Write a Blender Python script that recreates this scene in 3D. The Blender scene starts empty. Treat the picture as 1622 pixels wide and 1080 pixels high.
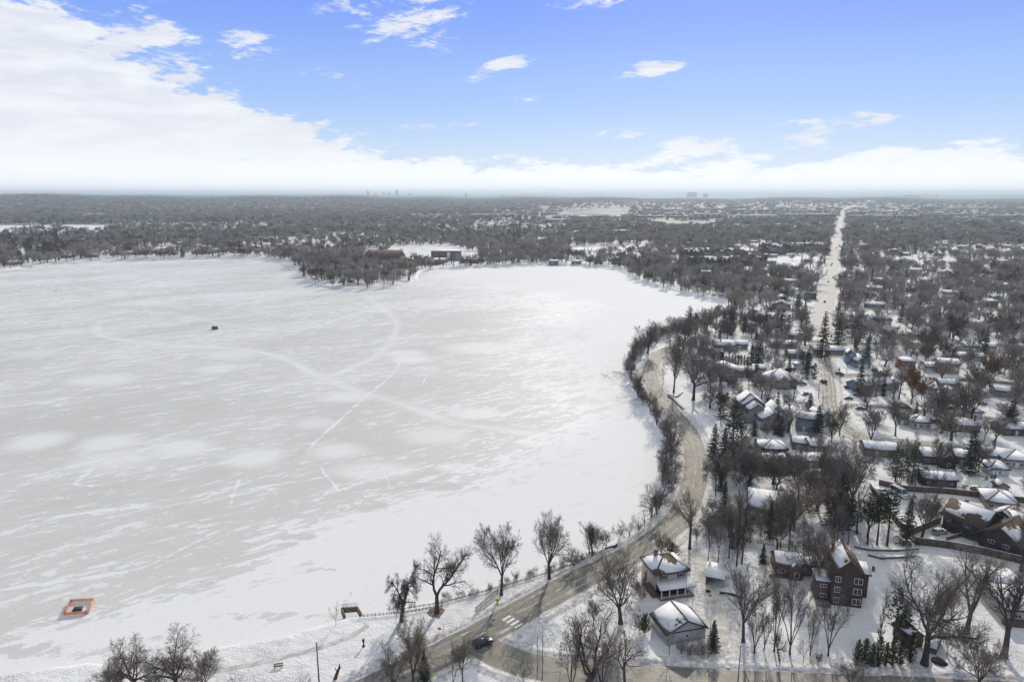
import bpy, math, random
import numpy as np
from mathutils import Vector, Matrix
R = math.radians
SC = bpy.context.scene
COL = SC.collection
rng = np.random.default_rng(7)
random.seed(7)

# ---------------------------------------------------------------- camera, light, sky
H = 100.0; F = 1081.0; YH = 308.0; LAND = 2.0
PITCH = math.atan((540 - YH) / F)
cam = bpy.data.cameras.new('camera'); camo = bpy.data.objects.new('camera', cam); COL.objects.link(camo)
cam.sensor_width = 36; cam.lens = F / 1622 * 36; cam.clip_start = 1; cam.clip_end = 90000
camo.location = (0, 0, H); camo.rotation_euler = (R(90) - PITCH, 0, 0); SC.camera = camo
SC.view_settings.view_transform = 'Standard'; SC.view_settings.look = 'None'
SC.view_settings.exposure = 0.04; SC.view_settings.gamma = 1
SUN_AZ, SUN_EL = R(15), R(25)
w = bpy.data.worlds.new('World'); SC.world = w; w.use_nodes = True
sl = bpy.data.lights.new('sun', 'SUN'); so = bpy.data.objects.new('sun', sl); COL.objects.link(so)
sl.energy = 3.4; sl.angle = R(0.6); sl.color = (1, .915, .78)
sdir = Vector((math.sin(SUN_AZ) * math.cos(SUN_EL), math.cos(SUN_AZ) * math.cos(SUN_EL), math.sin(SUN_EL)))
so.rotation_euler = sdir.to_track_quat('Z', 'Y').to_euler(); so.location = (300, 300, 400)
SC.cycles.max_bounces = 6; SC.cycles.volume_bounces = 0; SC.cycles.transparent_max_bounces = 8
SC.cycles.caustics_reflective = False; SC.cycles.caustics_refractive = False


class NT:
    def __init__(s, nt): s.nt = nt
    def n(s, t, **kw):
        x = s.nt.nodes.new(t)
        for k, v in kw.items():
            if k.startswith('i_'):
                k = k[2:]; x.inputs[int(k) if k.isdigit() else k.replace('_', ' ')].default_value = v
            else: setattr(x, k, v)
        return x
    def l(s, a, b): s.nt.links.new(a, b)
    def inp(s, sock, v):
        if hasattr(v, 'is_linked') or hasattr(v, 'links'): s.l(v, sock)
        else: sock.default_value = v
    def math(s, op, a, b=None, c=None, clamp=False):
        x = s.n('ShaderNodeMath', operation=op, use_clamp=clamp); s.inp(x.inputs[0], a)
        if b is not None: s.inp(x.inputs[1], b)
        if c is not None: s.inp(x.inputs[2], c)
        return x.outputs[0]
    def ramp(s, v, lo, hi, a=0.0, b=1.0):
        x = s.n('ShaderNodeMapRange', interpolation_type='SMOOTHSTEP'); s.inp(x.inputs[0], v)
        x.inputs[1].default_value = lo; x.inputs[2].default_value = hi; x.inputs[3].default_value = a; x.inputs[4].default_value = b
        return x.outputs[0]
    def mix(s, f, a, b, bt='MIX'):
        x = s.n('ShaderNodeMix', data_type='RGBA', blend_type=bt); s.inp(x.inputs[0], f)
        s.inp(x.inputs[6], a); s.inp(x.inputs[7], b); return x.outputs[2]
    def noise(s, vec, scale, detail=4, rough=.55, dist=0.0):
        x = s.n('ShaderNodeTexNoise'); x.inputs['Scale'].default_value = scale; x.inputs['Detail'].default_value = detail
        x.inputs['Roughness'].default_value = rough; x.inputs['Distortion'].default_value = dist
        if vec is not None: s.l(vec, x.inputs['Vector'])
        return x.outputs[0]
    def mapping(s, vec, rot=(0, 0, 0), scale=(1, 1, 1), loc=(0, 0, 0)):
        if any(rot) and tuple(scale) != (1, 1, 1):      # turn first, stretch afterwards
            return s.mapping(s.mapping(vec, rot=rot), scale=scale, loc=loc)
        x = s.n('ShaderNodeMapping'); s.l(vec, x.inputs[0]); x.inputs[1].default_value = loc
        x.inputs[2].default_value = rot; x.inputs[3].default_value = scale; return x.outputs[0]


def ray(x, y):
    cx = (x - 811) / F; cy = -(y - 540) / F
    return cx, math.cos(PITCH) + cy * math.sin(PITCH), -math.sin(PITCH) + cy * math.cos(PITCH)


def P(x, y, z=LAND):
    a, b, c = ray(x, y); t = (z - H) / c
    return (a * t, b * t)


def proj(X, Y, Z):
    """photo pixel of a world point (only used for looking up density zones)"""
    Z = Z - H
    d = Y * math.cos(PITCH) - Z * math.sin(PITCH); u = Y * math.sin(PITCH) + Z * math.cos(PITCH)
    return 811 + F * X / d, 540 - F * u / d


def htop(base, ytop, z=LAND):
    """height of a thing standing at ground point base whose top shows at image row ytop"""
    a, b, c = ray(811, ytop)
    return max(1.0, H + base[1] * c / b - z)


# sky: Nishita behind procedural cloud, laid out by compass direction
def build_world():
    t = NT(w.node_tree); bg = w.node_tree.nodes['Background']
    sky = t.n('ShaderNodeTexSky', sky_type='NISHITA', sun_disc=False, sun_elevation=SUN_EL, sun_rotation=SUN_AZ,
              air_density=1.0, dust_density=0.3, ozone_density=3.0, altitude=0)
    tc = t.n('ShaderNodeTexCoord'); sep = t.n('ShaderNodeSeparateXYZ'); t.l(tc.outputs['Generated'], sep.inputs[0])
    X, Y, Z = sep.outputs
    az = t.math('MULTIPLY', t.math('ARCTAN2', X, Y), 57.2958)
    el = t.math('MULTIPLY', t.math('ARCSINE', Z), 57.2958)
    comb = t.n('ShaderNodeCombineXYZ'); t.l(az, comb.inputs[0]); t.l(el, comb.inputs[1])
    ae = comb.outputs[0]
    n1 = t.noise(t.mapping(ae, scale=(.13, .46, 1)), 1.0, 8, .6, .3)
    n2 = t.noise(t.mapping(ae, rot=(0, 0, R(-12)), scale=(.32, 1.1, 1), loc=(7, 3, 0)), 1.0, 7, .6, .35)
    def ell(px, py, rx, ry, amp, rot=0.0):
        a, b, c = ray(px, py); A = math.degrees(math.atan2(a, b)); E = math.degrees(math.atan2(c, math.hypot(a, b)))
        k = 0.053
        m = t.mapping(ae, loc=(-A, -E, 0)); m = t.mapping(m, rot=(0, 0, R(-rot))); m = t.mapping(m, scale=(1 / (rx * k), 1 / (ry * k), 1))
        ln = t.n('ShaderNodeVectorMath', operation='LENGTH'); t.l(m, ln.inputs[0])
        return t.ramp(ln.outputs['Value'], 0.0, 1.0, amp, 0.0)
    # horizon bank: top edge about 4 degrees, higher towards the left
    edge = t.ramp(az, -34, 2, 8.0, 3.0)
    band = t.ramp(t.math('DIVIDE', el, edge), 0.25, 1.25, 1.5, 0.0)
    tot = band
    for e in [(-60, 150, 400, 260, 1.1, 0), (110, 100, 290, 150, .55, -20), (300, 170, 260, 70, .4, -18), (420, 200, 170, 38, .75, -4),
              (640, 30, 190, 75, .62, 0), (395, 68, 60, 45, .75, 0),
              (800, 103, 72, 18, 1.05, 10), (1028, 110, 76, 18, 1.05, 8), (840, 156, 70, 14, .5, 0), (1270, 224, 75, 22, 1.0, 0),
              (1375, 188, 110, 17, .8, 3), (1090, 236, 120, 30, .9, 5), (960, 215, 130, 18, .6, 0), (1520, 240, 170, 26, 1.0, 0), (1570, 180, 60, 14, .42, 0),
              (980, 0, 180, 18, .55, 4), (540, 120, 150, 40, .3, 0), (700, 200, 160, 14, .35, 3), (1180, 150, 90, 10, .35, 4), (1240, 195, 90, 10, .45, 3), (250, 60, 60, 30, .4, 0), (760, 125, 60, 10, .4, 5), (1500, 190, 50, 8, .4, 0)]:
        tot = t.math('ADD', tot, ell(*e))
    nn = t.math('ADD', t.math('MULTIPLY', t.math('SUBTRACT', n1, .5), 2.3), t.math('MULTIPLY', t.math('SUBTRACT', n2, .5), 1.7))
    n4 = t.noise(t.mapping(ae, rot=(0, 0, R(8)), scale=(.9, 3.6, 1), loc=(11, 5, 0)), 1.0, 8, .68, .6)
    nn = t.math('ADD', nn, t.math('MULTIPLY', t.math('SUBTRACT', n4, .5), 1.1))
    m = t.math('ADD', tot, t.math('MULTIPLY', nn, t.ramp(tot, 0, .5, .5, 1.6)))
    mask = t.ramp(m, .30, 1.02, 0, 1)
    # sky colour: a clear saturated blue that pales to the horizon, greyer overhead
    g1 = t.mix(t.ramp(el, 1, 8), (6.3, 7.6, 9.5, 1), (3.7, 5.6, 9.7, 1))
    g2 = t.mix(t.ramp(el, 6, 15), g1, (1.95, 3.45, 9.7, 1))
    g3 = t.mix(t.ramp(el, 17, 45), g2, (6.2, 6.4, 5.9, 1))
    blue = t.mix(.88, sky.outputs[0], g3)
    n3 = t.noise(t.mapping(ae, scale=(.2, .9, 1), loc=(2, 9, 0)), 1.0, 6, .6, .5)
    sh = t.math('MULTIPLY', t.ramp(n3, .3, .62), t.ramp(el, 1.0, 9.0, .25, 1.0))
    cloud = t.mix(sh, (9.2, 9.4, 9.8, 1), (7.6, 7.9, 8.8, 1))
    cloud = t.mix(t.ramp(el, -.5, 4.6, 1, 0), cloud, (11.6, 11.8, 12.2, 1))
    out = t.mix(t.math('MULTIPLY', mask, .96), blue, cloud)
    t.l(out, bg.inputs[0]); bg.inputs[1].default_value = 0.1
build_world()

# ---------------------------------------------------------------- mesh helpers
def mk(name, V, Q=None, T=None, mats=(), parent=None, mi=None, smooth=False, link=True, loc=None):
    V = np.asarray(V, np.float32).reshape(-1, 3)
    me = bpy.data.meshes.new(name); me.vertices.add(len(V)); me.vertices.foreach_set('co', V.ravel())
    Q = np.zeros((0, 4), np.int32) if Q is None or len(Q) == 0 else np.asarray(Q, np.int32)
    T = np.zeros((0, 3), np.int32) if T is None or len(T) == 0 else np.asarray(T, np.int32)
    nl = Q.size + T.size; me.loops.add(nl); me.loops.foreach_set('vertex_index', np.concatenate([Q.ravel(), T.ravel()]))
    npoly = len(Q) + len(T); me.polygons.add(npoly)
    st = np.concatenate([np.arange(len(Q)) * 4, Q.size + np.arange(len(T)) * 3]).astype(np.int32)
    me.polygons.foreach_set('loop_start', st)
    if mi is not None: me.polygons.foreach_set('material_index', np.asarray(mi, np.int32))
    if smooth: me.polygons.foreach_set('use_smooth', np.ones(npoly, bool))
    for m in (mats if isinstance(mats, (list, tuple)) else [mats]): me.materials.append(m)
    me.update(calc_edges=True)
    o = bpy.data.objects.new(name, me)
    if link: COL.objects.link(o)
    if parent is not None: o.parent = parent
    if loc is not None: o.location = loc
    return o


def tag(o, label=None, cat=None, group=None, kind=None):
    if label: o['label'] = label
    if cat: o['category'] = cat
    if group: o['group'] = group
    if kind: o['kind'] = kind
    return o


def empty(name, loc, rz=0.0, label=None, cat=None, group=None):
    o = bpy.data.objects.new(name, None); COL.objects.link(o); o.location = loc; o.rotation_euler = (0, 0, rz)
    o.empty_display_size = .5
    return tag(o, label, cat, group)


def copy_tree(o, parent=None):
    c = o.copy(); COL.objects.link(c)
    if parent is not None: c.parent = parent
    for ch in list(o.children): copy_tree(ch, c)
    return c


class MB:
    def __init__(s): s.tops = []; s.V = []; s.Q = []; s.T = []; s.mi = []; s.mt = []
    def add(s, V, Q=(), T=(), m=0):
        b = len(s.V); s.V += [tuple(v) for v in V]
        for q in Q: s.Q.append([i + b for i in q]); s.mi.append(m)
        for q in T: s.T.append([i + b for i in q]); s.mt.append(m)
    def box(s, x0, y0, z0, x1, y1, z1, m=0):
        s.add([(x0, y0, z0), (x1, y0, z0), (x1, y1, z0), (x0, y1, z0), (x0, y0, z1), (x1, y0, z1), (x1, y1, z1), (x0, y1, z1)],
              [(0, 3, 2, 1), (4, 5, 6, 7), (0, 1, 5, 4), (1, 2, 6, 5), (2, 3, 7, 6), (3, 0, 4, 7)], m=m)
    def bar(s, a, b, r0, r1=None, n=6, m=0):
        a = Vector(a); b = Vector(b); r1 = r0 if r1 is None else r1; d = (b - a).normalized()
        u = d.orthogonal().normalized(); v = d.cross(u); V = []
        for p, r in ((a, r0), (b, r1)):
            for k in range(n):
                t = 2 * math.pi * k / n; V.append(p + (u * math.cos(t) + v * math.sin(t)) * r)
        V += [a, b]
        s.add(V, [(k, (k + 1) % n, n + (k + 1) % n, n + k) for k in range(n)],
              [((k + 1) % n, k, 2 * n) for k in range(n)] + [(n + k, n + (k + 1) % n, 2 * n + 1) for k in range(n)], m=m)
    def lathe(s, prof, n=16, c=(0, 0, 0), m=0):
        V = []; Q = []
        for r, z in prof:
            for k in range(n):
                t = 2 * math.pi * k / n; V.append((c[0] + r * math.cos(t), c[1] + r * math.sin(t), c[2] + z))
        for i in range(len(prof) - 1):
            for k in range(n): Q.append((i * n + k, i * n + (k + 1) % n, (i + 1) * n + (k + 1) % n, (i + 1) * n + k))
        s.add(V, Q, m=m)
    def poly(s, pts, th, m=0):
        """a planar slab: fan of pts extruded along th (vector)"""
        n = len(pts); s.tops.append(([Vector(p) + Vector(th) for p in pts], m)); V = [Vector(p) for p in pts] + [Vector(p) + Vector(th) for p in pts]
        T = [(0, i, i + 1) for i in range(1, n - 1)] + [(n, n + i + 1, n + i) for i in range(1, n - 1)]
        s.add(V, [(i, n + i, n + (i + 1) % n, (i + 1) % n) for i in range(n)], T, m=m)
    def build(s, name, mats, parent=None, smooth=False, link=True, loc=None):
        return mk(name, s.V, s.Q, s.T, mats, parent, s.mi + s.mt, smooth, link, loc)


# ---------------------------------------------------------------- materials
def mat(name, col, rough=.8, var=.12, scale=1.0, spec=.3, col2=None, coords='Object', rnd=0.0, bump=0.0, detail=4, metal=0.0):
    m = bpy.data.materials.new(name); m.use_nodes = True; t = NT(m.node_tree); b = m.node_tree.nodes['Principled BSDF']
    tc = t.n('ShaderNodeTexCoord'); nz = t.noise(tc.outputs[coords], scale, detail, .6)
    c2 = col2 or tuple(c * (1 - var) for c in col[:3]); c1 = tuple(min(1, c * (1 + var)) for c in col[:3]) if not col2 else col
    c = t.mix(t.ramp(nz, .32, .68), (*c1[:3], 1), (*c2[:3], 1))
    if rnd:
        oi = t.n('ShaderNodeObjectInfo'); hs = t.n('ShaderNodeHueSaturation'); t.l(c, hs.inputs['Color'])
        t.l(t.ramp(oi.outputs['Random'], 0, 1, 1 - rnd, 1 + rnd), hs.inputs['Value'])
        r2 = t.math('FRACT', t.math('MULTIPLY', oi.outputs['Random'], 7.31))
        t.l(t.ramp(r2, 0, 1, .6, 1.35), hs.inputs['Saturation']); c = hs.outputs[0]
    t.l(c, b.inputs['Base Color']); b.inputs['Roughness'].default_value = rough; b.inputs['Metallic'].default_value = metal
    b.inputs['Specular IOR Level'].default_value = spec
    if bump:
        bp = t.n('ShaderNodeBump'); bp.inputs['Strength'].default_value = 1; bp.inputs['Distance'].default_value = bump
        t.l(nz, bp.inputs['Height']); t.l(bp.outputs[0], b.inputs['Normal'])
    return m


M = {}
M['bark'] = mat('bark', (.075, .060, .05), .95, .3, 3.0, .1, rnd=.25)
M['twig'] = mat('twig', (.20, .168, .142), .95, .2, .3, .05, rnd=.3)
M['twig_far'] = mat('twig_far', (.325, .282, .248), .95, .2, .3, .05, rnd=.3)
M['rust'] = mat('rust_leaves', (.17, .105, .075), .9, .3, .5, .05, rnd=.25)
M['reed'] = mat('dry_reed', (.26, .18, .12), .9, .3, .8, .05, rnd=.2)
M['needle'] = mat('needles', (.035, .048, .028), .85, .35, .5, .1, rnd=.3)
M['needle_y'] = mat('cedar_needles', (.055, .062, .03), .85, .35, .6, .1, rnd=.25)
M['white'] = mat('white_trim', (.75, .75, .73), .6, .04, 1.0)
M['glass'] = mat('window_glass', (.03, .035, .042), .12, .3, .6, .6)
M['dark'] = mat('dark_trim', (.03, .028, .027), .7, .2, 1.0)
M['wood'] = mat('weathered_wood', (.20, .15, .11), .85, .35, 1.5)
M['woodd'] = mat('dark_fence_wood', (.13, .095, .07), .9, .3, 1.2)
M['post'] = mat('pole_wood', (.15, .125, .105), .9, .3, 2.0)
M['metal'] = mat('galvanised_metal', (.35, .36, .37), .4, .15, 2.0, .5, metal=.6)
M['concrete'] = mat('concrete', (.36, .34, .31), .9, .2, .6)
M['rubber'] = mat('tyre_rubber', (.02, .02, .02), .8, .1, 3)
M['stone'] = mat('block_stone', (.17, .16, .15), .9, .4, .5)
M['yellow'] = mat('yellow_sign_face', (.75, .72, .05), .5, .05, 1)
M['orange'] = mat('orange_sign_face', (.7, .2, .08), .5, .1, 1)
M['lamp'] = mat('headlamp_glass', (.7, .7, .66), .15, .05, 1, .6)


def wallmat(name, col, kind='siding'):
    m = bpy.data.materials.new(name); m.use_nodes = True; t = NT(m.node_tree); b = m.node_tree.nodes['Principled BSDF']
    tc = t.n('ShaderNodeTexCoord'); o = tc.outputs['Object']
    nz = t.noise(o, .6, 5, .6)
    c = t.mix(t.ramp(nz, .3, .7), (*[x * 1.12 for x in col], 1), (*[x * .82 for x in col], 1))
    sp = t.n('ShaderNodeSeparateXYZ'); t.l(o, sp.inputs[0])
    if kind == 'brick':
        cb = t.n('ShaderNodeCombineXYZ'); t.l(t.math('ADD', sp.outputs[0], sp.outputs[1]), cb.inputs[0]); t.l(sp.outputs[2], cb.inputs[1])
        br = t.n('ShaderNodeTexBrick'); t.l(cb.outputs[0], br.inputs[0]); br.inputs['Scale'].default_value = 2.2
        br.inputs['Color1'].default_value = (1.1, 1, .95, 1); br.inputs['Color2'].default_value = (.75, .7, .7, 1); br.inputs['Mortar'].default_value = (1.3, 1.3, 1.3, 1)
        c = t.mix(1.0, c, br.outputs[0], 'MULTIPLY')
    else:
        st = t.math('FRACT', t.math('MULTIPLY', sp.outputs[2], 5.0))
        c = t.mix(t.ramp(st, .75, .95, 0, .35), c, (*[x * .45 for x in col], 1))
    t.l(c, b.inputs['Base Color']); b.inputs['Roughness'].default_value = .85; b.inputs['Specular IOR Level'].default_value = .2
    return m


_roof = {}
def roofmat(shingle, cover):
    """snow lying on shingles: cover 0..1 is how much of the roof it still hides"""
    key = (shingle, cover)
    if key in _roof: return _roof[key]
    m = bpy.data.materials.new('snowy_roof'); m.use_nodes = True; t = NT(m.node_tree); b = m.node_tree.nodes['Principled BSDF']
    tc = t.n('ShaderNodeTexCoord'); g = t.n('ShaderNodeNewGeometry')
    oi = t.n('ShaderNodeObjectInfo')
    off = t.n('ShaderNodeVectorMath', operation='SCALE'); off.inputs[3].default_value = 37.0
    cb = t.n('ShaderNodeCombineXYZ')
    for i in range(3): t.l(oi.outputs['Random'], cb.inputs[i])
    t.l(cb.outputs[0], off.inputs[0])
    ad = t.n('ShaderNodeVectorMath', operation='ADD'); t.l(tc.outputs['Object'], ad.inputs[0]); t.l(off.outputs[0], ad.inputs[1])
    n1 = t.noise(ad.outputs[0], .13, 3, .5, .4); n2 = t.noise(ad.outputs[0], 1.1, 5, .65)
    nn = t.math('ADD', t.math('MULTIPLY', n1, .78), t.math('MULTIPLY', n2, .22))
    thr = .30 + .42 * cover if cover < 1 else 2.0
    sn = t.ramp(nn, thr - .012, thr + .012, 1, 0) if cover < 1 else None
    sx = t.n('ShaderNodeSeparateXYZ'); t.l(tc.outputs['Object'], sx.inputs[0])
    stp = t.ramp(t.math('FRACT', t.math('MULTIPLY', sx.outputs[2], 4.5)), .7, .95, 1, .7)
    base = t.mix(t.ramp(t.noise(tc.outputs['Object'], 2.5, 4), .3, .7), (*[x * 1.15 for x in shingle], 1), (*[x * .75 for x in shingle], 1))
    sv = t.n('ShaderNodeMix', data_type='RGBA', blend_type='MULTIPLY'); sv.inputs[0].default_value = 1
    t.l(base, sv.inputs[6]); t.l(stp, sv.inputs[7])
    snow = t.mix(t.ramp(t.noise(tc.outputs['Object'], .5, 5, .6), .35, .65), (.84, .84, .86, 1), (.74, .74, .76, 1))
    sp = t.n('ShaderNodeSeparateXYZ'); t.l(g.outputs['Normal'], sp.inputs[0]); up = t.ramp(sp.outputs[2], .35, .5)
    f = t.math('MULTIPLY', sn, up) if sn else up
    t.l(t.mix(f, sv.outputs[2], snow), b.inputs['Base Color'])
    b.inputs['Roughness'].default_value = .9; b.inputs['Specular IOR Level'].default_value = .15
    bp = t.n('ShaderNodeBump'); bp.inputs['Distance'].default_value = .25; t.l(t.math('ADD', f, t.math('MULTIPLY', t.noise(tc.outputs['Object'], .9, 3), .35)), bp.inputs['Height']); t.l(bp.outputs[0], b.inputs['Normal'])
    _roof[key] = m
    return m


BROWN = (.13, .095, .07); GREY = (.10, .10, .105); DARK = (.045, .043, .045); TAN = (.17, .13, .10)

# ---------------------------------------------------------------- lakes and land
def smooth_poly(pts, closed=True, k=4):
    n = len(pts); out = []
    for i in range(n if closed else n - 1):
        p0, p1, p2, p3 = [np.array(pts[j % n] if closed else pts[min(max(j, 0), n - 1)], float) for j in (i - 1, i, i + 1, i + 2)]
        for s in range(k):
            t = s / k
            out.append(.5 * ((2 * p1) + (-p0 + p2) * t + (2 * p0 - 5 * p1 + 4 * p2 - p3) * t * t + (-p0 + 3 * p1 - 3 * p2 + p3) * t ** 3))
    if not closed: out.append(np.array(pts[-1], float))
    return np.array(out)


lake_px = [(0, 1068), (180, 1046), (420, 1012), (520, 986), (560, 974), (600, 970), (645, 962), (700, 946), (760, 932), (800, 917),
           (870, 899), (920, 883), (955, 868), (1000, 848), (1026, 822), (1044, 790), (1050, 750), (1046, 712), (1036, 675), (1012, 640),
           (998, 612), (990, 590), (998, 570), (1016, 549), (1040, 533), (1075, 518), (1108, 507), (1138, 496), (1148, 486), (1135, 477), (1100, 470),
           (1050, 457), (1005, 444), (985, 433), (972, 425), (900, 421), (800, 422), (700, 427), (668, 431), (661, 444), (630, 453), (570, 459),
           (520, 457), (492, 450), (470, 432), (455, 416), (430, 411), (350, 408), (250, 411), (150, 413), (70, 420), (0, 431)]
lake_w = [P(x, y, 0) for x, y in lake_px] + [(-620, 560), (-900, 620), (-900, 60), (-200, 90)]
LAKE = smooth_poly(lake_w)
LAKE[:200] += rng.normal(0, .5, (200, 2))
LAKE_W = smooth_poly([P(x, y, 0) for x, y in [(-260, 359), (0, 357.5), (100, 356.5), (187, 357), (172, 362), (158, 368), (120, 364), (60, 364), (0, 368), (-250, 374)]])
LAKE_N = smooth_poly([P(x, y, 0) for x, y in [(905, 393), (950, 390.5), (1028, 388), (1018, 396), (960, 402), (910, 408)]])


def inside(px, py, poly):
    c = np.zeros(px.shape, bool); x1, y1 = poly[:, 0], poly[:, 1]; x2, y2 = np.roll(x1, -1), np.roll(y1, -1)
    for a, b, d, e in zip(x1, y1, x2, y2):
        if b == e: continue
        c ^= ((b > py) != (e > py)) & (px < (d - a) * (py - b) / (e - b) + a)
    return c


def dist_poly(px, py, pts, closed=True):
    n = len(pts); D = np.full(px.shape, 1e18)
    for i in range(n if closed else n - 1):
        a = pts[i]; b = pts[(i + 1) % n]; vx, vy = b[0] - a[0], b[1] - a[1]; L = vx * vx + vy * vy + 1e-9
        t = np.clip(((px - a[0]) * vx + (py - a[1]) * vy) / L, 0, 1)
        D = np.minimum(D, (px - a[0] - t * vx) ** 2 + (py - a[1] - t * vy) ** 2)
    return np.sqrt(D)


def hills(r, az, x, y):
    """rolling far country: azimuth az in degrees"""
    h = np.zeros_like(r)
    s = lambda a, b: np.clip((r - a) / (b - a), 0, 1) ** 2 * (3 - 2 * np.clip((r - a) / (b - a), 0, 1))
    left = np.clip((8 - az) / 40, 0, 1)
    h += s(4200, 7000) * (22 + 42 * left + 9 * np.sin(az * .31) + 6 * np.sin(az * .9 + 1))
    h += s(9000, 13500) * (26 + 4 * np.sin(az * .23 + 2) + 3 * np.sin(az * .7))
    h += s(15000, 21000) * (46 - 30 * left + 5 * np.sin(az * .35 + 1) + 3 * np.sin(az * 1.3))
    return h


def land_z(x, y, d_in=None):
    r = np.hypot(x, y); az = np.degrees(np.arctan2(x, y))
    z = np.full(x.shape, LAND)
    near = r < 4600
    for poly, bank in ((LAKE, 5.0), (LAKE_W, 30.0), (LAKE_N, 12.0)):
        xx, yy = x[near], y[near]
        ins = inside(xx, yy, poly); dd = dist_poly(xx, yy, poly) if len(xx) else xx
        dd = np.where(ins, -dd, dd); t = np.clip((dd + 1.0) / bank, 0, 1)
        zz = -1.2 + (LAND + 1.2) * t * t * (3 - 2 * t)
        z[near] = np.minimum(z[near], zz)
    return z + hills(r, az, x, y)


def polar(az, rad):
    A, Rr = np.meshgrid(np.radians(az), rad, indexing='ij'); X = Rr * np.sin(A); Y = Rr * np.cos(A)
    n, m = X.shape; i = np.arange(n * m).reshape(n, m)
    Q = np.stack([i[:-1, :-1], i[:-1, 1:], i[1:, 1:], i[1:, :-1]], -1).reshape(-1, 4)
    return X, Y, Q


def snowmat():
    m = bpy.data.materials.new('snow_ground'); m.use_nodes = True; t = NT(m.node_tree); b = m.node_tree.nodes['Principled BSDF']
    g = t.n('ShaderNodeNewGeometry'); p = g.outputs['Position']
    c = t.mix(t.ramp(t.noise(p, .05, 6, .6), .35, .65), (.83, .825, .82, 1), (.75, .74, .735, 1))
    # litter, twigs and trampled tracks
    sp = t.ramp(t.noise(p, .9, 8, .75), .60, .68); c = t.mix(t.math('MULTIPLY', sp, .5), c, (.42, .37, .32, 1))
    st2 = t.ramp(t.noise(p, 3.2, 5, .8), .64, .70); c = t.mix(t.math('MULTIPLY', st2, .5), c, (.22, .18, .14, 1))
    ln = t.n('ShaderNodeVectorMath', operation='LENGTH'); t.l(p, ln.inputs[0])
    far = t.ramp(ln.outputs['Value'], 900, 3500)
    wood = t.ramp(t.noise(t.mapping(p, scale=(1, .35, 1)), .004, 8, .65), .42, .56)
    c = t.mix(t.math('MULTIPLY', far, t.math('SUBTRACT', 1.0, t.math('MULTIPLY', wood, .3))), c, (.12, .115, .11, 1))
    vfar = t.ramp(ln.outputs['Value'], 5500, 8000); c = t.mix(vfar, c, (.085, .085, .08, 1))
    t.l(c, b.inputs['Base Color']); b.inputs['Roughness'].default_value = .8; b.inputs['Specular IOR Level'].default_value = .2
    bp = t.n('ShaderNodeBump'); bp.inputs['Distance'].default_value = .6
    dim = t.ramp(t.noise(p, 2.6, 2, .5), .38, .50)
    tr_ = t.ramp(t.noise(p, .06, 3, .5), .5, .6)
    hh = t.math('ADD', t.math('MULTIPLY', t.math('MULTIPLY', dim, tr_), .35), t.math('ADD', t.noise(p, .35, 6, .6), t.math('MULTIPLY', t.noise(p, 1.7, 4, .6), .3))); t.l(hh, bp.inputs['Height']); t.l(bp.outputs[0], b.inputs['Normal'])
    return m


az = np.concatenate([np.arange(-180, -44, 4.0), np.arange(-44, 44.01, .11), np.arange(48, 180.1, 4.0)])
rad = np.concatenate([[0, 30, 60], np.exp(np.arange(math.log(80), math.log(1500), .0055)), np.exp(np.arange(math.log(1500), math.log(60000), .03))])
X, Y, Q = polar(az, rad); Z = land_z(X.ravel(), Y.ravel())
tag(mk('ground', np.stack([X.ravel(), Y.ravel(), Z], 1), Q, None, snowmat(), smooth=True), 'snow covered ground with streets, yards and far wooded hills', 'ground', kind='structure')
del X, Y, Q, Z

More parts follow.
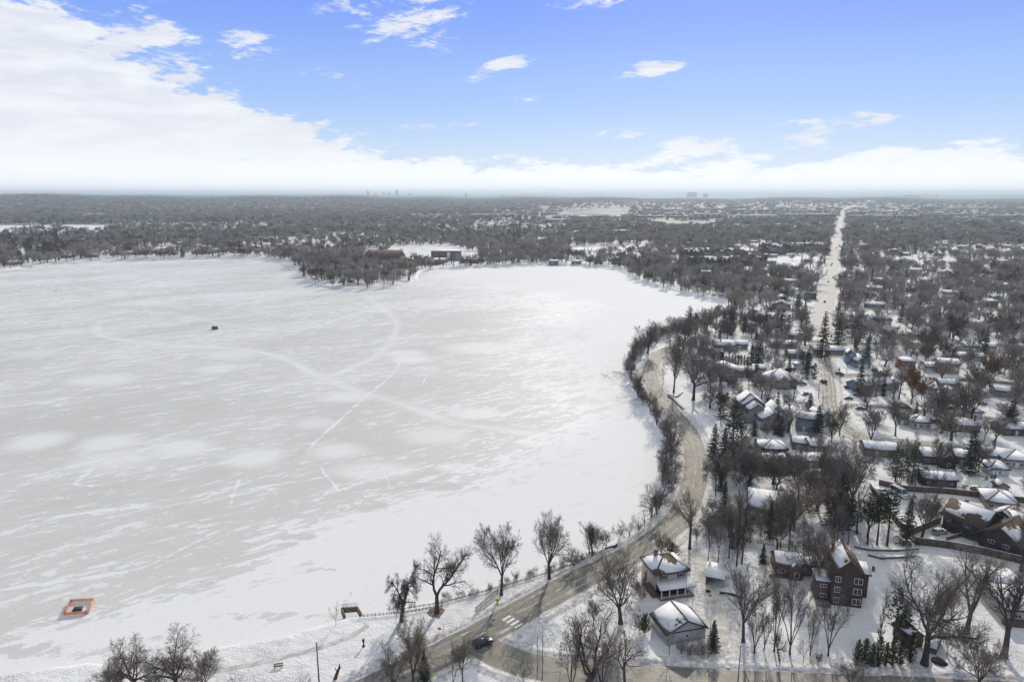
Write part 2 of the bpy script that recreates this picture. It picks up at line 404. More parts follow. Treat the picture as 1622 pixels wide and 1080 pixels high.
# ---------------------------------------------------------------- ice
def icemat():
    m = bpy.data.materials.new('lake_ice'); m.use_nodes = True; t = NT(m.node_tree); b = m.node_tree.nodes['Principled BSDF']
    at = t.n('ShaderNodeAttribute', attribute_name='cover'); cov = at.outputs['Fac']
    g = t.n('ShaderNodeNewGeometry'); p = g.outputs['Position']
    ROT = R(-34)
    big = t.noise(t.mapping(p, rot=(0, 0, ROT), scale=(.006, .016, 1)), 1, 6, .6, .6)
    st = t.noise(t.mapping(p, rot=(0, 0, ROT), scale=(.05, .19, 1)), 1, 7, .62, .5)
    fl = t.noise(t.mapping(p, rot=(0, 0, ROT), scale=(.16, .42, 1), loc=(3, 8, 0)), 1, 5, .6, .5)
    ln = t.n('ShaderNodeVectorMath', operation='LENGTH'); t.l(p, ln.inputs[0])
    # crisp wind-packed flakes, soft dusting underneath
    thr = t.math('ADD', t.math('MULTIPLY', t.math('SUBTRACT', st, .5), 1.0), t.math('MULTIPLY', t.math('SUBTRACT', fl, .5), 1.15))
    thr = t.math('ADD', thr, t.math('MULTIPLY', t.math('SUBTRACT', big, .5), .7))
    flake = t.ramp(t.math('ADD', thr, t.math('MULTIPLY', cov, .36)), .095, .13)
    f2 = t.noise(t.mapping(p, rot=(0, 0, ROT), scale=(.34, 1.1, 1), loc=(9, 2, 0)), 1, 4, .55, .3)
    flake = t.math('MAXIMUM', flake, t.math('MULTIPLY', t.ramp(t.math('ADD', f2, t.math('MULTIPLY', st, .35)), .79, .82), .9))
    dust = t.ramp(t.math('ADD', t.math('MULTIPLY', t.math('SUBTRACT', big, .5), 1.6), t.math('MULTIPLY', t.math('SUBTRACT', st, .5), .8)), -.45, .6)
    ice = t.mix(dust, (.57, .56, .52, 1), (.70, .69, .645, 1))
    sf = t.n('ShaderNodeAttribute', attribute_name='soft').outputs['Fac']
    ice = t.mix(t.ramp(cov, .05, .95), ice, (.765, .76, .74, 1))
    c = t.mix(t.math('MULTIPLY', flake, t.ramp(cov, .0, .3, .75, 1)), ice, (.80, .795, .79, 1))
    sfn = t.math('MULTIPLY', sf, t.ramp(fl, .25, .6, .75, 1))
    c = t.mix(sfn, c, (.81, .805, .77, 1))
    # refrozen cracks
    vo = t.n('ShaderNodeTexVoronoi', feature='DISTANCE_TO_EDGE'); vo.inputs['Scale'].default_value = .007
    wv = t.n('ShaderNodeMix', data_type='VECTOR'); wv.inputs[0].default_value = .04
    nn = t.n('ShaderNodeTexNoise'); nn.inputs['Scale'].default_value = .02; nn.inputs['Detail'].default_value = 5
    vs = t.n('ShaderNodeVectorMath', operation='SCALE'); vs.inputs[3].default_value = 60; t.l(nn.outputs[1], vs.inputs[0]); t.l(p, nn.inputs[0])
    va = t.n('ShaderNodeVectorMath', operation='ADD'); t.l(p, va.inputs[0]); t.l(vs.outputs[0], va.inputs[1]); t.l(va.outputs[0], vo.inputs['Vector'])
    cr = t.ramp(vo.outputs['Distance'], .0, .0022, 1, 0)
    c = t.mix(t.math('MULTIPLY', cr, t.math('MULTIPLY', t.ramp(cov, .3, .9, .5, 0), t.ramp(st, .4, .6))), c, (.74, .75, .77, 1))
    t.l(c, b.inputs['Base Color'])
    t.l(t.ramp(cov, .2, .8, .6, .85), b.inputs['Roughness']); b.inputs['Specular IOR Level'].default_value = .15
    bp = t.n('ShaderNodeBump'); bp.inputs['Distance'].default_value = .10; bp.inputs['Strength'].default_value = .8
    t.l(t.math('ADD', t.math('MULTIPLY', flake, .5), t.noise(p, 1.2, 4, .6)), bp.inputs['Height']); t.l(bp.outputs[0], b.inputs['Normal'])
    return m


def soft(d, w): return np.exp(-(d / w) ** 2)


def build_ice():
    azs = np.concatenate([np.arange(-85, -45, 1.0), np.arange(-45, 27, .055)]); rr = np.exp(np.arange(math.log(70), math.log(1150), .0042))
    X, Y, Q = polar(azs, rr); x = X.ravel(); y = Y.ravel()
    px, py = proj(x, y, np.zeros_like(x))
    bx = np.interp(py, [400, 430, 470, 520, 580, 640, 700, 760, 800, 840, 880, 920, 960, 1000, 1080], [520, 660, 850, 920, 930, 880, 830, 720, 600, 480, 430, 380, 230, 60, -200])
    wd = np.interp(py, [400, 600, 800, 1000], [620, 560, 330, 300])
    wob = 70 * np.sin(x * .021 + 1) * np.sin(y * .017) + 25 * np.sin(x * .06) * np.sin(y * .05 + 2)
    cov = np.clip((px + wob - bx) / wd + .5, 0, 1); cov = cov * cov * (3 - 2 * cov)
    cov = np.maximum(cov, .22 * np.clip((560 - py) / 100, 0, 1))
    # shovelled / drifted ovals and vehicle tracks, placed in lake coordinates
    soft_ = np.zeros_like(cov)
    def add(v): np.maximum(soft_, v, out=soft_)
    for cx, cy, rx, ry, a in [(163, 602, 50, 9, .62), (341, 584, 25, 6, .6), (59, 699, 42, 15, .66), (174, 701, 42, 13, .66), (181, 727, 55, 15, .5), (289, 710, 44, 13, .66),
                              (404, 725, 42, 14, .66), (533, 714, 40, 12, .6), (590, 745, 60, 13, .55), (370, 560, 42, 8, .5), (759, 551, 55, 9, .55), (755, 655, 32, 8, .75), (650, 569, 30, 6, .7),
                              (550, 628, 40, 8, .6), (720, 740, 28, 6, .7), (640, 560, 30, 6, .6), (230, 480, 50, 5, .4), (60, 560, 40, 7, .4), (690, 690, 50, 12, .5), (500, 670, 30, 8, .45)]:
        C = P(cx, cy, 0); L_ = P(cx - rx, cy, 0); N_ = P(cx, cy + ry, 0); U_ = P(cx, cy - ry, 0)
        ax = abs(C[0] - L_[0]); ay = abs(U_[1] - N_[1]) / 2
        q = np.sqrt(((x - C[0]) / ax) ** 2 + ((y - C[1]) / ay) ** 2)
        add(a * 1.35 * np.clip(1.4 - q, 0, .8) / .8)
    tracks = [(3.0, .55, [(-200, 520), (0, 503), (74, 495), (148, 492), (207, 492), (281, 499), (356, 514), (426, 523), (481, 521), (570, 495), (640, 480)]),
              (1.6, .85, [(-100, 590), (0, 571), (74, 558), (130, 544), (207, 536), (296, 525), (335, 520), (407, 514), (520, 507)]),
              (4.5, .6, [(250, 504), (200, 505), (165, 508), (152, 521), (165, 533), (193, 538), (259, 547), (352, 551), (400, 555), (459, 571), (489, 588), (537, 610), (600, 629), (648, 644), (707, 666), (796, 681), (860, 690)]),
              (1.0, 1.0, [(637, 568), (622, 592), (600, 612), (574, 633), (535, 668), (500, 699), (485, 716)]),
              (4.0, .5, [(585, 470), (600, 485), (627, 507), (622, 536), (592, 566), (533, 592), (505, 600)]),
              (3.0, .5, [(150, 493), (110, 498), (20, 505), (10, 512), (60, 510), (120, 505)]),
              (3.0, .5, [(0, 540), (100, 528), (160, 524), (260, 515), (330, 505), (440, 500)]),
              (.7, 1.0, [(610, 752), (640, 746), (690, 735), (730, 728)]), (.7, 1.0, [(508, 738), (516, 752), (528, 765), (536, 776)]),
              (.6, .95, [(603, 735), (612, 752), (617, 772)]), (.6, .9, [(678, 592), (668, 610), (672, 606), (690, 612), (740, 620), (800, 622)]),
              (.8, 1.0, [(-50, 838), (60, 822), (180, 806), (258, 800)]), (.9, .9, [(380, 760), (372, 778), (365, 802)]), (.9, .9, [(150, 742), (128, 757), (122, 768), (160, 768), (200, 760)]),
              (1.0, .8, [(33, 677), (180, 658), (378, 631)]), (.9, .8, [(-20, 935), (200, 905), (290, 868), (345, 840), (390, 822)]), (.8, .8, [(200, 800), (420, 770), (620, 740)]),
              (.7, .9, [(150, 1060), (95, 1000), (60, 1020), (40, 1060)]), (.6, .9, [(930, 560), (905, 600), (880, 610)])]
    for wid, a, pts in tracks:
        wpts = smooth_poly([P(u, v, 0) for u, v in pts], False, 3)
        bb = (x > wpts[:, 0].min() - 15) & (x < wpts[:, 0].max() + 15) & (y > wpts[:, 1].min() - 15) & (y < wpts[:, 1].max() + 15)
        d = dist_poly(x[bb], y[bb], wpts, False); tgt = soft_ if wid > 1.2 else cov; tgt[bb] = np.maximum(tgt[bb], a * (1.5 if wid > 1.2 else .75) * soft(d, wid * .8) * (.75 + .25 * np.sin(x[bb] * .07) * np.sin(y[bb] * .09 + 1)))
    # bare patches in the snow near the landing
    for cx, cy, rx, ry in [(510, 903, 26, 6), (490, 890, 14, 4), (455, 862, 20, 4), (100, 1030, 110, 14), (430, 975, 90, 7), (550, 950, 6, 18), (250, 1010, 60, 5), (600, 716, 22, 5), (560, 800, 60, 9), (420, 800, 40, 8), (700, 770, 60, 6), (480, 850, 40, 5)]:
        C = P(cx, cy, 0); L_ = P(cx - rx, cy, 0); N_ = P(cx, cy + ry, 0); U_ = P(cx, cy - ry, 0)
        q = np.sqrt(((x - C[0]) / abs(C[0] - L_[0])) ** 2 + ((y - C[1]) / (abs(U_[1] - N_[1]) / 2)) ** 2) + .25 * np.sin(x * .9) * np.sin(y * .7)
        cov -= np.clip(1.2 - q, 0, .5) * 1.5 * cov
    cov = np.clip(cov, 0, 1); soft_ = np.clip(soft_, 0, .95)
    o = mk('lake_ice', np.stack([x, y, 0.02 * np.sin(x * .05) * np.sin(y * .04)], 1), Q, None, icemat(), smooth=True)
    a = o.data.attributes.new('cover', 'FLOAT', 'POINT'); a.data.foreach_set('value', cov.astype(np.float32))
    a = o.data.attributes.new('soft', 'FLOAT', 'POINT'); a.data.foreach_set('value', soft_.astype(np.float32))
    tag(o, 'frozen lake, grey ice streaked with blown snow and tracks', 'lake', kind='structure')
    for nm, poly, lab in (('far_lake', LAKE_W, 'far frozen lake, a white strip beyond the woods'), ('pond', LAKE_N, 'small frozen pond covered in snow')):
        lo = poly.min(0) - 20; hi = poly.max(0) + 20
        V = [(lo[0], lo[1], 0), (hi[0], lo[1], 0), (hi[0], hi[1], 0), (lo[0], hi[1], 0)]
        tag(mk(nm, V, [(0, 1, 2, 3)], None, mat(nm + '_snow', (.8, .8, .8), .8, .05, .02, .2)), lab, 'lake', kind='structure')
build_ice()
# ---------------------------------------------------------------- roads
def roadmat(name, snow, lines, wet=.68):
    m = bpy.data.materials.new(name); m.use_nodes = True; t = NT(m.node_tree); b = m.node_tree.nodes['Principled BSDF']
    ac = t.n('ShaderNodeAttribute', attribute_name='across').outputs['Fac']; al = t.n('ShaderNodeAttribute', attribute_name='along').outputs['Fac']
    g = t.n('ShaderNodeNewGeometry'); p = g.outputs['Position']
    cb = t.n('ShaderNodeCombineXYZ'); t.l(t.math('MULTIPLY', ac, 3.0), cb.inputs[0]); t.l(t.math('MULTIPLY', al, .045), cb.inputs[1])
    stv = t.noise(cb.outputs[0], 3.0, 6, .62, .3)
    n2 = t.noise(p, .22, 6, .65, .4); n3 = t.noise(p, 1.6, 4, .6)
    asp = t.mix(t.ramp(n2, .3, .7), (.27, .25, .215, 1), (.175, .16, .135, 1))
    asp = t.mix(t.ramp(n3, .45, .75, 0, .5), asp, (.20, .175, .145, 1))
    # wheel tracks stay bare, slush and salt lie between and along the edges
    wl = t.math('ABSOLUTE', t.math('SINE', t.math('MULTIPLY', ac, 12.566)))
    edge = t.math('MULTIPLY', t.math('ABSOLUTE', t.math('SUBTRACT', ac, .5)), 2.0)
    sl_ = t.math('ADD', t.math('ADD', t.math('MULTIPLY', stv, .9), t.math('MULTIPLY', n2, .5)), t.ramp(edge, .72, 1.0, 0, .5))
    sl_ = t.math('SUBTRACT', sl_, t.math('MULTIPLY', wl, .16))
    f = t.ramp(sl_, 1.06 - snow, 1.26 - snow)
    slush = t.mix(t.ramp(t.noise(p, .5, 5, .6), .35, .65), (.66, .64, .61, 1), (.45, .42, .385, 1))
    c = t.mix(f, asp, slush)
    # tar seams and cracks
    cb2 = t.n('ShaderNodeCombineXYZ'); t.l(t.math('MULTIPLY', ac, 2.0), cb2.inputs[0]); t.l(t.math('MULTIPLY', al, .16), cb2.inputs[1])
    vo = t.n('ShaderNodeTexVoronoi', feature='DISTANCE_TO_EDGE'); vo.inputs['Scale'].default_value = 1.0; t.l(cb2.outputs[0], vo.inputs['Vector'])
    c = t.mix(t.math('MULTIPLY', t.ramp(vo.outputs['Distance'], 0, .018, .75, 0), t.math('SUBTRACT', 1.0, f)), c, (.035, .033, .03, 1))
    if lines:
        wear = t.ramp(t.noise(p, .35, 5, .7), .42, .60, 0, .8)
        for a, wd, col in lines:
            ln = t.ramp(t.math('ABSOLUTE', t.math('SUBTRACT', ac, a)), wd * .6, wd, 1, 0)
            c = t.mix(t.math('MULTIPLY', ln, wear), c, col)
    t.l(c, b.inputs['Base Color'])
    t.l(t.ramp(t.math('ADD', f, t.math('MULTIPLY', n2, .4)), .1, .8, wet, .8), b.inputs['Roughness']); b.inputs['Specular IOR Level'].default_value = .18
    bp = t.n('ShaderNodeBump'); bp.inputs['Distance'].default_value = .05
    t.l(t.math('ADD', f, t.math('MULTIPLY', n3, .4)), bp.inputs['Height']); t.l(bp.outputs[0], b.inputs['Normal'])
    return m


ROADS = []
def ribbon(name, pts, width, m, z=.05, label=None, bank=True, px=True, hill=False, bank_h=.45):
    w_ = [P(*p) for p in pts] if px else pts
    c = smooth_poly(w_, False, 8)
    # resample evenly
    seg = np.hypot(*np.diff(c, axis=0).T); s = np.concatenate([[0], np.cumsum(seg)]); step = 1.5 if s[-1] < 900 else 8
    n = int(s[-1] / step) + 1; q = np.linspace(0, s[-1], n); cx = np.interp(q, s, c[:, 0]); cy = np.interp(q, s, c[:, 1])
    tx, ty = np.gradient(cx), np.gradient(cy); L = np.hypot(tx, ty); nx, ny = ty / L, -tx / L
    ROADS.append((np.stack([cx, cy], 1), width / 2))
    K = 9; ac = np.linspace(0, 1, K)
    off = (ac - .5) * width
    wob = (rng.normal(0, .12, (n, 1)) * (np.abs(ac - .5) > .45)) * (1 if width < 15 else 4)
    X = cx[:, None] + nx[:, None] * (off + wob); Y = cy[:, None] + ny[:, None] * (off + wob)
    hz = land_z(X.ravel(), Y.ravel()) if hill else np.full(X.size, LAND)
    V = np.stack([X.ravel(), Y.ravel(), np.maximum(hz, LAND) + z - .03 * np.tile(np.abs(ac - .5) * 2, n)], 1)
    i = np.arange(n * K).reshape(n, K); Q = np.stack([i[:-1, :-1], i[:-1, 1:], i[1:, 1:], i[1:, :-1]], -1).reshape(-1, 4)
    o = mk(name, V, Q, None, m, smooth=True)
    for k, v in (('across', np.tile(ac, n)), ('along', np.repeat(q, K))):
        a = o.data.attributes.new(k, 'FLOAT', 'POINT'); a.data.foreach_set('value', v.astype(np.float32))
    tag(o, label or name, 'road', kind='structure')
    if bank:
        prof = np.array([[-.25, .02], [.2, .25], [.6, .5], [1.1, .42], [1.7, .18], [2.6, -.05]]); k = len(prof)
        VV = []; QQ = []
        for sd in (-1, 1):
            o_ = sd * (width / 2 + prof[:, 0][None] + rng.normal(0, .13, (n, k)))
            nz = np.convolve(rng.uniform(.5, 1.4, n + 4), np.ones(5) / 5, 'valid')[:, None]
            hh = prof[:, 1][None] * nz * (bank_h / .5) * rng.uniform(.7, 1.3, (n, k))
            v = np.stack([(cx[:, None] + nx[:, None] * o_).ravel(), (cy[:, None] + ny[:, None] * o_).ravel(), LAND + .01 + hh.ravel()], 1)
            i = np.arange(n * k).reshape(n, k) + len(VV) * n * k
            q_ = np.stack([i[:-1, :-1], i[:-1, 1:], i[1:, 1:], i[1:, :-1]], -1).reshape(-1, 4)
            # drop bank faces that would lie on another road
            cxm = v[(q_ - len(VV) * n * k)].mean(1); keep = np.ones(len(q_), bool)
            for (cl, hw) in ROADS[:-1] + GAPS:
                keep &= dist_poly(cxm[:, 0], cxm[:, 1], cl[::2] if len(cl) > 4 else cl, False) > hw + .3
            VV.append(v); QQ.append(q_[keep])
        tag(mk('snowbank', np.concatenate(VV), np.concatenate(QQ), None, SNOWBANK, smooth=True), 'ploughed snow bank along the ' + (label or name), 'snow', kind='structure')
    return o


SNOWBANK = mat('ploughed_snow', (.80, .80, .80), .85, .1, .9, .15, col2=(.46, .42, .38), coords='Object', bump=.1, detail=7)
GAPS = []
W4 = (.62, .6, .55, 1); Y4 = (.62, .50, .28, 1)
park_px = [(470, 1150), (560, 1105), (640, 1066), (700, 1036), (760, 1005), (830, 966), (900, 927), (960, 897), (1010, 873), (1050, 845), (1079, 815), (1095, 780),
           (1102, 745), (1100, 712), (1087, 680), (1067, 655), (1047, 630), (1033, 607), (1030, 586), (1040, 568), (1062, 555), (1090, 548), (1110, 545)]
cross_px = [(745, 1014), (800, 1041), (860, 1058), (950, 1066), (1050, 1073), (1150, 1080), (1300, 1087), (1450, 1092), (1622, 1100), (1760, 1108)]
GAPS = [(smooth_poly([P(*p) for p in cross_px], False, 2), 4.6)]
ribbon('parkway_road', park_px, 10.0, roadmat('slushy_asphalt', .43, [(.07, .018, W4), (.48, .014, Y4), (.70, .012, W4), (.94, .016, W4)]), .06, 'wet slushy two lane road curving along the lake shore')
GAPS = []
ribbon('cross_street', cross_px, 9.0, roadmat('wet_asphalt', .33, [(.5, .007, Y4)], .5), .064, 'wet street meeting the shore road at the lower edge', bank_h=.4)
st_px = [(1298, 528), (1303, 500), (1311, 460), (1319, 420), (1327, 380), (1331.5, 352), (1333.5, 340)]
straight = [P(*p) for p in st_px]
a0, a1 = np.array(straight[0]), np.array(straight[-1]); ud = (a1 - a0) / np.linalg.norm(a1 - a0)
straight = [tuple(a0 + ud * k) for k in (-12, 100, 300, 600, 1000, 1600, 2400, 3300, 4300)]
snowst = roadmat('packed_snow_street', .78, [], .75)
ribbon('straight_street', straight, 16.5, snowst, .05, 'long straight snow covered street running to the horizon', bank=False, px=False, hill=True)
far_pt = a0 + ud * 4300
ribbon('far_street', [tuple(far_pt), tuple(far_pt + ud * 700 + np.array([60, 0])), tuple(far_pt + ud * 1700 + np.array([240, 0])), tuple(far_pt + ud * 2600 + np.array([330, 0]))], 24, snowst, .3, 'far end of the straight street climbing the ridge', bank=False, px=False, hill=True)
ribbon('side_street', [(1298, 540), (1303, 560), (1309, 590), (1313, 615), (1314, 640), (1322, 660), (1342, 680), (1368, 694), (1400, 700), (1460, 704), (1540, 712), (1622, 720), (1750, 732)], 8.0,
       roadmat('gritted_snow_street', .52, [], .7), .055, 'residential street bending right past the grey gabled houses', bank_h=.35)
ribbon('branch_street', [(1310, 600), (1330, 596), (1380, 595), (1450, 598), (1540, 603), (1622, 609), (1720, 617)], 6.5, roadmat('snowy_lane', .3, [], .7), .045, 'snowy lane running right from the residential street', bank_h=.25)
ribbon('driveway_lane', [(1318, 645), (1350, 643), (1400, 645), (1470, 652), (1560, 662), (1622, 668), (1700, 678)], 5.5, roadmat('snowy_drive', .38, [], .7), .045, 'narrow snowed lane behind the cream houses', bank_h=.2)
ribbon('upper_street', [(1330, 545), (1400, 544), (1500, 545), (1622, 548), (1720, 552)], 7.5, roadmat('snowy_upper_street', .42, [], .7), .045, 'snow covered street behind the row of ranch houses', bank_h=.2)

ribbon('driveway', [(1100, 868), (1112, 895), (1124, 925), (1133, 955), (1139, 985), (1136, 1015), (1128, 1052)], 5.2, roadmat('packed_drive', 1.05, [], .8), .03, 'packed snow driveway past the porch house', bank=True, bank_h=.25)
ribbon('footpath', [(583, 990), (545, 1012), (480, 1033), (400, 1052), (300, 1072), (200, 1095)], 1.6, roadmat('trodden_path', .95, [], .8), .03, 'trodden footpath along the beach', bank=False)
ribbon('footpath', [(1268, 925), (1275, 950), (1290, 975), (1292, 1010), (1285, 1058)], 1.3, roadmat('trodden_path', .95, [], .8), .03, 'trodden path up to the brick cottage', bank=False)
# crosswalk bars and stop line, 4 mm above the asphalt
mb = MB(); A = Vector((*P(800, 977), 0)); B = Vector((*P(830, 996), 0)); d = (B - A).normalized(); nrm = Vector((-d.y, d.x, 0)) * 1.25
for k in range(5):
    c = A + d * (.5 + k * (B - A).length / 4.6)
    q = [c - d * .33 - nrm, c + d * .33 - nrm, c + d * .33 + nrm, c - d * .33 + nrm]
    mb.add([(v.x, v.y, LAND + .068) for v in q], [(0, 1, 2, 3)])
tag(mb.build('crosswalk', mat('road_paint', (.74, .72, .68), .7, .15, 1.5, detail=7)), 'white bars of the crosswalk painted on the shore road', 'crosswalk', kind='structure')

# ---------------------------------------------------------------- trees
def norm(v): return v / (np.linalg.norm(v, axis=-1, keepdims=True) + 1e-9)


def extend(P0, D, L, S, curl, up, r):
    pts = [P0]; D = norm(D)
    for _ in range(S):
        D = norm(D + r.normal(0, curl, D.shape) + np.array([0, 0, 1.0]) * (up if np.isscalar(up) else np.asarray(up)[:, None]) / S)
        pts.append(pts[-1] + D * (L / S)[:, None])
    return np.stack(pts, 1)


def tubes(pts, rad, m):
    """pts [N,S+1,3], rad [N,S+1] -> verts, quads"""
    N, S, _ = pts.shape
    if N == 0: return np.zeros((0, 3)), np.zeros((0, 4), int)
    t = np.gradient(pts, axis=1) if S > 2 else np.repeat(pts[:, 1:2] - pts[:, :1], S, 1); t = norm(t)
    ref = np.where(np.abs(t[:, :1, 2:3]) > .9, np.array([1.0, 0, 0]), np.array([0, 0, 1.0]))
    u = norm(np.cross(t, ref)); v = np.cross(t, u)
    a = np.arange(m) * 2 * math.pi / m
    V = pts[:, :, None] + rad[:, :, None, None] * (u[:, :, None] * np.cos(a)[None, None, :, None] + v[:, :, None] * np.sin(a)[None, None, :, None])
    i = np.arange(N * S * m).reshape(N, S, m); j = np.roll(i, -1, 2)
    Q = np.stack([i[:, :-1], j[:, :-1], j[:, 1:], i[:, 1:]], -1).reshape(-1, 4)
    return V.reshape(-1, 3), Q


def children(pts, rad, L, k, t0, ang, lr, rr, r, spread=.25, taper=.55):
    N, S1, _ = pts.shape; S = S1 - 1
    t = t0 + (1 - t0) * (np.arange(k)[None] + r.uniform(0, 1, (N, k))) / k
    f = np.clip(t * S, 0, S - 1e-4); i = f.astype(int); fr = (f - i)[..., None]; n = np.arange(N)[:, None]
    p = pts[n, i] * (1 - fr) + pts[n, i + 1] * fr; T = norm(pts[n, i + 1] - pts[n, i])
    rd = rad[n, i] * (1 - fr[..., 0]) + rad[n, i + 1] * fr[..., 0]
    ref = norm(r.normal(0, 1, T.shape)); side = norm(np.cross(T, ref))
    a = np.radians(ang) * (1 + r.normal(0, spread, (N, k)))[..., None]
    D = T * np.cos(a) + side * np.sin(a)
    Lc = L[:, None] * lr * (1.15 - taper * t) * r.uniform(.7, 1.25, (N, k))
    return p.reshape(-1, 3), D.reshape(-1, 3), Lc.ravel(), np.minimum(rd * rr, rd).ravel()


KIND = dict(
    # H, trunk fraction, trunk radius, limbs, limb angle, limb length, up-curve, curl, [ (k, t0, ang, lr) ... ]
    elm=dict(H=16, tf=.26, tr=.30, n=6, a=(14, 40), ll=.66, up=.25, curl=.10, lv=[(8, .2, 38, .52), (7, .12, 40, .58), (5, .08, 40, .62), (3, .1, 40, .7)]),
    oak=dict(H=15, tf=.24, tr=.40, n=6, a=(18, 62), ll=.62, up=.12, curl=.22, lv=[(8, .18, 48, .54), (7, .12, 48, .58), (5, .08, 48, .6), (3, .1, 45, .7)]),
    round=dict(H=12, tf=.20, tr=.22, n=8, a=(10, 55), ll=.66, up=.25, curl=.10, lv=[(7, .15, 38, .5), (7, .1, 38, .56), (5, .1, 38, .6), (3, .1, 38, .7)]),
    tall=dict(H=18, tf=.42, tr=.24, n=7, a=(10, 38), ll=.50, up=.3, curl=.10, lv=[(7, .18, 40, .5), (6, .12, 40, .56), (4, .1, 40, .6), (3, .1, 40, .7)]),
    vase=dict(H=14, tf=.10, tr=.24, n=5, a=(8, 24), ll=.86, up=.18, curl=.09, lv=[(7, .32, 28, .40), (6, .12, 32, .55), (4, .1, 34, .6), (3, .1, 35, .7)]),
    willow=dict(H=12, tf=.30, tr=.38, n=5, a=(25, 75), ll=.62, up=.10, curl=.28, lv=[(8, .2, 55, .5), (7, .2, 55, .5), (7, .1, 60, .6), (4, .1, 50, .7)]),
    fork=dict(H=17, tf=.30, tr=.50, n=3, a=(20, 38), ll=.68, up=.10, curl=.16, lv=[(9, .2, 42, .52), (7, .12, 46, .58), (5, .1, 46, .6), (3, .1, 45, .7)]),
    twin=dict(H=17, tf=.25, tr=.42, n=2, a=(20, 29), ll=.74, up=.10, curl=.14, lv=[(12, .18, 42, .50), (7, .12, 46, .58), (5, .1, 46, .6), (3, .1, 45, .7)]),
    lean=dict(H=14, tf=.35, tr=.34, n=4, a=(15, 55), ll=.60, up=.15, curl=.2, lv=[(7, .2, 46, .55), (6, .12, 45, .58), (4, .1, 45, .6), (3, .1, 45, .7)]),
    poplar=dict(H=17, tf=.0, tr=.16, n=1, a=(0, 2), ll=1.0, up=.0, curl=.02, lv=[(34, .15, 26, .17), (6, .1, 26, .5), (5, .1, 30, .5), (3, .1, 30, .6)]),
    sapling=dict(H=7, tf=.25, tr=.08, n=4, a=(12, 42), ll=.68, up=.2, curl=.12, lv=[(6, .2, 38, .45), (5, .15, 40, .5), (4, .1, 40, .5)]),
    shrub=dict(H=2.6, tf=.04, tr=.05, n=13, a=(12, 62), ll=.92, up=.1, curl=.12, lv=[(6, .2, 35, .45), (5, .15, 38, .5), (4, .1, 35, .5)]),
    brush=dict(H=4.5, tf=.03, tr=.05, n=11, a=(6, 34), ll=.95, up=.12, curl=.10, lv=[(6, .25, 30, .4), (5, .15, 34, .5), (4, .1, 34, .5)]),
)


def gen_bare(kind, seed, lod):
    r = np.random.default_rng(seed); k = KIND[kind]; Ht = k['H']; small = Ht < 8; k = dict(k, tr=k['tr'] * 1.3)
    TV, TQ, CV, CQ = [], [], [], []
    def put(dst, V, Q):
        o = sum(len(v) for v in dst[0]); dst[0].append(V); dst[1].append(Q + o)
    trunk, crown = (TV, TQ), (CV, CQ)
    tl = max(.02, k['tf'] * Ht)
    ln_ = .35 if kind == 'lean' else .05
    tp = extend(np.array([[0, 0, -.3]]), np.array([[r.normal(0, ln_), r.normal(0, ln_), 1.0]]), np.array([tl + .3]), 4, .03 if kind != 'willow' else .12, 0, r)
    tr = k['tr'] * np.array([[1.55, 1.08, .95, .88, .82]])
    put(trunk, *tubes(tp, tr, 8 if lod == 0 else 5))
    n = k['n']; phi = np.arange(n) * 2 * math.pi / n + r.uniform(-.4, .4, n) * (n != 2) + r.uniform(0, 6) * (n != 2)
    an = np.radians(r.uniform(*k['a'], n)); D = np.stack([np.sin(an) * np.cos(phi), np.sin(an) * np.sin(phi), np.cos(an)], 1)
    L = Ht * k['ll'] * r.uniform(.82, 1.12, n) * (1 - .25 * an / 1.2)
    P0 = tp[0, -1] - np.array([0, 0, 1]) * (r.uniform(0, tl * .28, n))[:, None]
    R0 = np.full(n, k['tr'] * .82 * n ** -.42) if n > 1 else np.array([k['tr']])
    S = 6 if lod < 2 else 4
    pts = extend(P0, D, L, S, k['curl'], k['up'], r); rad = R0[:, None] * np.linspace(1, .26, S + 1)[None] * (1.15 if lod < 2 else 1)
    put(trunk, *tubes(pts, rad, 6 if lod == 0 else 4))
    levels = k['lv']; drop = {0: 0, 1: 1, 2: 2}[lod]
    if small: drop = max(0, lod - 1)
    levels = levels[:len(levels) - drop]
    minr = {0: .0125, 1: .030, 2: .080}[lod] * (.8 if small else 1)
    up = k['up']
    for li, (kk, t0, ang, lr) in enumerate(levels):
        if lod == 2 and li == len(levels) - 1: kk = int(kk * 1.5)
        if lod == 1 and li == len(levels) - 1: kk = int(kk * 1.0)
        p, D, L, rr = children(pts, rad, L, kk, t0, ang, lr, .62, r)
        last = li == len(levels) - 1
        S = 4 if li == 0 else (3 if li == 1 and not last else 2)
        u = up * .8
        if kind == 'willow' and li >= 2: u = -1.1
        pts = extend(p, D, L, S, k['curl'] * 1.1, u, r)
        rr = np.maximum(rr, minr * 1.5); rad = rr[:, None] * np.linspace(1, .4, S + 1)[None]; rad = np.maximum(rad, minr)
        put(trunk if (li == 0 and not small) else crown, *tubes(pts, rad, 5 if (li == 0 and lod == 0) else 3))
    return [np.concatenate(TV), np.concatenate(TQ)], [np.concatenate(CV), np.concatenate(CQ)]


def leafy(crown, seed, n, size):
    """dead leaves held in the crown: small quads near twig vertices"""
    r = np.random.default_rng(seed); V, Q = crown; c = V[r.integers(0, len(V), n)] + r.normal(0, size * .8, (n, 3))
    a = norm(r.normal(0, 1, (n, 3))); b = norm(np.cross(a, r.normal(0, 1, (n, 3)))); s = size * r.uniform(.5, 1.2, (n, 1))
    v = np.stack([c - a * s, c - b * s * .6, c + a * s, c + b * s * .6], 1).reshape(-1, 3)
    return v, np.arange(4 * n).reshape(n, 4)


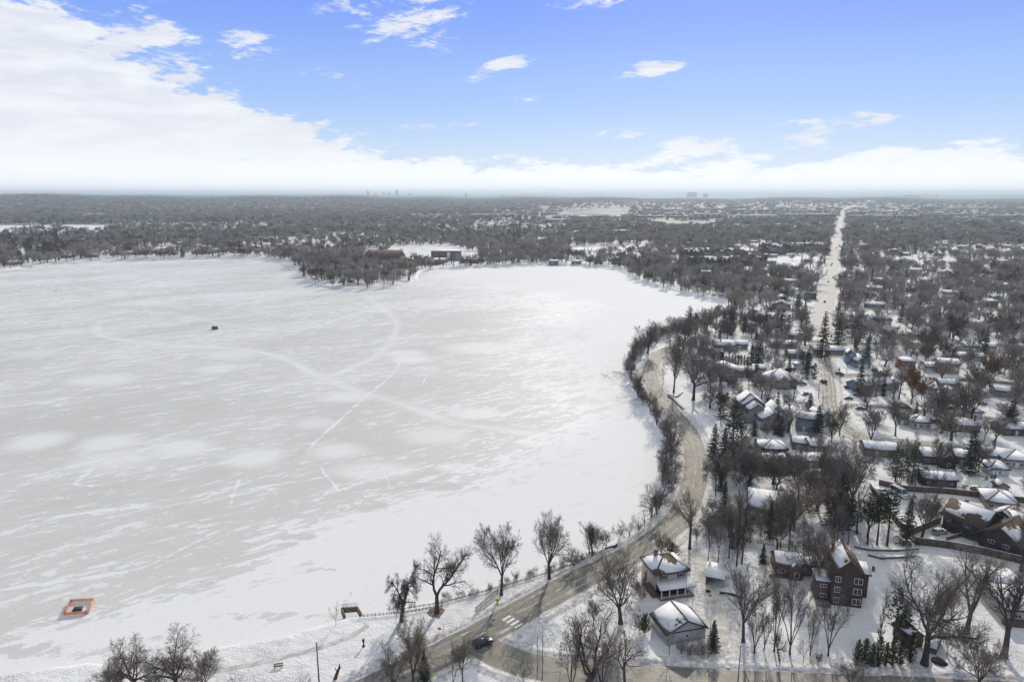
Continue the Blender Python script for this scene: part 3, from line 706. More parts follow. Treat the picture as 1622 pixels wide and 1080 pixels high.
def gen_conifer(kind, seed, lod):
    r = np.random.default_rng(seed)
    par = dict(spruce=(15, 2.9, 24, 9, .04), narrow=(13, 1.7, 24, 7, .04), cedar=(6, 1.0, 16, 8, 0.0), pine=(17, 3.4, 13, 7, .42), white_pine=(15, 4.6, 17, 8, .12), yew=(3.4, 2.3, 9, 10, 0))[kind]
    Ht, W, nw, nb, bare = par
    tr = .22 * Ht / 15
    tp = extend(np.array([[0, 0, -.3]]), np.array([[r.normal(0, .02), r.normal(0, .02), 1.0]]), np.array([Ht * .97 + .3]), 8, .012, 0, r)
    trunk = tubes(tp, np.linspace(tr * 1.2, .02, 9)[None], 6)
    bz, bl = [], []
    for i in range(nw):
        f = (i + r.uniform(-.3, .3)) / nw; f = min(max(f, 0), .985)
        z = Ht * (bare + (1 - bare) * f)
        if kind == 'pine': wl = W * (.55 + .6 * math.sin(math.pi * min(1, f * .9 + .15))) * r.uniform(.5, 1.15) * (1 - .55 * f)
        elif kind == 'white_pine': wl = W * (1 - f ** 1.7) * r.uniform(.65, 1.1) * (.75 + .5 * min(1, f * 3)) * .85 + .2
        elif kind == 'cedar': wl = W * min(1, (1 - f) * 1.7) ** .7 * r.uniform(.85, 1.1)
        elif kind == 'yew': wl = W * math.sqrt(max(0.02, 1 - f * f)) * r.uniform(.8, 1.1)
        else: wl = W * (1 - f) ** .85 * r.uniform(.82, 1.1) + .12
        for j in range(nb):
            bz.append((z + r.normal(0, .12), 2 * math.pi * (j + r.uniform(-.4, .4)) / nb + i * .7, wl * r.uniform(.65, 1.12)))
    bz = np.array(bz); n = len(bz)
    droop = {'spruce': -.42, 'narrow': -.45, 'cedar': .9, 'pine': .12, 'white_pine': .05, 'yew': .6}[kind]
    D = np.stack([np.cos(bz[:, 1]), np.sin(bz[:, 1]), np.full(n, droop) + r.normal(0, .12, n)], 1)
    bp = extend(np.stack([np.zeros(n), np.zeros(n), bz[:, 0]], 1), D, bz[:, 2], 3, .06, .35, r)
    bv, bq = tubes(bp, np.full((n, 4), .03) * np.linspace(1, .3, 4)[None], 3)
    # needle sprays: thin kites along each branch
    per = {0: 26, 1: 13, 2: 6}[lod]; sz = {0: .34, 1: .5, 2: .8}[lod]
    if kind in ('cedar', 'yew'): sz *= .55; per = int(per * .8)
    if kind in ('pine', 'white_pine'): per = int(per * 1.15); sz *= .95
    t = r.uniform(.12 if kind != 'pine' else .35, 1.05, (n, per)); f = np.clip(t * 3, 0, 2.999); i = f.astype(int); fr = (f - i)[..., None]; k = np.arange(n)[:, None]
    c = bp[k, i] * (1 - fr) + bp[k, i + 1] * fr
    T = norm(bp[k, i + 1] - bp[k, i]); wl = bz[:, 2][:, None, None]
    side = norm(np.cross(T, np.array([0, 0, 1.0]))); sgn = r.choice([-1, 1], (n, per, 1))
    sp = norm(T * r.uniform(.2, 1, (n, per, 1)) + side * sgn * r.uniform(.2, 1, (n, per, 1)) + np.array([0, 0, 1]) * r.normal(-.1 if kind in ('spruce', 'narrow') else .15, .35, (n, per, 1)))
    ln = sz * (.45 + .75 * np.minimum(1, wl / 2.0)) * r.uniform(.6, 1.3, (n, per, 1)); wd = norm(np.cross(sp, norm(r.normal(0, .5, sp.shape) + np.array([0, 0, 1.0])))) * ln * .3
    c = c + r.normal(0, .05 * Ht / 15, c.shape)
    v = np.stack([c, c + sp * ln * .5 - wd, c + sp * ln, c + sp * ln * .5 + wd], 2).reshape(-1, 3)
    q = np.arange(len(v)).reshape(-1, 4)
    return [trunk[0], trunk[1]], [np.concatenate([bv, v]), np.concatenate([bq, q + len(bv)])]


PROTO = {}
def proto(kind, var, lod, foliage=None):
    key = (kind, var, lod, foliage)
    if key in PROTO: return PROTO[key]
    con = kind in ('spruce', 'narrow', 'cedar', 'pine', 'white_pine', 'yew')
    seed = 100 + var * 17 + sum(map(ord, kind))
    T, C = (gen_conifer if con else gen_bare)(kind, seed, lod)
    ht = max(C[0][:, 2].max(), T[0][:, 2].max()); wd = np.percentile(np.hypot(C[0][:, 0], C[0][:, 1]), 97) * 2
    to = mk('trunk', T[0], T[1], None, M['bark'], link=False, smooth=True)
    if con: cm = [M['needle_y'] if kind in ('cedar', 'yew') else M['needle']]
    elif foliage == 'reed': cm = [M['reed']]
    elif foliage == 'rust':
        v, q = leafy(C, seed, {0: 3600, 1: 2000, 2: 800}[lod], {0: .10, 1: .2, 2: .36}[lod] * (.35 if KIND[kind]['H'] < 8 else 1)); C = [np.concatenate([C[0], v]), np.concatenate([C[1], q + len(C[0])])]; cm = [M['rust']]
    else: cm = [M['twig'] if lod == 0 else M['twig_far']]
    co = mk('crown', C[0], C[1], None, cm, link=False)
    # sized so that scale 1 is one metre tall
    PROTO[key] = (to.data, co.data, ht, wd)
    return PROTO[key]


def place_tree(name, loc, h, kind, var, lod, label=None, cat='tree', group=None, foliage=None, width=None, rz=None, tilt=(0, 0)):
    td, cd, ht, wd = proto(kind, var, lod, foliage); s = h / ht
    r_ = empty(name, (loc[0], loc[1], loc[2] if len(loc) > 2 else LAND), random.uniform(0, 6.283) if rz is None else rz, label, cat, group)
    sx = s if width is None else min(max(width / wd, s * .55), s * 1.7)
    r_.scale = (sx, sx, s)
    if tilt != (0, 0): r_.rotation_euler = (tilt[0], tilt[1], r_.rotation_euler[2])
    for nm, d in (('trunk', td), ('crown', cd)):
        c = bpy.data.objects.new(nm, d); COL.objects.link(c); c.parent = r_
        if kind in ('shrub', 'brush', 'yew') and nm == 'trunk': c.name = 'stem'
    return r_
# ---------------------------------------------------------------- houses
LM = []          # landmarks: (x, y, short phrase)
OBST = []        # circles kept clear of scattered trees: (x, y, r)
ONEW = {}


def window(parent, face, c, z, w_, h_, X0, X1, Y0, Y1, simple=False):
    """face f (front, y=Y0), l (x=X0), r (x=X1); c is the coordinate along the face"""
    fr, pn = MB(), MB(); t = .10; e = .05
    def put(mb, a0, a1, b0, b1, d0, d1):
        if face == 'f': mb.box(a0, Y0 - d1, b0, a1, Y0 - d0, b1)
        elif face == 'l': mb.box(X0 - d1, a0, b0, X0 - d0, a1, b1)
        else: mb.box(X1 + d0, a0, b0, X1 + d1, a1, b1)
    a0, a1, b0, b1 = c - w_ / 2, c + w_ / 2, z - h_ / 2, z + h_ / 2
    put(fr, a0, a1, b1 - t, b1, -.02, .07); put(fr, a0, a1, b0, b0 + t, -.02, .09)
    put(fr, a0, a0 + t, b0 + t, b1 - t, -.02, .07); put(fr, a1 - t, a1, b0 + t, b1 - t, -.02, .07)
    k = max(1, round(w_ / .85))
    for i in range(1, k): put(fr, a0 + w_ * i / k - .04, a0 + w_ * i / k + .04, b0 + t, b1 - t, -.02, .06)
    f = fr.build('window', M['white'], parent)
    put(pn, a0 + t, a1 - t, b0 + t, b1 - t, -.01, .03); pn.build('pane', M['glass'], f)
    return f


_sh = {}
def shingle(c):
    if c not in _sh: _sh[c] = mat('shingles', tuple(x * .9 for x in c), .9, .35, 2.2, .1)
    return _sh[c]


def block(par, x0, y0, w_, d, h, roof, rh, wm, rm, oh=.5, z0=0.0, wname='wall', rname='roof'):
    x1, y1 = x0 + w_, y0 + d; mb = MB(); zt = z0 + h; b = z0 - .4 if z0 < .1 else z0
    mb.box(x0, y0, b, x1, y1, zt)
    ym, xm = (y0 + y1) / 2, (x0 + x1) / 2
    if roof == 'gable': mb.add([(x0, y0, zt), (x0, y1, zt), (x0, ym, zt + rh), (x1, y0, zt), (x1, y1, zt), (x1, ym, zt + rh)], [], [(0, 2, 1), (3, 4, 5)])
    if roof == 'gfront': mb.add([(x0, y0, zt), (x1, y0, zt), (xm, y0, zt + rh), (x0, y1, zt), (x1, y1, zt), (xm, y1, zt + rh)], [], [(0, 1, 2), (3, 5, 4)])
    if roof == 'shed': mb.add([(x0, y0, zt), (x0, y1, zt), (x0, y1, zt + rh), (x1, y0, zt), (x1, y1, zt), (x1, y1, zt + rh)], [(1, 4, 5, 2)], [(0, 2, 1), (3, 4, 5)])
    W = mb.build(wname, wm, par)
    two = int(isinstance(rm, (list, tuple))); th = .22; rb = MB(); e = oh; k = rh / (d / 2) if roof == 'gable' else (rh / (w_ / 2) if roof == 'gfront' else 0)
    if roof == 'gable':
        ze = zt - k * e
        for s, ye in ((1, y0 - e), (-1, y1 + e)): rb.poly([(x0 - e, ye, ze), (x1 + e, ye, ze), (x1 + e, ym, zt + rh), (x0 - e, ym, zt + rh)][::s], (0, 0, th), m=(s < 0) * two)
    elif roof == 'gfront':
        ze = zt - k * e
        for s, xe in ((1, x0 - e), (-1, x1 + e)): rb.poly([(xe, y1 + e, ze), (xe, y0 - e, ze), (xm, y0 - e, zt + rh), (xm, y1 + e, zt + rh)][::s], (0, 0, th), m=(s < 0) * two)
    elif roof == 'hip':
        a, c_ = x0 - e, x1 + e; f, g = y0 - e, y1 + e; m = min(c_ - a, g - f) / 2
        if c_ - a >= g - f: p, q = (a + m, (f + g) / 2, zt + rh), (c_ - m, (f + g) / 2, zt + rh)
        else: p, q = ((a + c_) / 2, f + m, zt + rh), ((a + c_) / 2, g - m, zt + rh)
        zb = zt - .05
        V = [(a, f, zb), (c_, f, zb), (c_, g, zb), (a, g, zb), (a, f, zb + th), (c_, f, zb + th), (c_, g, zb + th), (a, g, zb + th), p, q]
        if c_ - a >= g - f: Q_, T_ = [(4, 5, 9, 8), (6, 7, 8, 9)], [(5, 6, 9), (7, 4, 8)]
        else: Q_, T_ = [(5, 6, 9, 8), (7, 4, 8, 9)], [(4, 5, 8), (6, 7, 9)]
        rb.add(V, [(0, 3, 2, 1), (0, 1, 5, 4), (1, 2, 6, 5), (2, 3, 7, 6), (3, 0, 4, 7)] + Q_, T_)
    elif roof == 'shed':
        rb.poly([(x0 - e, y0 - e, zt), (x1 + e, y0 - e, zt), (x1 + e, y1 + .1, zt + rh), (x0 - e, y1 + .1, zt + rh)], (0, 0, th))
    else:
        rb.box(x0 - .15, y0 - .15, zt, x1 + .15, y1 + .15, zt + .3)
    if roof == 'flat': ro = rb.build(rname, rm, W if wname != 'wall' else par)
    else:
        key = [k for k, v in _roof.items() if v is (rm[0] if two else rm)][0][0]
        ro = rb.build(rname, shingle(key), W if wname != 'wall' else par)
        sb = MB()
        faces = rb.tops if roof != 'hip' else [([Vector(rb.V[i]) for i in f], 0) for f in Q_ + T_]
        for p, mi_ in faces:
            nn = (p[1] - p[0]).cross(p[2] - p[0]).normalized()
            if nn.z < 0: nn = -nn
            pts = []; n = len(p)
            for i in range(n):
                e1 = (p[i - 1] - p[i]).normalized(); e2 = (p[(i + 1) % n] - p[i]).normalized()
                pts.append(p[i] + (e1 + e2) * (random.uniform(.10, .30) / max(.35, e1.cross(e2).length)) + nn * .02)
            sb.poly(pts, nn * .13, m=mi_)
        if sb.V: sb.build('roof_snow', rm, ro)
    return W, ro


def winrow(par, x0, y0, w_, d, h, z0=0, storeys=1, nf=3, ns=1, ww=1.3, wh=1.25, faces='fr'):
    for s in range(storeys):
        z = z0 + h / storeys * (s + .55)
        if 'f' in faces:
            for i in range(nf): window(par, 'f', x0 + w_ * (i + .5) / nf, z, ww, wh, x0, x0 + w_, y0, y0 + d)
        for f in 'lr':
            if f in faces:
                for i in range(ns): window(par, f, y0 + d * (i + .5) / ns, z, ww * .8, wh, x0, x0 + w_, y0, y0 + d)


def chimney(par, x, y, z, m, w_=.7, h=1.3):
    mb = MB(); mb.box(x - w_ / 2, y - w_ / 2, z - 2.2, x + w_ / 2, y + w_ / 2, z + h); mb.box(x - w_ / 2 - .08, y - w_ / 2 - .08, z + h, x + w_ / 2 + .08, y + w_ / 2 + .08, z + h + .15)
    mb.build('chimney', m, par)


def door(par, x, y0, z0=0, w_=1.0, h=2.1, m=None, nm='door'):
    mb = MB(); mb.box(x - w_ / 2, y0 - .06, z0, x + w_ / 2, y0 + .02, z0 + h)
    if nm == 'garage_door':
        for i in range(1, 4): mb.box(x - w_ / 2 + .05, y0 - .085, z0 + h * i / 4 - .03, x + w_ / 2 - .05, y0 - .062, z0 + h * i / 4 + .03)
    d = mb.build(nm, m or M['white'], par)
    if nm == 'door':
        hb = MB(); hb.box(x + w_ * .32, y0 - .12, z0 + 1.0, x + w_ * .42, y0 - .061, z0 + 1.08); hb.build('handle', M['metal'], d)


def start(nm, label, L, R_, cat='house', short=None, group=None, depth=8):
    a = np.array(P(*L)); b = np.array(P(*R_)); v = b - a; wd = float(np.hypot(*v)); rz = math.atan2(v[1], v[0])
    o = empty(nm, (float(a[0]), float(a[1]), LAND), rz, label, cat, group)
    nrm = np.array([-v[1], v[0]]) / wd; c = (a + b) / 2 + nrm * depth / 2
    k = max(1, int(max(wd, depth) / 7)); 
    for i in range(k + 1):
        q = a + v * (i / k)
        for j in (0.15, .5, .85): OBST.append((*(q + nrm * depth * j), 4.6))
    if short: LM.append((float(c[0]), float(c[1]), short))
    return o, wd


def simple_house(label, short, L, R_, d, h, roof, rh, col, rm, storeys=1, nf=3, kind='siding', faces='fr', ns=1, chim=None, gd=None, nm='house', cat='house', dr=True, ww=1.2, wh=1.15, group=None, wlabel=None):
    o, w_ = start(nm, label, L, R_, cat, short, group, d)
    wm = wallmat('wall_' + kind, col, kind)
    block(o, 0, 0, w_, d, h, roof, rh, wm, rm)
    if nf: winrow(o, 0, 0, w_, d, h, 0, storeys, nf, ns, ww, wh, faces)
    if gd: door(o, w_ * gd[0], 0, .05, gd[1], 2.2, None, 'garage_door')
    if dr and w_ > 5: door(o, w_ * (.36 if nf != 3 else .34), 0, .15)
    if roof != 'flat' and w_ > 6:
        for fx, fy in ((.3, .62), (.68, .30)):
            zz = h + rh * (1 - abs(fy - .5) * 2) if roof == 'gable' else h + rh * .45
            vb = MB(); vb.bar((w_ * fx, d * fy, zz - .4), (w_ * fx, d * fy, zz + .75), .13, n=6); vb.build('vent_pipe', M['metal'], o)
    if chim: chimney(o, w_ * chim[0], d * chim[1], h + rh * .75, M['brickred'] if chim[2:] else M['stone'])
    return o, w_


M['brickred'] = wallmat('red_brick', (.20, .10, .075), 'brick')
BR = (.115, .075, .06); CREAM = (.55, .50, .40); LG = (.42, .42, .40); BLUE = (.22, .28, .36); GR = (.24, .235, .22); DK = (.07, .06, .055); WH = (.66, .66, .64); PINK = (.45, .33, .28); TN = (.36, .30, .24)
RB6, RB8, RB9 = roofmat(BROWN, .35), roofmat(BROWN, .62), roofmat(TAN, .85)
RG6, RG8, RG9 = roofmat(GREY, .35), roofmat(GREY, .65), roofmat(GREY, .86)
RD6, RD8 = roofmat(DARK, .4), roofmat(DARK, .7)
RS = roofmat(GREY, 1.0)

# --- cream two storey house with a front porch
o, w_ = start('two_storey_house', 'cream two-storey house with snow patched brown roof and front porch by the shore road', (1052, 950), (1098, 943), short='the cream house with the front porch', depth=11)
wm = wallmat('cream_siding', (.50, .44, .36))
block(o, -1.2, 2.6, w_ + .8, 8.2, 5.6, 'hip', 2.9, wm, roofmat(BROWN, .5), .6)
for x in (w_ * .12, w_ * .72):
    window(o, 'f', x, 4.6, 1.2, 1.1, 0, w_, 2.6, 9)
    for s in (-1, 1): mb = MB(); mb.box(x + s * .8 - .2, 2.53, 4.05, x + s * .8 + .2, 2.62, 5.15); mb.build('shutter', M['dark'], o)
window(o, 'r', 6.0, 4.6, 1.0, 1.1, 0, w_ - .4, 2.6, 9)
mb = MB(); mb.box(-1.0, 2.3, 0.3, w_ - .6, 2.6, 2.7); mb.build('porch_wall', M['dark'], o)
mb = MB(); mb.poly([(-1.4, -.5, 2.75), (w_ + .5, -.5, 2.75), (w_ + .1, 2.7, 3.7), (-1.2, 2.7, 3.7)], (0, 0, .2)); pr = mb.build('porch_roof', RS, o)
for i in range(5):
    mb = MB(); x = -.8 + (w_ + .6) * i / 4; mb.box(x - .11, -.2, .3, x + .11, .02, 2.75); mb.build('post', M['white'], o)
mb = MB(); mb.box(-1.1, -.3, -.3, w_ + .2, 2.5, .35); mb.build('porch_deck', M['wood'], o)
mb = MB(); mb.box(-1.0, -.22, .85, w_ * .85, -.14, .95); [mb.box(x, -.21, .35, x + .05, -.15, .85) for x in np.arange(-.7, w_ * .85, .35)]; mb.build('railing', M['white'], o)
mb = MB(); mb.box(-2.4, 1.5, -.3, -1.25, 6.5, 1.3); mb.build('brick_stoop', M['brickred'], o)
chimney(o, w_ * .15, 8, 8, M['stone'], .8, 1)
# --- detached garage with gable front
o, w_ = start('garage', 'grey garage with snowy gable roof standing in front of the porch house', (1056, 1022), (1117, 1011), 'garage', 'the grey gabled garage', depth=8)
wm = wallmat('grey_siding', (.47, .46, .42))
W, r_ = block(o, 0, 0, w_, 7.4, 2.9, 'gfront', 2.4, wm, [roofmat(BROWN, .78), roofmat(BROWN, .9)], .55)
mb = MB(); mb.box(-.02, -.05, 2.75, w_ + .02, -.005, 3.0); mb.build('trim_board', M['dark'], o)
window(o, 'f', w_ * .52, 1.6, .8, .9, 0, w_, 0, 8)
# --- open shed beside it
o, w_ = start('shed', 'small shed with a snow covered lean-to roof beside the bright driveway', (1118, 925), (1145, 930), 'shed', 'the small lean-to shed', depth=7)
for x in (0, w_): 
    for y in (0, 6): mb = MB(); mb.box(x - .1, y - .1, 0, x + .1, y + .1, 2.3 + y * .05); mb.build('post', M['woodd'], o)
mb = MB(); mb.box(0, 5.9, 0, w_, 6.0, 2.5); mb.box(-.05, 0, 0, .05, 6, 1.9); mb.build('wall', M['woodd'], o)
mb = MB(); mb.poly([(-.4, -.4, 2.3), (w_ + .4, -.4, 2.3), (w_ + .4, 6.5, 2.75), (-.4, 6.5, 2.75)], (0, 0, .22)); mb.build('roof', RS, o)
# --- tall brick house
o, w_ = start('tall_brick_house', 'tall three-storey dark brick house with white windows and half-bare gable roof', (1315, 957), (1364, 963), short='the tall dark brick house', depth=11)
bw = wallmat('dark_brick', (.085, .062, .052), 'brick')
block(o, 0, 0, w_, 10.5, 8.4, 'gfront', 3.6, bw, [roofmat(BROWN, .80), roofmat(BROWN, .30)], .35)
for s in range(3):
    z = 1.5 + s * 2.75
    window(o, 'f', w_ * .17, z, 1.3, 1.55, 0, w_, 0, 10); window(o, 'f', w_ * .82, z, 1.9, 1.6, 0, w_, 0, 10)
window(o, 'r', 4, 6.9, 1.1, 1.4, 0, w_, 0, 10); window(o, 'r', 8, 6.9, 1.1, 1.4, 0, w_, 0, 10)
block(o, -3.3, 1.2, 3.25, 5.5, 5.2, 'flat', 0, wallmat('brown_siding', (.12, .09, .075)), RS, wname='side_wing', rname='wing_roof')
window(o, 'f', -1.6, 4.2, 1.5, .9, -3, 0, 1.2, 5); window(o, 'f', -1.6, 1.6, 1.5, 1.1, -3, 0, 1.2, 5)
block(o, w_ + .03, 5.0, 2.4, 4.5, 6.2, 'shed', 1.0, bw, RG9, wname='rear_wing', rname='wing_roof')
chimney(o, w_ * .2, 8.5, 11.0, M['brickred'], .7, .9)
chimney(o, w_ * .42, .7, 11.4, M['brickred'], 1.1, .5)
mb = MB(); mb.box(-3.2, -1.6, -.3, -.2, 1.1, .6); mb.build('entry_steps', M['stone'], o)
# --- low brick garage / cottage left of it
o, w_ = start('brick_cottage', 'low red-brown brick cottage with a small cross gable and white windows', (1229, 912), (1272, 916), short='the low brick cottage', depth=8)
cw = wallmat('cottage_brick', (.19, .105, .08), 'brick')
block(o, 0, 0, w_, 7.5, 2.7, 'gable', 2.6, cw, roofmat(BROWN, .88), .35)
block(o, w_ * .48, -1.2, w_ * .44, 1.15, 2.6, 'gfront', 1.9, cw, RB9, .3, wname='gable_wing', rname='gable_roof')
window(o, 'f', w_ * .2, 1.7, 1.6, 1.2, 0, w_, 0, 7); window(o, 'f', w_ * .72, 1.4, 1.1, 1.5, 0, w_, -1.2, 7)
block(o, w_ + .05, 1.5, 4.2, 5.5, 2.5, 'gable', 1.8, cw, RG8, .3, wname='rear_wing', rname='wing_roof'); window(o, 'f', w_ + 1.3, 1.5, 1.0, 1.3, 0, w_, 1.5, 7)
mb = MB(); mb.box(-1.8, -.8, -.3, w_ * .45, -.05, .55); mb.build('planter_wall', M['brickred'], o)
o, w_ = start('brick_outbuilding', 'small dark outbuilding between the brick cottage and the tall brick house', (1296, 905), (1312, 907), 'outbuilding', None, depth=6)
block(o, 0, 0, w_, 6, 2.6, 'gable', 1.5, bw, RB8, .4); window(o, 'f', w_ * .5, 1.5, 1.0, 1.0, 0, w_, 0, 6)
# --- big dark house on the right with intersecting roofs
o, w_ = start('large_dark_house', 'large dark-walled house with wide brown roof half covered in snow', (1491, 838), (1553, 861), short='the large dark brown-roofed house', depth=13)
dm = wallmat('dark_siding', DK)
block(o, 0, 0, w_, 11, 5.2, 'gable', 3.2, dm, [roofmat(BROWN, .52), RS], .8)
window(o, 'f', 1.5, 4.0, 1.4, 1.5, 0, w_, 0, 9); window(o, 'f', 6.5, 4.0, 1.6, 1.2, 0, w_, 0, 9); window(o, 'l', 5, 3.6, 1.4, 1.2, 0, w_, 0, 9)
block(o, w_ * .62, 11.02, 9, 7, 4.6, 'gfront', 2.6, dm, RB6, .6, wname='rear_wing', rname='wing_roof')
block(o, w_ + .05, -1.5, 9.5, 12, 4.4, 'gfront', 3.0, dm, [roofmat(BROWN, .3), roofmat(BROWN, .65)], .7, wname='side_wing', rname='wing_roof')
window(o, 'f', w_ + 3, 2.6, 1.6, 1.1, 0, w_, -1.5, 9); window(o, 'f', w_ + 6.6, 2.6, 1.6, 1.1, 0, w_, -1.5, 9)
chimney(o, w_ * .3, 6.5, 8, M['stone'], .8, .8)
o, w_ = start('dark_annex_house', 'dark house with snowy brown gables at the right edge behind the long fence', (1586, 852), (1632, 866), short='the dark annex house by the right edge', depth=12)
block(o, 0, 0, w_, 11, 4.2, 'gable', 3.0, wallmat('dark_tan_siding', (.16, .125, .10)), roofmat(BROWN, .6), .7)
winrow(o, 0, 0, w_, 11, 4.2, 0, 1, 4, 1, 1.3, 1.2, 'fl'); block(o, 1.5, -3.2, 6, 3.15, 3.4, 'gfront', 2, dm, RB8, .5, wname='front_wing', rname='wing_roof')
o, w_ = start('small_grey_shed', 'small grey utility shed with snowy flat roof below the large dark house', (1573, 872), (1597, 879), 'shed', None, depth=4)
block(o, 0, 0, w_, 4, 2.3, 'shed', .5, wallmat('grey_green_siding', (.26, .25, .21)), RS, .25); door(o, w_ * .5, 0)
o, w_ = start('low_snowy_roof_house', 'house with wide snowy hip roof just behind the large dark house', (1563, 806), (1610, 812), short=None, depth=11)
block(o, 0, 0, w_, 10, 2.6, 'hip', 2.4, wallmat('tan_siding_low', TN), RB9, .7); winrow(o, 0, 0, w_, 10, 2.6, 0, 1, 4, 1)
# --- cream flat roofed building right edge
o, w_ = start('cream_low_building', 'long cream building with wide white snow roof at the right edge', (1588, 985), (1660, 992), 'building', 'the long cream building at the right edge', depth=16)
block(o, 0, 0, w_, 19, 3.3, 'gable', 1.0, wallmat('cream_plaster', (.52, .46, .37)), roofmat(TAN, .93), .5)
window(o, 'f', 3, 1.9, 1.5, 1.0, 0, w_, 0, 9); window(o, 'f', 8, 1.9, 1.5, 1.0, 0, w_, 0, 9); window(o, 'l', 9, 2.0, 1.2, .8, 0, w_, 0, 9)
mb = MB(); mb.box(-.3, -1.6, -.3, w_, -.25, 1.1); mb.build('hedge_planter', M['woodd'], o)
# --- garden shed with chimney by the cedars (dark)
o, w_ = start('dark_garden_shed', 'dark garden shed with snow patched roof behind the big cottonwood', (1437, 1026), (1461, 1024), 'shed', 'the dark garden shed', depth=5)
block(o, 0, 0, w_, 5, 2.5, 'gfront', 1.5, wallmat('dark_shed', (.10, .06, .04)), roofmat(DARK, .45), .4); door(o, w_ * .4, 0, .05)
o, w_ = start('glass_cold_frame', 'low snow covered cold frame beside the dark garden shed', (1464, 1030), (1482, 1037), 'cold frame', None, depth=4)
block(o, 0, 0, w_, 5, 1.0, 'shed', .9, M['wood'], RG9, .2)
# --- red walled house
o, w_ = simple_house('low red-walled house under a broad white snowy roof', 'the low red-walled house', (1184, 821), (1238, 829), 15, 3.6, 'gable', 3.4, (.17, .065, .05), roofmat(GREY, .97), nf=4, kind='brick', faces='fr', ns=2, ww=1.6)
chimney(o, w_ * .62, 5, 5.6, M['metal'], .4, .6); chimney(o, w_ * .98, 12, 5.2, M['brickred'], 1.0, .9)

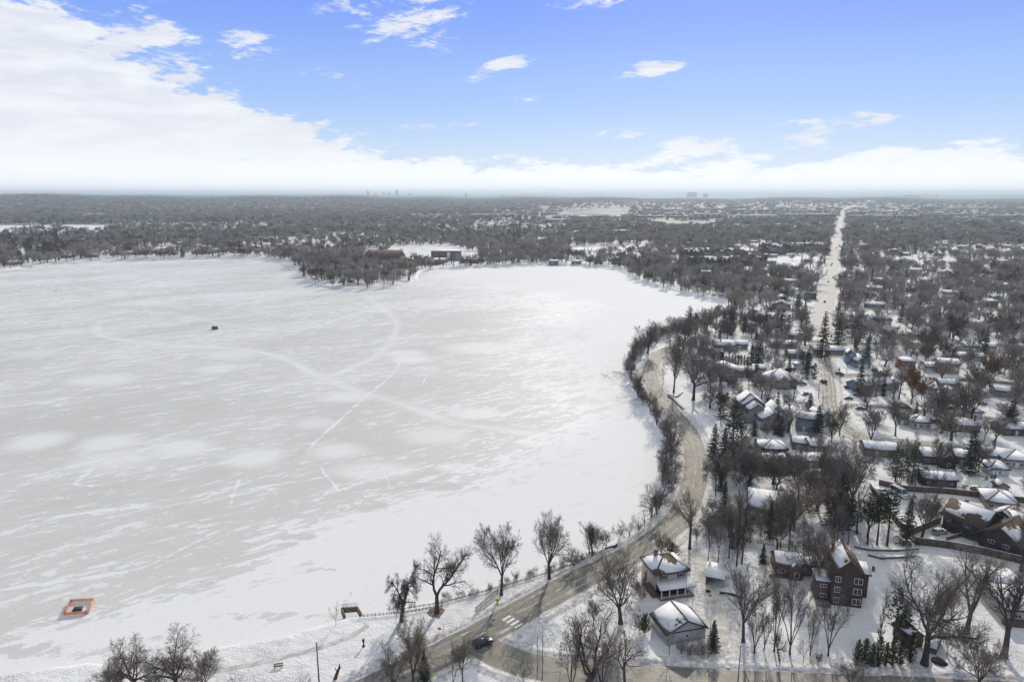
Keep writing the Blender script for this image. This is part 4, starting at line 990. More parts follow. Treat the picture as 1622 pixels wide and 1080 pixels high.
HS = [
 # label, short, L, R, depth, h, roof, rh, wall, roofmat, kwargs
 ('blue-grey two-storey house with white corner trim beside a tall spruce', 'the blue-grey two-storey house', (1260, 682), (1296, 686), 9, 5.6, 'gable', 1.8, (.25, .30, .37), RS, dict(storeys=2, nf=2, ww=.9, wh=.9)),
 ('small blue-grey gabled wing house right of the tall spruce', None, (1300, 676), (1315, 674), 8, 4.6, 'gfront', 1.8, (.25, .30, .37), RS, dict(nf=1)),
 ('red-brick house with hipped snowy roof left of the blue-grey house', 'the hip-roofed brick house', (1207, 722), (1247, 723), 9, 2.8, 'hip', 2.6, (.16, .085, .065), RD8, dict(nf=3, kind='brick')),
 ('long house roof under snow just below the hip-roofed brick house', None, (1203, 744), (1247, 744), 9, 2.6, 'gable', 2.0, TN, RS, dict(nf=3)),
 ('brown house with snowy roof in front of the blue-grey house', None, (1256, 712), (1281, 714), 8, 2.8, 'gable', 1.6, (.19, .15, .12), RG9, dict(nf=2)),
 ('low house with lumpy snow roof below the spruce beside the street bend', None, (1284, 718), (1312, 718), 9, 2.6, 'gable', 2.0, TN, RS, dict(nf=3, chim=(.2, .5, 1))),
 ('long low house with snow roof strip among bare trees', None, (1258, 743), (1330, 740), 8, 2.7, 'gable', 1.8, (.2, .15, .13), RG8, dict(nf=5)),
 ('brown ranch house with snow roof at the street corner', 'the brown corner ranch house', (1370, 722), (1421, 726), 9, 2.7, 'gable', 2.0, (.17, .12, .10), RG9, dict(nf=4)),
 ('pale cream ranch house with stepped snowy gables', 'the pale cream ranch house', (1444, 679), (1474, 681), 9, 3.0, 'hip', 2.2, (.50, .48, .38), RG8, dict(nf=3)),
 ('grey-green wing house left of the pale cream ranch', None, (1421, 672), (1443, 675), 9, 2.8, 'hip', 2.0, (.33, .33, .27), RG6, dict(nf=2)),
 ('white garage with brown hipped roof behind the pale cream ranch', None, (1421, 655), (1442, 656), 7, 2.6, 'hip', 1.8, (.68, .67, .64), roofmat(BROWN, .2), dict(nf=0, gd=(.5, 2.6), dr=False, nm='garage', cat='garage')),
 ('brown brick ranch house with a long white roof and chimney', 'the brown brick ranch house', (1495, 682), (1552, 686), 9, 2.8, 'hip', 2.3, (.16, .105, .08), RG8, dict(nf=5, kind='brick', chim=(.97, .6, 1))),
 ('white two-car garage with snowy hip roof behind the brown brick ranch', None, (1528, 662), (1556, 663), 8, 2.8, 'hip', 2.0, (.62, .62, .61), RS, dict(nf=0, gd=(.5, 4.8), dr=False, nm='garage', cat='garage')),
 ('long grey-green ranch house with white roof at the right edge', 'the long grey-green ranch house', (1577, 629), (1650, 634), 9, 3.0, 'gable', 2.0, (.28, .30, .26), RS, dict(nf=6)),
 ('long blue-grey house with dark gable end and snowy roof', 'the long blue-grey house', (1363, 623), (1424, 617), 10, 3.2, 'gable', 2.4, (.19, .24, .28), RG9, dict(nf=5)),
 ('blue-walled house with big square snowy roof', 'the blue-walled house', (1458, 625), (1484, 627), 12, 3.4, 'gable', 2.2, (.17, .23, .29), RS, dict(nf=2)),
 ('grey house with flat snowy roof joined right of the blue-walled house', None, (1485, 616), (1520, 618), 9, 3.0, 'gable', 1.6, (.25, .25, .24), RG8, dict(nf=4)),
 ('small grey gable-fronted garage below the blue-walled house', None, (1498, 629), (1517, 630), 7, 2.7, 'gfront', 1.8, (.28, .27, .26), RG9, dict(nf=1, dr=False, nm='garage', cat='garage')),
 ('dark ranch house with white window band and tall chimney below the street', 'the dark ranch house with tall chimney', (1461, 735), (1490, 737), 10, 3.0, 'gable', 2.0, DK, RS, dict(nf=2, ww=2.4, chim=(.12, .7), dr=False)),
 ('dark gable-fronted house wing with one white window beside the tall spruce', None, (1490, 742), (1513, 744), 12, 3.2, 'gfront', 2.2, DK, RS, dict(nf=1, dr=False)),
 ('dark house wing hidden behind the tall right spruce', None, (1514, 735), (1540, 737), 9, 2.8, 'gable', 1.8, DK, RS, dict(nf=2)),
 ('long dark garage with smooth white roof along the brown fence', 'the long dark garage', (1461, 769), (1515, 773), 8, 2.6, 'gable', 1.5, DK, RS, dict(nf=3, ww=.9, wh=.8, nm='garage', cat='garage', dr=False)),
 ('cream house with white hip roof at the right edge', 'the cream house at the right edge', (1590, 741), (1645, 745), 12, 3.2, 'hip', 2.2, (.50, .44, .34), RS, dict(nf=5, ww=1.4)),
 ('tan ranch house with bare patched roof left of the cream house', None, (1563, 733), (1590, 735), 11, 2.8, 'gable', 1.6, TN, RG9, dict(nf=1, gd=(.4, 2.6))),
 ('small white garage with snowy hip roof and bins in front', 'the small white garage with bins', (1566, 753), (1598, 755), 8, 2.6, 'hip', 1.9, (.55, .55, .50), RS, dict(nf=1, gd=(.3, 2.4), nm='garage', cat='garage', dr=False)),
 ('small pink garden shed with snowy gable roof beside the brown fence', 'the pink garden shed', (1578, 780), (1597, 782), 4, 2.3, 'gfront', 1.2, (.46, .33, .28), RS, dict(nf=0, dr=False, nm='garden_shed', cat='shed')),
 ('brown ranch house half hidden at the right edge above the street', None, (1590, 690), (1645, 691), 9, 2.8, 'gable', 1.8, (.14, .10, .08), RG8, dict(nf=4)),
 ('long white house with dormers and snowy roof beside the big pine', 'the white house with dormers', (1378, 515), (1412, 516), 12, 4.2, 'gable', 3.4, WH, RS, dict(nf=4)),
 ('pale gabled wing left of the white house with dormers', None, (1352, 511), (1374, 511), 12, 3.6, 'gfront', 2.8, LG, RS, dict(nf=2)),
 ('grey ranch house with small snowy gable beside a round dark evergreen', 'the grey ranch house by the round evergreen', (1417, 537), (1457, 537), 11, 3.0, 'hip', 2.6, (.30, .29, .28), RS, dict(nf=4)),
 ('blue two-storey house with white-trimmed windows', 'the blue two-storey house', (1340, 577), (1356, 578), 10, 5.4, 'gfront', 2.4, (.20, .27, .34), RG8, dict(storeys=2, nf=2, dr=False)),
 ('garage house with broad tan gable and white garage door', 'the tan-gabled garage house', (1354, 583), (1379, 584), 11, 3.2, 'gfront', 3.2, (.30, .27, .24), RG9, dict(nf=0, gd=(.5, 5), dr=False)),
 ('beige low ranch house behind the tall street-side evergreen', None, (1290, 562), (1338, 563), 10, 2.8, 'gable', 2.0, TN, RG9, dict(nf=5)),
 ('tiny white shed with rounded snowy top beside the hedge row', 'the tiny white shed', (1261, 587), (1273, 587), 5, 3.0, 'gfront', 1.2, WH, RS, dict(nf=0, dr=False, nm='shed', cat='shed')),
 ('cream two-storey house with dark shutters and snowy roof', 'the cream two-storey house with shutters', (1486, 592), (1519, 594), 10, 5.8, 'gable', 2.2, (.50, .45, .33), RS, dict(storeys=2, nf=4)),
 ('white garage joined left of the cream two-storey house', None, (1466, 590), (1485, 591), 9, 3.2, 'gable', 2.0, LG, RS, dict(nf=0, gd=(.5, 4.6), dr=False, nm='garage', cat='garage')),
 ('red brick two-storey house half hidden by a rust-brown tree', 'the red brick two-storey house', (1427, 587), (1449, 588), 10, 5.6, 'flat', 0, (.19, .09, .065), RS, dict(storeys=2, nf=3, kind='brick')),
 ('long pale garage with three snowy roof bays', 'the long pale three-bay garage', (1525, 557), (1550, 558), 10, 3.6, 'gable', 2.0, LG, RS, dict(nf=0, gd=(.7, 4), dr=False, nm='garage', cat='garage')),
 ('square white garage right of the long pale garage', None, (1558, 558), (1577, 559), 9, 3.6, 'gable', 2.0, WH, RS, dict(nf=0, gd=(.5, 4.5), dr=False, nm='garage', cat='garage')),
 ('grey house with snowy hip roof at the right edge behind the lane', None, (1590, 521), (1624, 522), 11, 3.0, 'hip', 2.6, (.30, .27, .25), RG9, dict(nf=4)),
 ('grey ranch house under trees above the snowy upper street', None, (1527, 519), (1572, 520), 10, 3.0, 'gable', 2.0, (.27, .26, .25), RG9, dict(nf=5)),
 ('long snow-roofed house right of the upper street bend', None, (1500, 571), (1560, 574), 9, 3.0, 'gable', 1.8, LG, RS, dict(nf=5)),
 ('pale house with gable front by the upper right edge', None, (1605, 560), (1640, 562), 10, 3.0, 'gfront', 2.4, (.3, .3, .3), RS, dict(nf=2, gd=(.5, 3))),
 # left of the straight street
 ('grey two-storey house with square windows facing the lake road', 'the grey two-storey house', (1122, 603), (1168, 606), 11, 6.4, 'gfront', 2.4, (.16, .15, .145), RG8, dict(storeys=2, nf=3, ww=1.2)),
 ('long snowy-roofed wing right of the grey two-storey house', None, (1170, 598), (1196, 599), 10, 3.2, 'gable', 2.2, (.24, .23, .22), RS, dict(nf=2)),
 ('pale garage with white roof behind the grey two-storey house', None, (1192, 592), (1212, 593), 8, 3.0, 'gable', 1.6, LG, RS, dict(nf=0, gd=(.5, 4), nm='garage', cat='garage', dr=False)),
 ('tan house with white snow cap between the shore road and dark timber house', None, (1097, 579), (1123, 580), 9, 2.8, 'gable', 1.8, TN, RS, dict(nf=3)),
 ('dark timber modern house with flat roofs', 'the dark timber house', (1112, 567), (1133, 567), 10, 5.4, 'flat', 0, (.05, .045, .045), RD8, dict(storeys=2, nf=2)),
 ('dark lower block of the timber house beside the hedge', None, (1134, 574), (1146, 574), 8, 6.0, 'flat', 0, (.05, .045, .045), RD6, dict(storeys=2, nf=1)),
 ('brown house with broad snowy roof above the dark timber house', 'the broad snow-roofed brown house', (1132, 556), (1164, 557), 12, 3.2, 'gable', 3.2, (.20, .17, .15), RS, dict(nf=4, chim=(.3, .3))),
 ('long low snowy house left of the tall hedge evergreens', None, (1165, 553), (1184, 554), 10, 3.0, 'gable', 2.2, (.22, .2, .18), RS, dict(nf=3)),
 ('tan house with snowy hip roof near the upper lake shore', 'the tan house near the upper shore', (1176, 524), (1196, 525), 11, 4.4, 'hip', 2.8, (.26, .23, .20), RG9, dict(nf=3)),
 ('white-roofed lake house between tall spruces', None, (1190, 509), (1228, 510), 12, 3.2, 'gable', 3.0, TN, RS, dict(nf=4)),
 ('house with dark double gable and snowy roof near the straight street', 'the dark double-gable house', (1222, 490), (1250, 492), 13, 4.0, 'gfront', 3.2, (.2, .19, .18), RG8, dict(nf=3)),
 ('small snowy-roofed house behind the dark double gable', None, (1228, 476), (1246, 477), 11, 3.2, 'hip', 2.8, (.25, .23, .2), RS, dict(nf=2)),
 ('grey barn-like house with steep snowy roof left of the straight street', 'the grey barn-like house', (1204, 467), (1221, 468), 13, 4.6, 'gfront', 3.6, (.22, .2, .18), RS, dict(nf=2)),
 ('long grey-green house with peaked gable left of the straight street', None, (1223, 467), (1256, 469), 12, 4.4, 'gable', 3.4, (.2, .22, .21), RG9, dict(nf=5)),
 ('dark boxy house beside the straight street', None, (1274, 474), (1293, 475), 12, 6, 'flat', 0, (.07, .07, .075), RD6, dict(storeys=2, nf=2)),
 ('low white-roofed house with garden left of the residential street', None, (1222, 552), (1262, 553), 9, 2.8, 'gable', 2.0, (.25, .22, .2), RS, dict(nf=4)),
 ('snow-roofed house behind the row of hedge bushes', None, (1246, 538), (1286, 539), 9, 2.8, 'gable', 2.0, TN, RS, dict(nf=4)),
 ('house with wide white roof below the tall street-side spruces', None, (1250, 568), (1286, 569), 9, 2.8, 'gable', 1.8, (.2, .17, .15), RS, dict(nf=4)),
]
for lab, short, L, R_, d, h, roof, rh, col, rm, kw in HS:
    simple_house(lab, short, L, R_, d, h, roof, rh, col, rm, **kw)

# --- the large grey house of many gables
o, w_ = start('many_gabled_house', 'large grey house of many steep snow-edged gables with white corner boards', (1203, 681), (1250, 682), short='the grey many-gabled house', depth=24)
gm = wallmat('grey_gable_siding', (.25, .24, .21)); g2 = wallmat('blue_grey_gable', (.33, .34, .33))
block(o, 0, 0, w_, 9, 4.2, 'gfront', 3.4, g2, RG8, .5)
block(o, -3.5, 8, 9, 8, 5.2, 'gfront', 3.6, gm, RG8, .5, wname='middle_wing', rname='wing_roof')
block(o, 4.5, 6, 9, 9, 4.8, 'gfront', 4.2, gm, RG9, .5, wname='right_wing', rname='wing_roof')
block(o, -5, 15, 13, 12, 5.2, 'gfront', 4.6, gm, RG8, .6, wname='rear_wing', rname='wing_roof')
mb = MB(); mb.box(-.12, -.12, 0, .18, .18, 4.3); mb.build('corner_board', M['white'], o)
winrow(o, 0, 0, w_, 9, 4.2, 0, 1, 3, 1, 1.3, 1.2, 'f'); window(o, 'f', -1, 3.6, 1.7, 1.4, 0, w_, 8, 9); window(o, 'f', 11, 3.4, 1.3, 1.3, 0, w_, 6, 9)
window(o, 'f', w_ * .35, 5.0, .9, .9, 0, w_, 0, 9)
o, w_ = start('dark_roofed_house', 'large house with steep dark roof edged in snow behind the many gables', (1213, 614), (1262, 616), short='the steep dark-roofed house', depth=15)
block(o, 0, 0, w_, 14, 3.6, 'hip', 5.4, wallmat('dark_house_wall', (.12, .10, .09)), roofmat(DARK, .72), .7)
block(o, w_ * .3, -2.5, 7, 6, 3.2, 'gfront', 3.6, gm, RD8, .5, wname='front_wing', rname='wing_roof'); winrow(o, 0, 0, w_, 14, 3.6, 0, 1, 5, 1)

# --- apartments and school
def zigzag_block(label, short, L, R_, d, h, gables, rh, col, rm, nf=10, st=3):
    o, w_ = start('apartment_building', label, L, R_, 'building', short, None, d)
    block(o, 0, 0, w_, d, h, 'gable', rh, wallmat('apartment_wall', col, 'brick'), rm, .6)
    for i in range(gables):
        x = w_ * (i + .5) / gables; gw = w_ / gables * .5
        block(o, x - gw / 2, -2.0, gw, 1.95, h, 'gfront', rh * .8, wallmat('apartment_bay', col, 'brick'), rm, .5, wname='bay', rname='bay_roof')
    winrow(o, 0, 0, w_, d, h, 0, st, nf, 1, 1.6, 1.4, 'f')
zigzag_block('long dark brick apartment block with snow-edged gables left of the street', 'the long dark apartment block', (1247, 400), (1312, 399), 18, 9, 5, 7, (.10, .075, .065), RD6, 12, 3)
zigzag_block('dark apartment block with one broad gable by the woods', None, (1206, 403), (1246, 403), 20, 9, 1, 9, (.09, .07, .06), RD6, 8, 3)
zigzag_block('brown apartment block with jagged snowy roofline near the lake', 'the brown apartment block near the lake', (1097, 429), (1174, 427), 18, 11, 4, 7, (.10, .075, .065), RD6, 14, 3)
zigzag_block('rear brown apartment block with red brick bays', None, (1083, 413), (1136, 412), 18, 11, 3, 7, (.14, .075, .055), RD6, 10, 3)
zigzag_block('rear right apartment block with dark slate gables', None, (1140, 413), (1182, 412), 18, 11, 3, 7, (.13, .075, .06), RD6, 8, 3)
zigzag_block('dark apartment block with pitched roofs beside the street parking', None, (1184, 421), (1214, 422), 22, 10, 2, 7, (.10, .08, .07), RD6, 6, 3)
o, w_ = start('brick_school', 'sprawling red-brown brick school with long pitched roofs behind the wooded point', (578, 418), (631, 419), 'school', 'the sprawling brick school', None, 40)
bs = wallmat('school_brick', (.20, .115, .085), 'brick')
block(o, 0, 0, w_, 30, 10, 'gable', 9, bs, roofmat((.17, .10, .08), .12), .8); winrow(o, 0, 0, w_, 30, 10, 0, 2, 10, 1, 2.4, 1.6, 'f')
block(o, w_ + .1, 4, 60, 40, 6, 'flat', 0, bs, RS, .3, wname='flat_wing', rname='wing_roof')
for k in range(8): window(o, 'f', w_ + 5 + k * 7, 3.4, 3.2, 2, 0, w_, 4, 30)
o, w_ = start('brick_school_block', 'tall windowed brick block at the right end of the school', (683, 413), (729, 413), 'school', None, None, 30)
block(o, 0, 0, w_, 30, 14, 'flat', 0, bs, RS, .3); winrow(o, 0, 0, w_, 30, 14, 0, 3, 4, 2, 2.2, 1.8, 'fr')
mb = MB(); mb.box(w_ * .55, -.4, 3, w_ * .66, -.01, 12.5); mb.build('window_bay', M['white'], o)
o, w_ = start('brick_chapel', 'long low brick hall in front of the school block', (729, 417), (757, 417), 'building', None, None, 20)
block(o, 0, 0, w_, 20, 5, 'flat', 0, bs, RS, .3); winrow(o, 0, 0, w_, 20, 5, 0, 1, 5, 1, 2, 1.5, 'f')
# lakeside houses along the far shore
for i, (x0, x1, y, roof, col, lab) in enumerate([
    (305, 322, 402.5, 'gfront', (.20, .19, .18), 'grey peaked lake house on the far left shore'), (324, 337, 402.5, 'gfront', (.25, .22, .2), 'brown peaked lake house beside the grey one on the far left shore'),
    (96, 112, 409, 'gable', (.16, .13, .12), 'low brown lake house with snowy roof on the left shore'), (134, 150, 408, 'hip', (.2, .2, .2), 'low grey lake house with hip roof on the left shore'),
    (6, 26, 420, 'hip', (.16, .12, .1), 'brown shore house with broad roof at the left edge'), (200, 222, 404, 'gable', (.28, .25, .22), 'tan house among trees above the left shore'),
    (870, 884, 418.5, 'gable', (.22, .19, .17), 'long dark boathouse on the far shore'), (906, 921, 418.5, 'hip', (.25, .23, .21), 'grey low lake house on the far shore'),
    (942, 955, 418, 'gable', (.33, .34, .35), 'pale blue lake house on the far shore'), (970, 990, 419, 'gfront', (.2, .22, .25), 'peaked slate lake house where the far shore turns'),
    (1142, 1166, 442, 'gable', (.2, .18, .15), 'tan lake house on the upper right shore'), (1166, 1186, 436, 'hip', (.19, .11, .08), 'rust-walled house under trees on the upper right shore'),
    (1190, 1210, 445, 'hip', (.3, .28, .25), 'white-roofed house above the upper right shore'), (1110, 1128, 437, 'gable', (.22, .2, .2), 'small snowy-roofed house on the upper right shore'),
    (536, 553, 404, 'gable', (.25, .22, .2), 'small white-roofed house on the wooded point')]):
    simple_house(lab, lab.split(' on ')[0].replace('low ', 'the low ', 1) if i < 4 else None, (x0, y), (x1, y), 11, 3.6 if i not in (0, 1, 9) else 5, roof, 4 if roof == 'gfront' else 2.6, col, RG9, nf=3)
LM[:] = [(a, b, c if c.startswith('the ') else 'the ' + c) for a, b, c in LM]

# ---------------------------------------------------------------- fences and walls
def fence(name, label, pts, h=1.9, m=None, th=.12, pw=.07, cat='fence', every=2.4, snowcap=True, slat=None):
    w_ = np.array([P(*p) for p in pts]); o = empty(name, (*w_[0], LAND), 0, label, cat)
    mb = MB(); sc = MB(); sp = MB()
    npost = 0
    for a, b in zip(w_[:-1], w_[1:]):
        v = b - a; L = np.hypot(*v); d = v / L; n = np.array([-d[1], d[0]]) * th / 2
        k = max(1, int(L / every))
        def q(s, off, z): 
            p = a + d * s + n * off - w_[0]; return (p[0], p[1], z)
        def slab(m_, s0, s1, z0, z1, t=1.0):
            m_.add([q(s0, -t, z0), q(s1, -t, z0), q(s1, t, z0), q(s0, t, z0), q(s0, -t, z1), q(s1, -t, z1), q(s1, t, z1), q(s0, t, z1)],
                   [(0, 3, 2, 1), (4, 5, 6, 7), (0, 1, 5, 4), (1, 2, 6, 5), (2, 3, 7, 6), (3, 0, 4, 7)])
        if slat:
            for s in np.arange(0, L, slat): slab(mb, s, s + min(slat * .5, .14), .1, h, .4)
            slab(mb, 0, L, .3, .4, .8); slab(mb, 0, L, h - .3, h - .2, .8)
        else:
            for i in range(k): slab(mb, L * i / k, L * (i + .985) / k, -.1, h + (.04 if i % 2 else 0))
        if snowcap: slab(sc, 0, L, h + .05, h + .13, 1.3)
        for i in range(k + 1):
            npost += 1
            if npost < 90: pm = MB(); s = L * i / k; c = a + d * s - w_[0]; pm.box(c[0] - pw, c[1] - pw, -.2, c[0] + pw, c[1] + pw, h + .12); pm.build('post', M['post'], o)
    mb.build('panel', m or M['woodd'], o)
    if snowcap: sc.build('snow_cap', SNOWCAP, o)
    return o
SNOWCAP = mat('snow_cap', (.84, .84, .86), .85, .06, 1)
fence('board_fence', 'long brown board fence with snowy top crossing below the large dark house', [(1449, 862), (1500, 868), (1560, 879), (1640, 898)], 2.2)
fence('board_fence', 'brown board fence running behind the long dark garage to the right edge', [(1392, 768), (1432, 778), (1500, 782), (1570, 790), (1640, 799)], 2.0)
fence('board_fence', 'dark board fence slanting down between the pines to the yard corner', [(1377, 772), (1400, 803), (1421, 831), (1439, 847)], 2.0)
fence('board_fence', 'short brown board fence joining the yard corner to the large dark house', [(1440, 848), (1462, 840), (1490, 828)], 2.0)
fence('retaining_wall', 'brown retaining wall stepping down beside the snowed car', [(1499, 856), (1520, 850), (1530, 845)], 1.2, M['woodd'], cat='retaining wall')
fence('garden_wall', 'long low stone garden wall half buried in snow behind the tall brick house', [(1353, 867), (1378, 872), (1420, 873), (1455, 870)], .6, M['stone'], .4, cat='wall')
fence('garden_wall', 'second low stone garden wall nearest the tall brick house', [(1375, 880), (1395, 885), (1425, 884), (1450, 882)], .6, M['stone'], .4, cat='wall')
fence('wire_fence', 'thin dark garden fence behind the brick cottage', [(1200, 860), (1235, 866), (1285, 871), (1310, 873)], 1.3, M['woodd'], .06, every=3, snowcap=False, slat=.5)
fence('picket_fence', 'low picket fence near the red-walled house', [(1240, 808), (1262, 810), (1290, 814)], 1.2, M['woodd'], .06, every=3, snowcap=False, slat=.5)
fence('slatted_barrier', 'weathered slatted barrier on the snowy bank beside the yellow sign', [(753.5, 971), (770, 957), (788.5, 941)], 1.7, M['wood'], .08, every=2.0, snowcap=False, slat=.35)
fence('shore_fence', 'thin dark fence along the lake bank among dry reeds', [(640, 966), (700, 956), (742, 945), (800, 929), (870, 908), (912, 893), (960, 872), (980, 862)], .8, M['reed'], .03, .035, every=4, snowcap=False, slat=1.2)
fence('snow_fence', 'orange-brown wire fence leaning along the bank behind the willow', [(570, 1000 - 22), (640, 972), (700, 962)], .9, M['reed'], .03, .035, every=3, snowcap=False, slat=.9)
fence('hedge_fence', 'dark timber fence beside the hedge below the dark timber house', [(1165, 590), (1195, 592), (1230, 590), (1290, 583)], 1.6)
fence('board_fence', 'brown fence behind the brown brick ranch garage', [(1490, 648), (1515, 650), (1530, 650)], 1.6)
fence('terrace_wall', 'stepped dark stone terrace beside the shore road curve', [(1058, 627), (1066, 634), (1075, 643), (1083, 650)], .8, M['stone'], .5, cat='wall', snowcap=False)
fence('terrace_wall', 'curved stone ledge under the big shore road tree', [(1059, 624), (1066, 629), (1073, 629), (1081, 621)], .5, M['stone'], .5, cat='wall')
for a_ in [((1140, 940), (1160, 943), (1175, 948))]:
    fence('timber_edging', 'short timber edging right of the lean-to shed', list(a_), .8, M['woodd'], .3, cat='wall')

# ---------------------------------------------------------------- vehicles
PAINT = {}
def paint(name, col):
    if name not in PAINT:
        m = mat('paint_' + name, col, .25, .05, 2.0, .5); m.node_tree.nodes['Principled BSDF'].inputs['Coat Weight'].default_value = .6; PAINT[name] = m
    return PAINT[name]


def vehicle(label, px, heading, col, kind='suv', snow=False, cat='car', group=None, name=None):
    x, y = P(*px); o = empty(name or {'suv': 'parked_car', 'sedan': 'parked_car', 'pickup': 'pickup_truck', 'van': 'camper_van'}[kind], (x, y, LAND + .09), R(heading), label, cat, group)
    Lh, Wh, zb, zm, zt = {'suv': (2.35, .94, .32, 1.05, 1.72), 'sedan': (2.3, .9, .28, .92, 1.42), 'pickup': (2.75, .98, .38, 1.12, 1.85), 'van': (3.3, 1.12, .4, 1.5, 2.9)}[kind]
    p = paint(*col)
    # body: lofted cross sections from tail to nose
    if kind == 'van': sec = [(-1, .9, .0), (-.97, 1, 1.0), (.62, 1, 1.0), (.78, 1, .55), (.97, .95, .42), (1, .85, .1)]
    elif kind == 'sedan': sec = [(-1, .8, .45), (-.96, .92, .92), (-.5, 1, 1.0), (.35, 1, 1.0), (.8, .96, .86), (.97, .86, .62), (1, .75, .3)]
    else: sec = [(-1, .85, .5), (-.97, .95, .98), (-.4, 1, 1.0), (.4, 1, 1.0), (.75, .97, .93), (.96, .9, .72), (1, .8, .35)]
    mb = MB(); V = []
    for f, wf, hf in sec:
        hw = Wh * wf; ztp = zb + (zm - zb) * max(hf, .12)
        V += [(f * Lh, -hw * .92, zb), (f * Lh, -hw, zb + .18), (f * Lh, -hw * .98, zb + (ztp - zb) * .72), (f * Lh, -hw * .9, ztp), (f * Lh, hw * .9, ztp), (f * Lh, hw * .98, zb + (ztp - zb) * .72), (f * Lh, hw, zb + .18), (f * Lh, hw * .92, zb)]
    Q = []
    for i in range(len(sec) - 1):
        for k in range(8): Q.append((i * 8 + k, i * 8 + (k + 1) % 8, (i + 1) * 8 + (k + 1) % 8, (i + 1) * 8 + k))
    n = len(V); mb.add(V, Q, [(0, k + 1, k) for k in range(1, 7)] + [(n - 8, n - 8 + k, n - 7 + k) for k in range(1, 7)])
    body = mb.build('body', p, o, smooth=False)
    bv = body.modifiers.new('b', 'BEVEL'); bv.width = .06; bv.segments = 2; bv.limit_method = 'ANGLE'
    # greenhouse
    g0, g1, t0, t1 = {'suv': (-.93, .42, -.84, .12), 'sedan': (-.72, .42, -.42, .12), 'pickup': (-.1, .45, -.06, .22), 'van': (-.96, .72, -.94, .45)}[kind]
    gb, gt = MB(), MB()
    def ring(f0, f1, hw, z): return [(f0 * Lh, -hw, z), (f1 * Lh, -hw, z), (f1 * Lh, hw, z), (f0 * Lh, hw, z)]
    gb.add(ring(g0, g1, Wh * .88, zm - .02) + ring(t0, t1, Wh * .74, zt - .06), [(0, 1, 5, 4), (1, 2, 6, 5), (2, 3, 7, 6), (3, 0, 4, 7), (4, 5, 6, 7)])
    gb.build('windows', M['glass'] if not snow else M['glass'], o)
    gt.add(ring(t0, t1, Wh * .76, zt - .055) + ring(t0 + .02, t1 - .02, Wh * .70, zt + .02), [(0, 1, 5, 4), (1, 2, 6, 5), (2, 3, 7, 6), (3, 0, 4, 7), (4, 5, 6, 7), (0, 3, 2, 1)])
    for fa, fb in ((g0, t0), (g1, t1), ((g0 + g1) / 2, (t0 + t1) / 2)):
        for s in (-1, 1): gt.bar((fa * Lh, s * Wh * .885, zm), (fb * Lh, s * Wh * .75, zt - .03), .045, n=4)
    gt.build('roof', SNOWCAP if snow else p, o)
    if snow:
        sn = MB(); sn.add([(.35 * Lh, -Wh * .8, zm + .005), (.9 * Lh, -Wh * .75, zb + (zm - zb) * .84), (.9 * Lh, Wh * .75, zb + (zm - zb) * .84), (.35 * Lh, Wh * .8, zm + .005), (.4 * Lh, -Wh * .7, zm + .1), (.85 * Lh, -Wh * .65, zm), (.85 * Lh, Wh * .65, zm), (.4 * Lh, Wh * .7, zm + .1)],
                          [(0, 1, 5, 4), (1, 2, 6, 5), (2, 3, 7, 6), (3, 0, 4, 7), (4, 5, 6, 7)]); sn.build('snow_cover', SNOWCAP, o)
    if kind == 'pickup':
        bd = MB(); bd.box(-.95 * Lh, -Wh * .75, zm - .05, -.15 * Lh, Wh * .75, zm + .012); bd.build('bed', SNOWCAP if snow else M['dark'], o)
        for s in (-1, 1): sd = MB(); sd.box(-.96 * Lh, s * Wh * .86 - .05, zm - .05, -.12 * Lh, s * Wh * .86 + .05, zm + .14); sd.build('bed_side', p, o)
    rad = .36 if kind != 'pickup' else .40
    for fx in (-.62, .64):
        for s in (-1, 1):
            wb = MB(); wb.lathe([(rad * .6, -.1), (rad * .95, -.12), (rad, -.06), (rad, .06), (rad * .95, .12), (rad * .6, .1)], 16)
            wh = wb.build('wheel', M['rubber'], o); wh.rotation_euler = (R(90), 0, 0); wh.location = (fx * Lh, s * (Wh - .09), rad)
            rb = MB(); rb.lathe([(.0, -.09), (rad * .6, -.11), (rad * .6, .11), (0, .09)], 12); rb.build('rim', M['metal'], wh)
    for s in (-1, 1):
        hl = MB(); hl.box(Lh * .955, s * Wh * .62 - .16, zb + .32, Lh * .992, s * Wh * .62 + .16, zb + .46); hl.build('headlight', M['lamp'], o)
        tl = MB(); tl.box(-Lh * 1.005, s * Wh * .72 - .12, zb + .4, -Lh * .965, s * Wh * .72 + .12, zb + .62); tl.build('tail_light', paint('tail_red', (.25, .02, .02)), o)
    OBST.append((x, y, 3.5))
    return o


BK = ('black', (.012, .013, .016)); SV = ('silver', (.38, .39, .40)); WT = ('white', (.7, .7, .7)); RD = ('dark_red', (.12, .02, .02)); BLc = ('blue', (.08, .12, .2)); GY = ('grey', (.12, .125, .13))
vehicle('black car turning across the wet intersection', (765, 1021), 32, BK, 'suv', name='moving_car')
vehicle('silver snow-covered car parked beside the large dark house', (1488, 845), 20, SV, 'suv', True)
vehicle('white camper truck parked between the evergreens and the fence', (1424, 785), -75, WT, 'van', True, 'camper')
vehicle('snow-covered pickup truck parked left of the white camper', (1396, 782), -80, WT, 'pickup', True, 'truck')
vehicle('snow-buried car below the white camper', (1413, 797), -70, GY, 'suv', True)
vehicle('blue-grey car parked at the edge of the residential street', (1363, 648), 0, BLc, 'sedan', True)
vehicle('dark car under snow left of the blue-grey parked car', (1344, 632), 8, BK, 'sedan', True)
vehicle('dark red car parked in the driveway above the street', (1330, 594), 5, RD, 'suv')
vehicle('red pickup truck parked beside the long blue-grey house', (1345, 615), 5, RD, 'pickup')
vehicle('dark car driving up the residential street', (1304, 606), 100, BK, 'suv', name='moving_car')
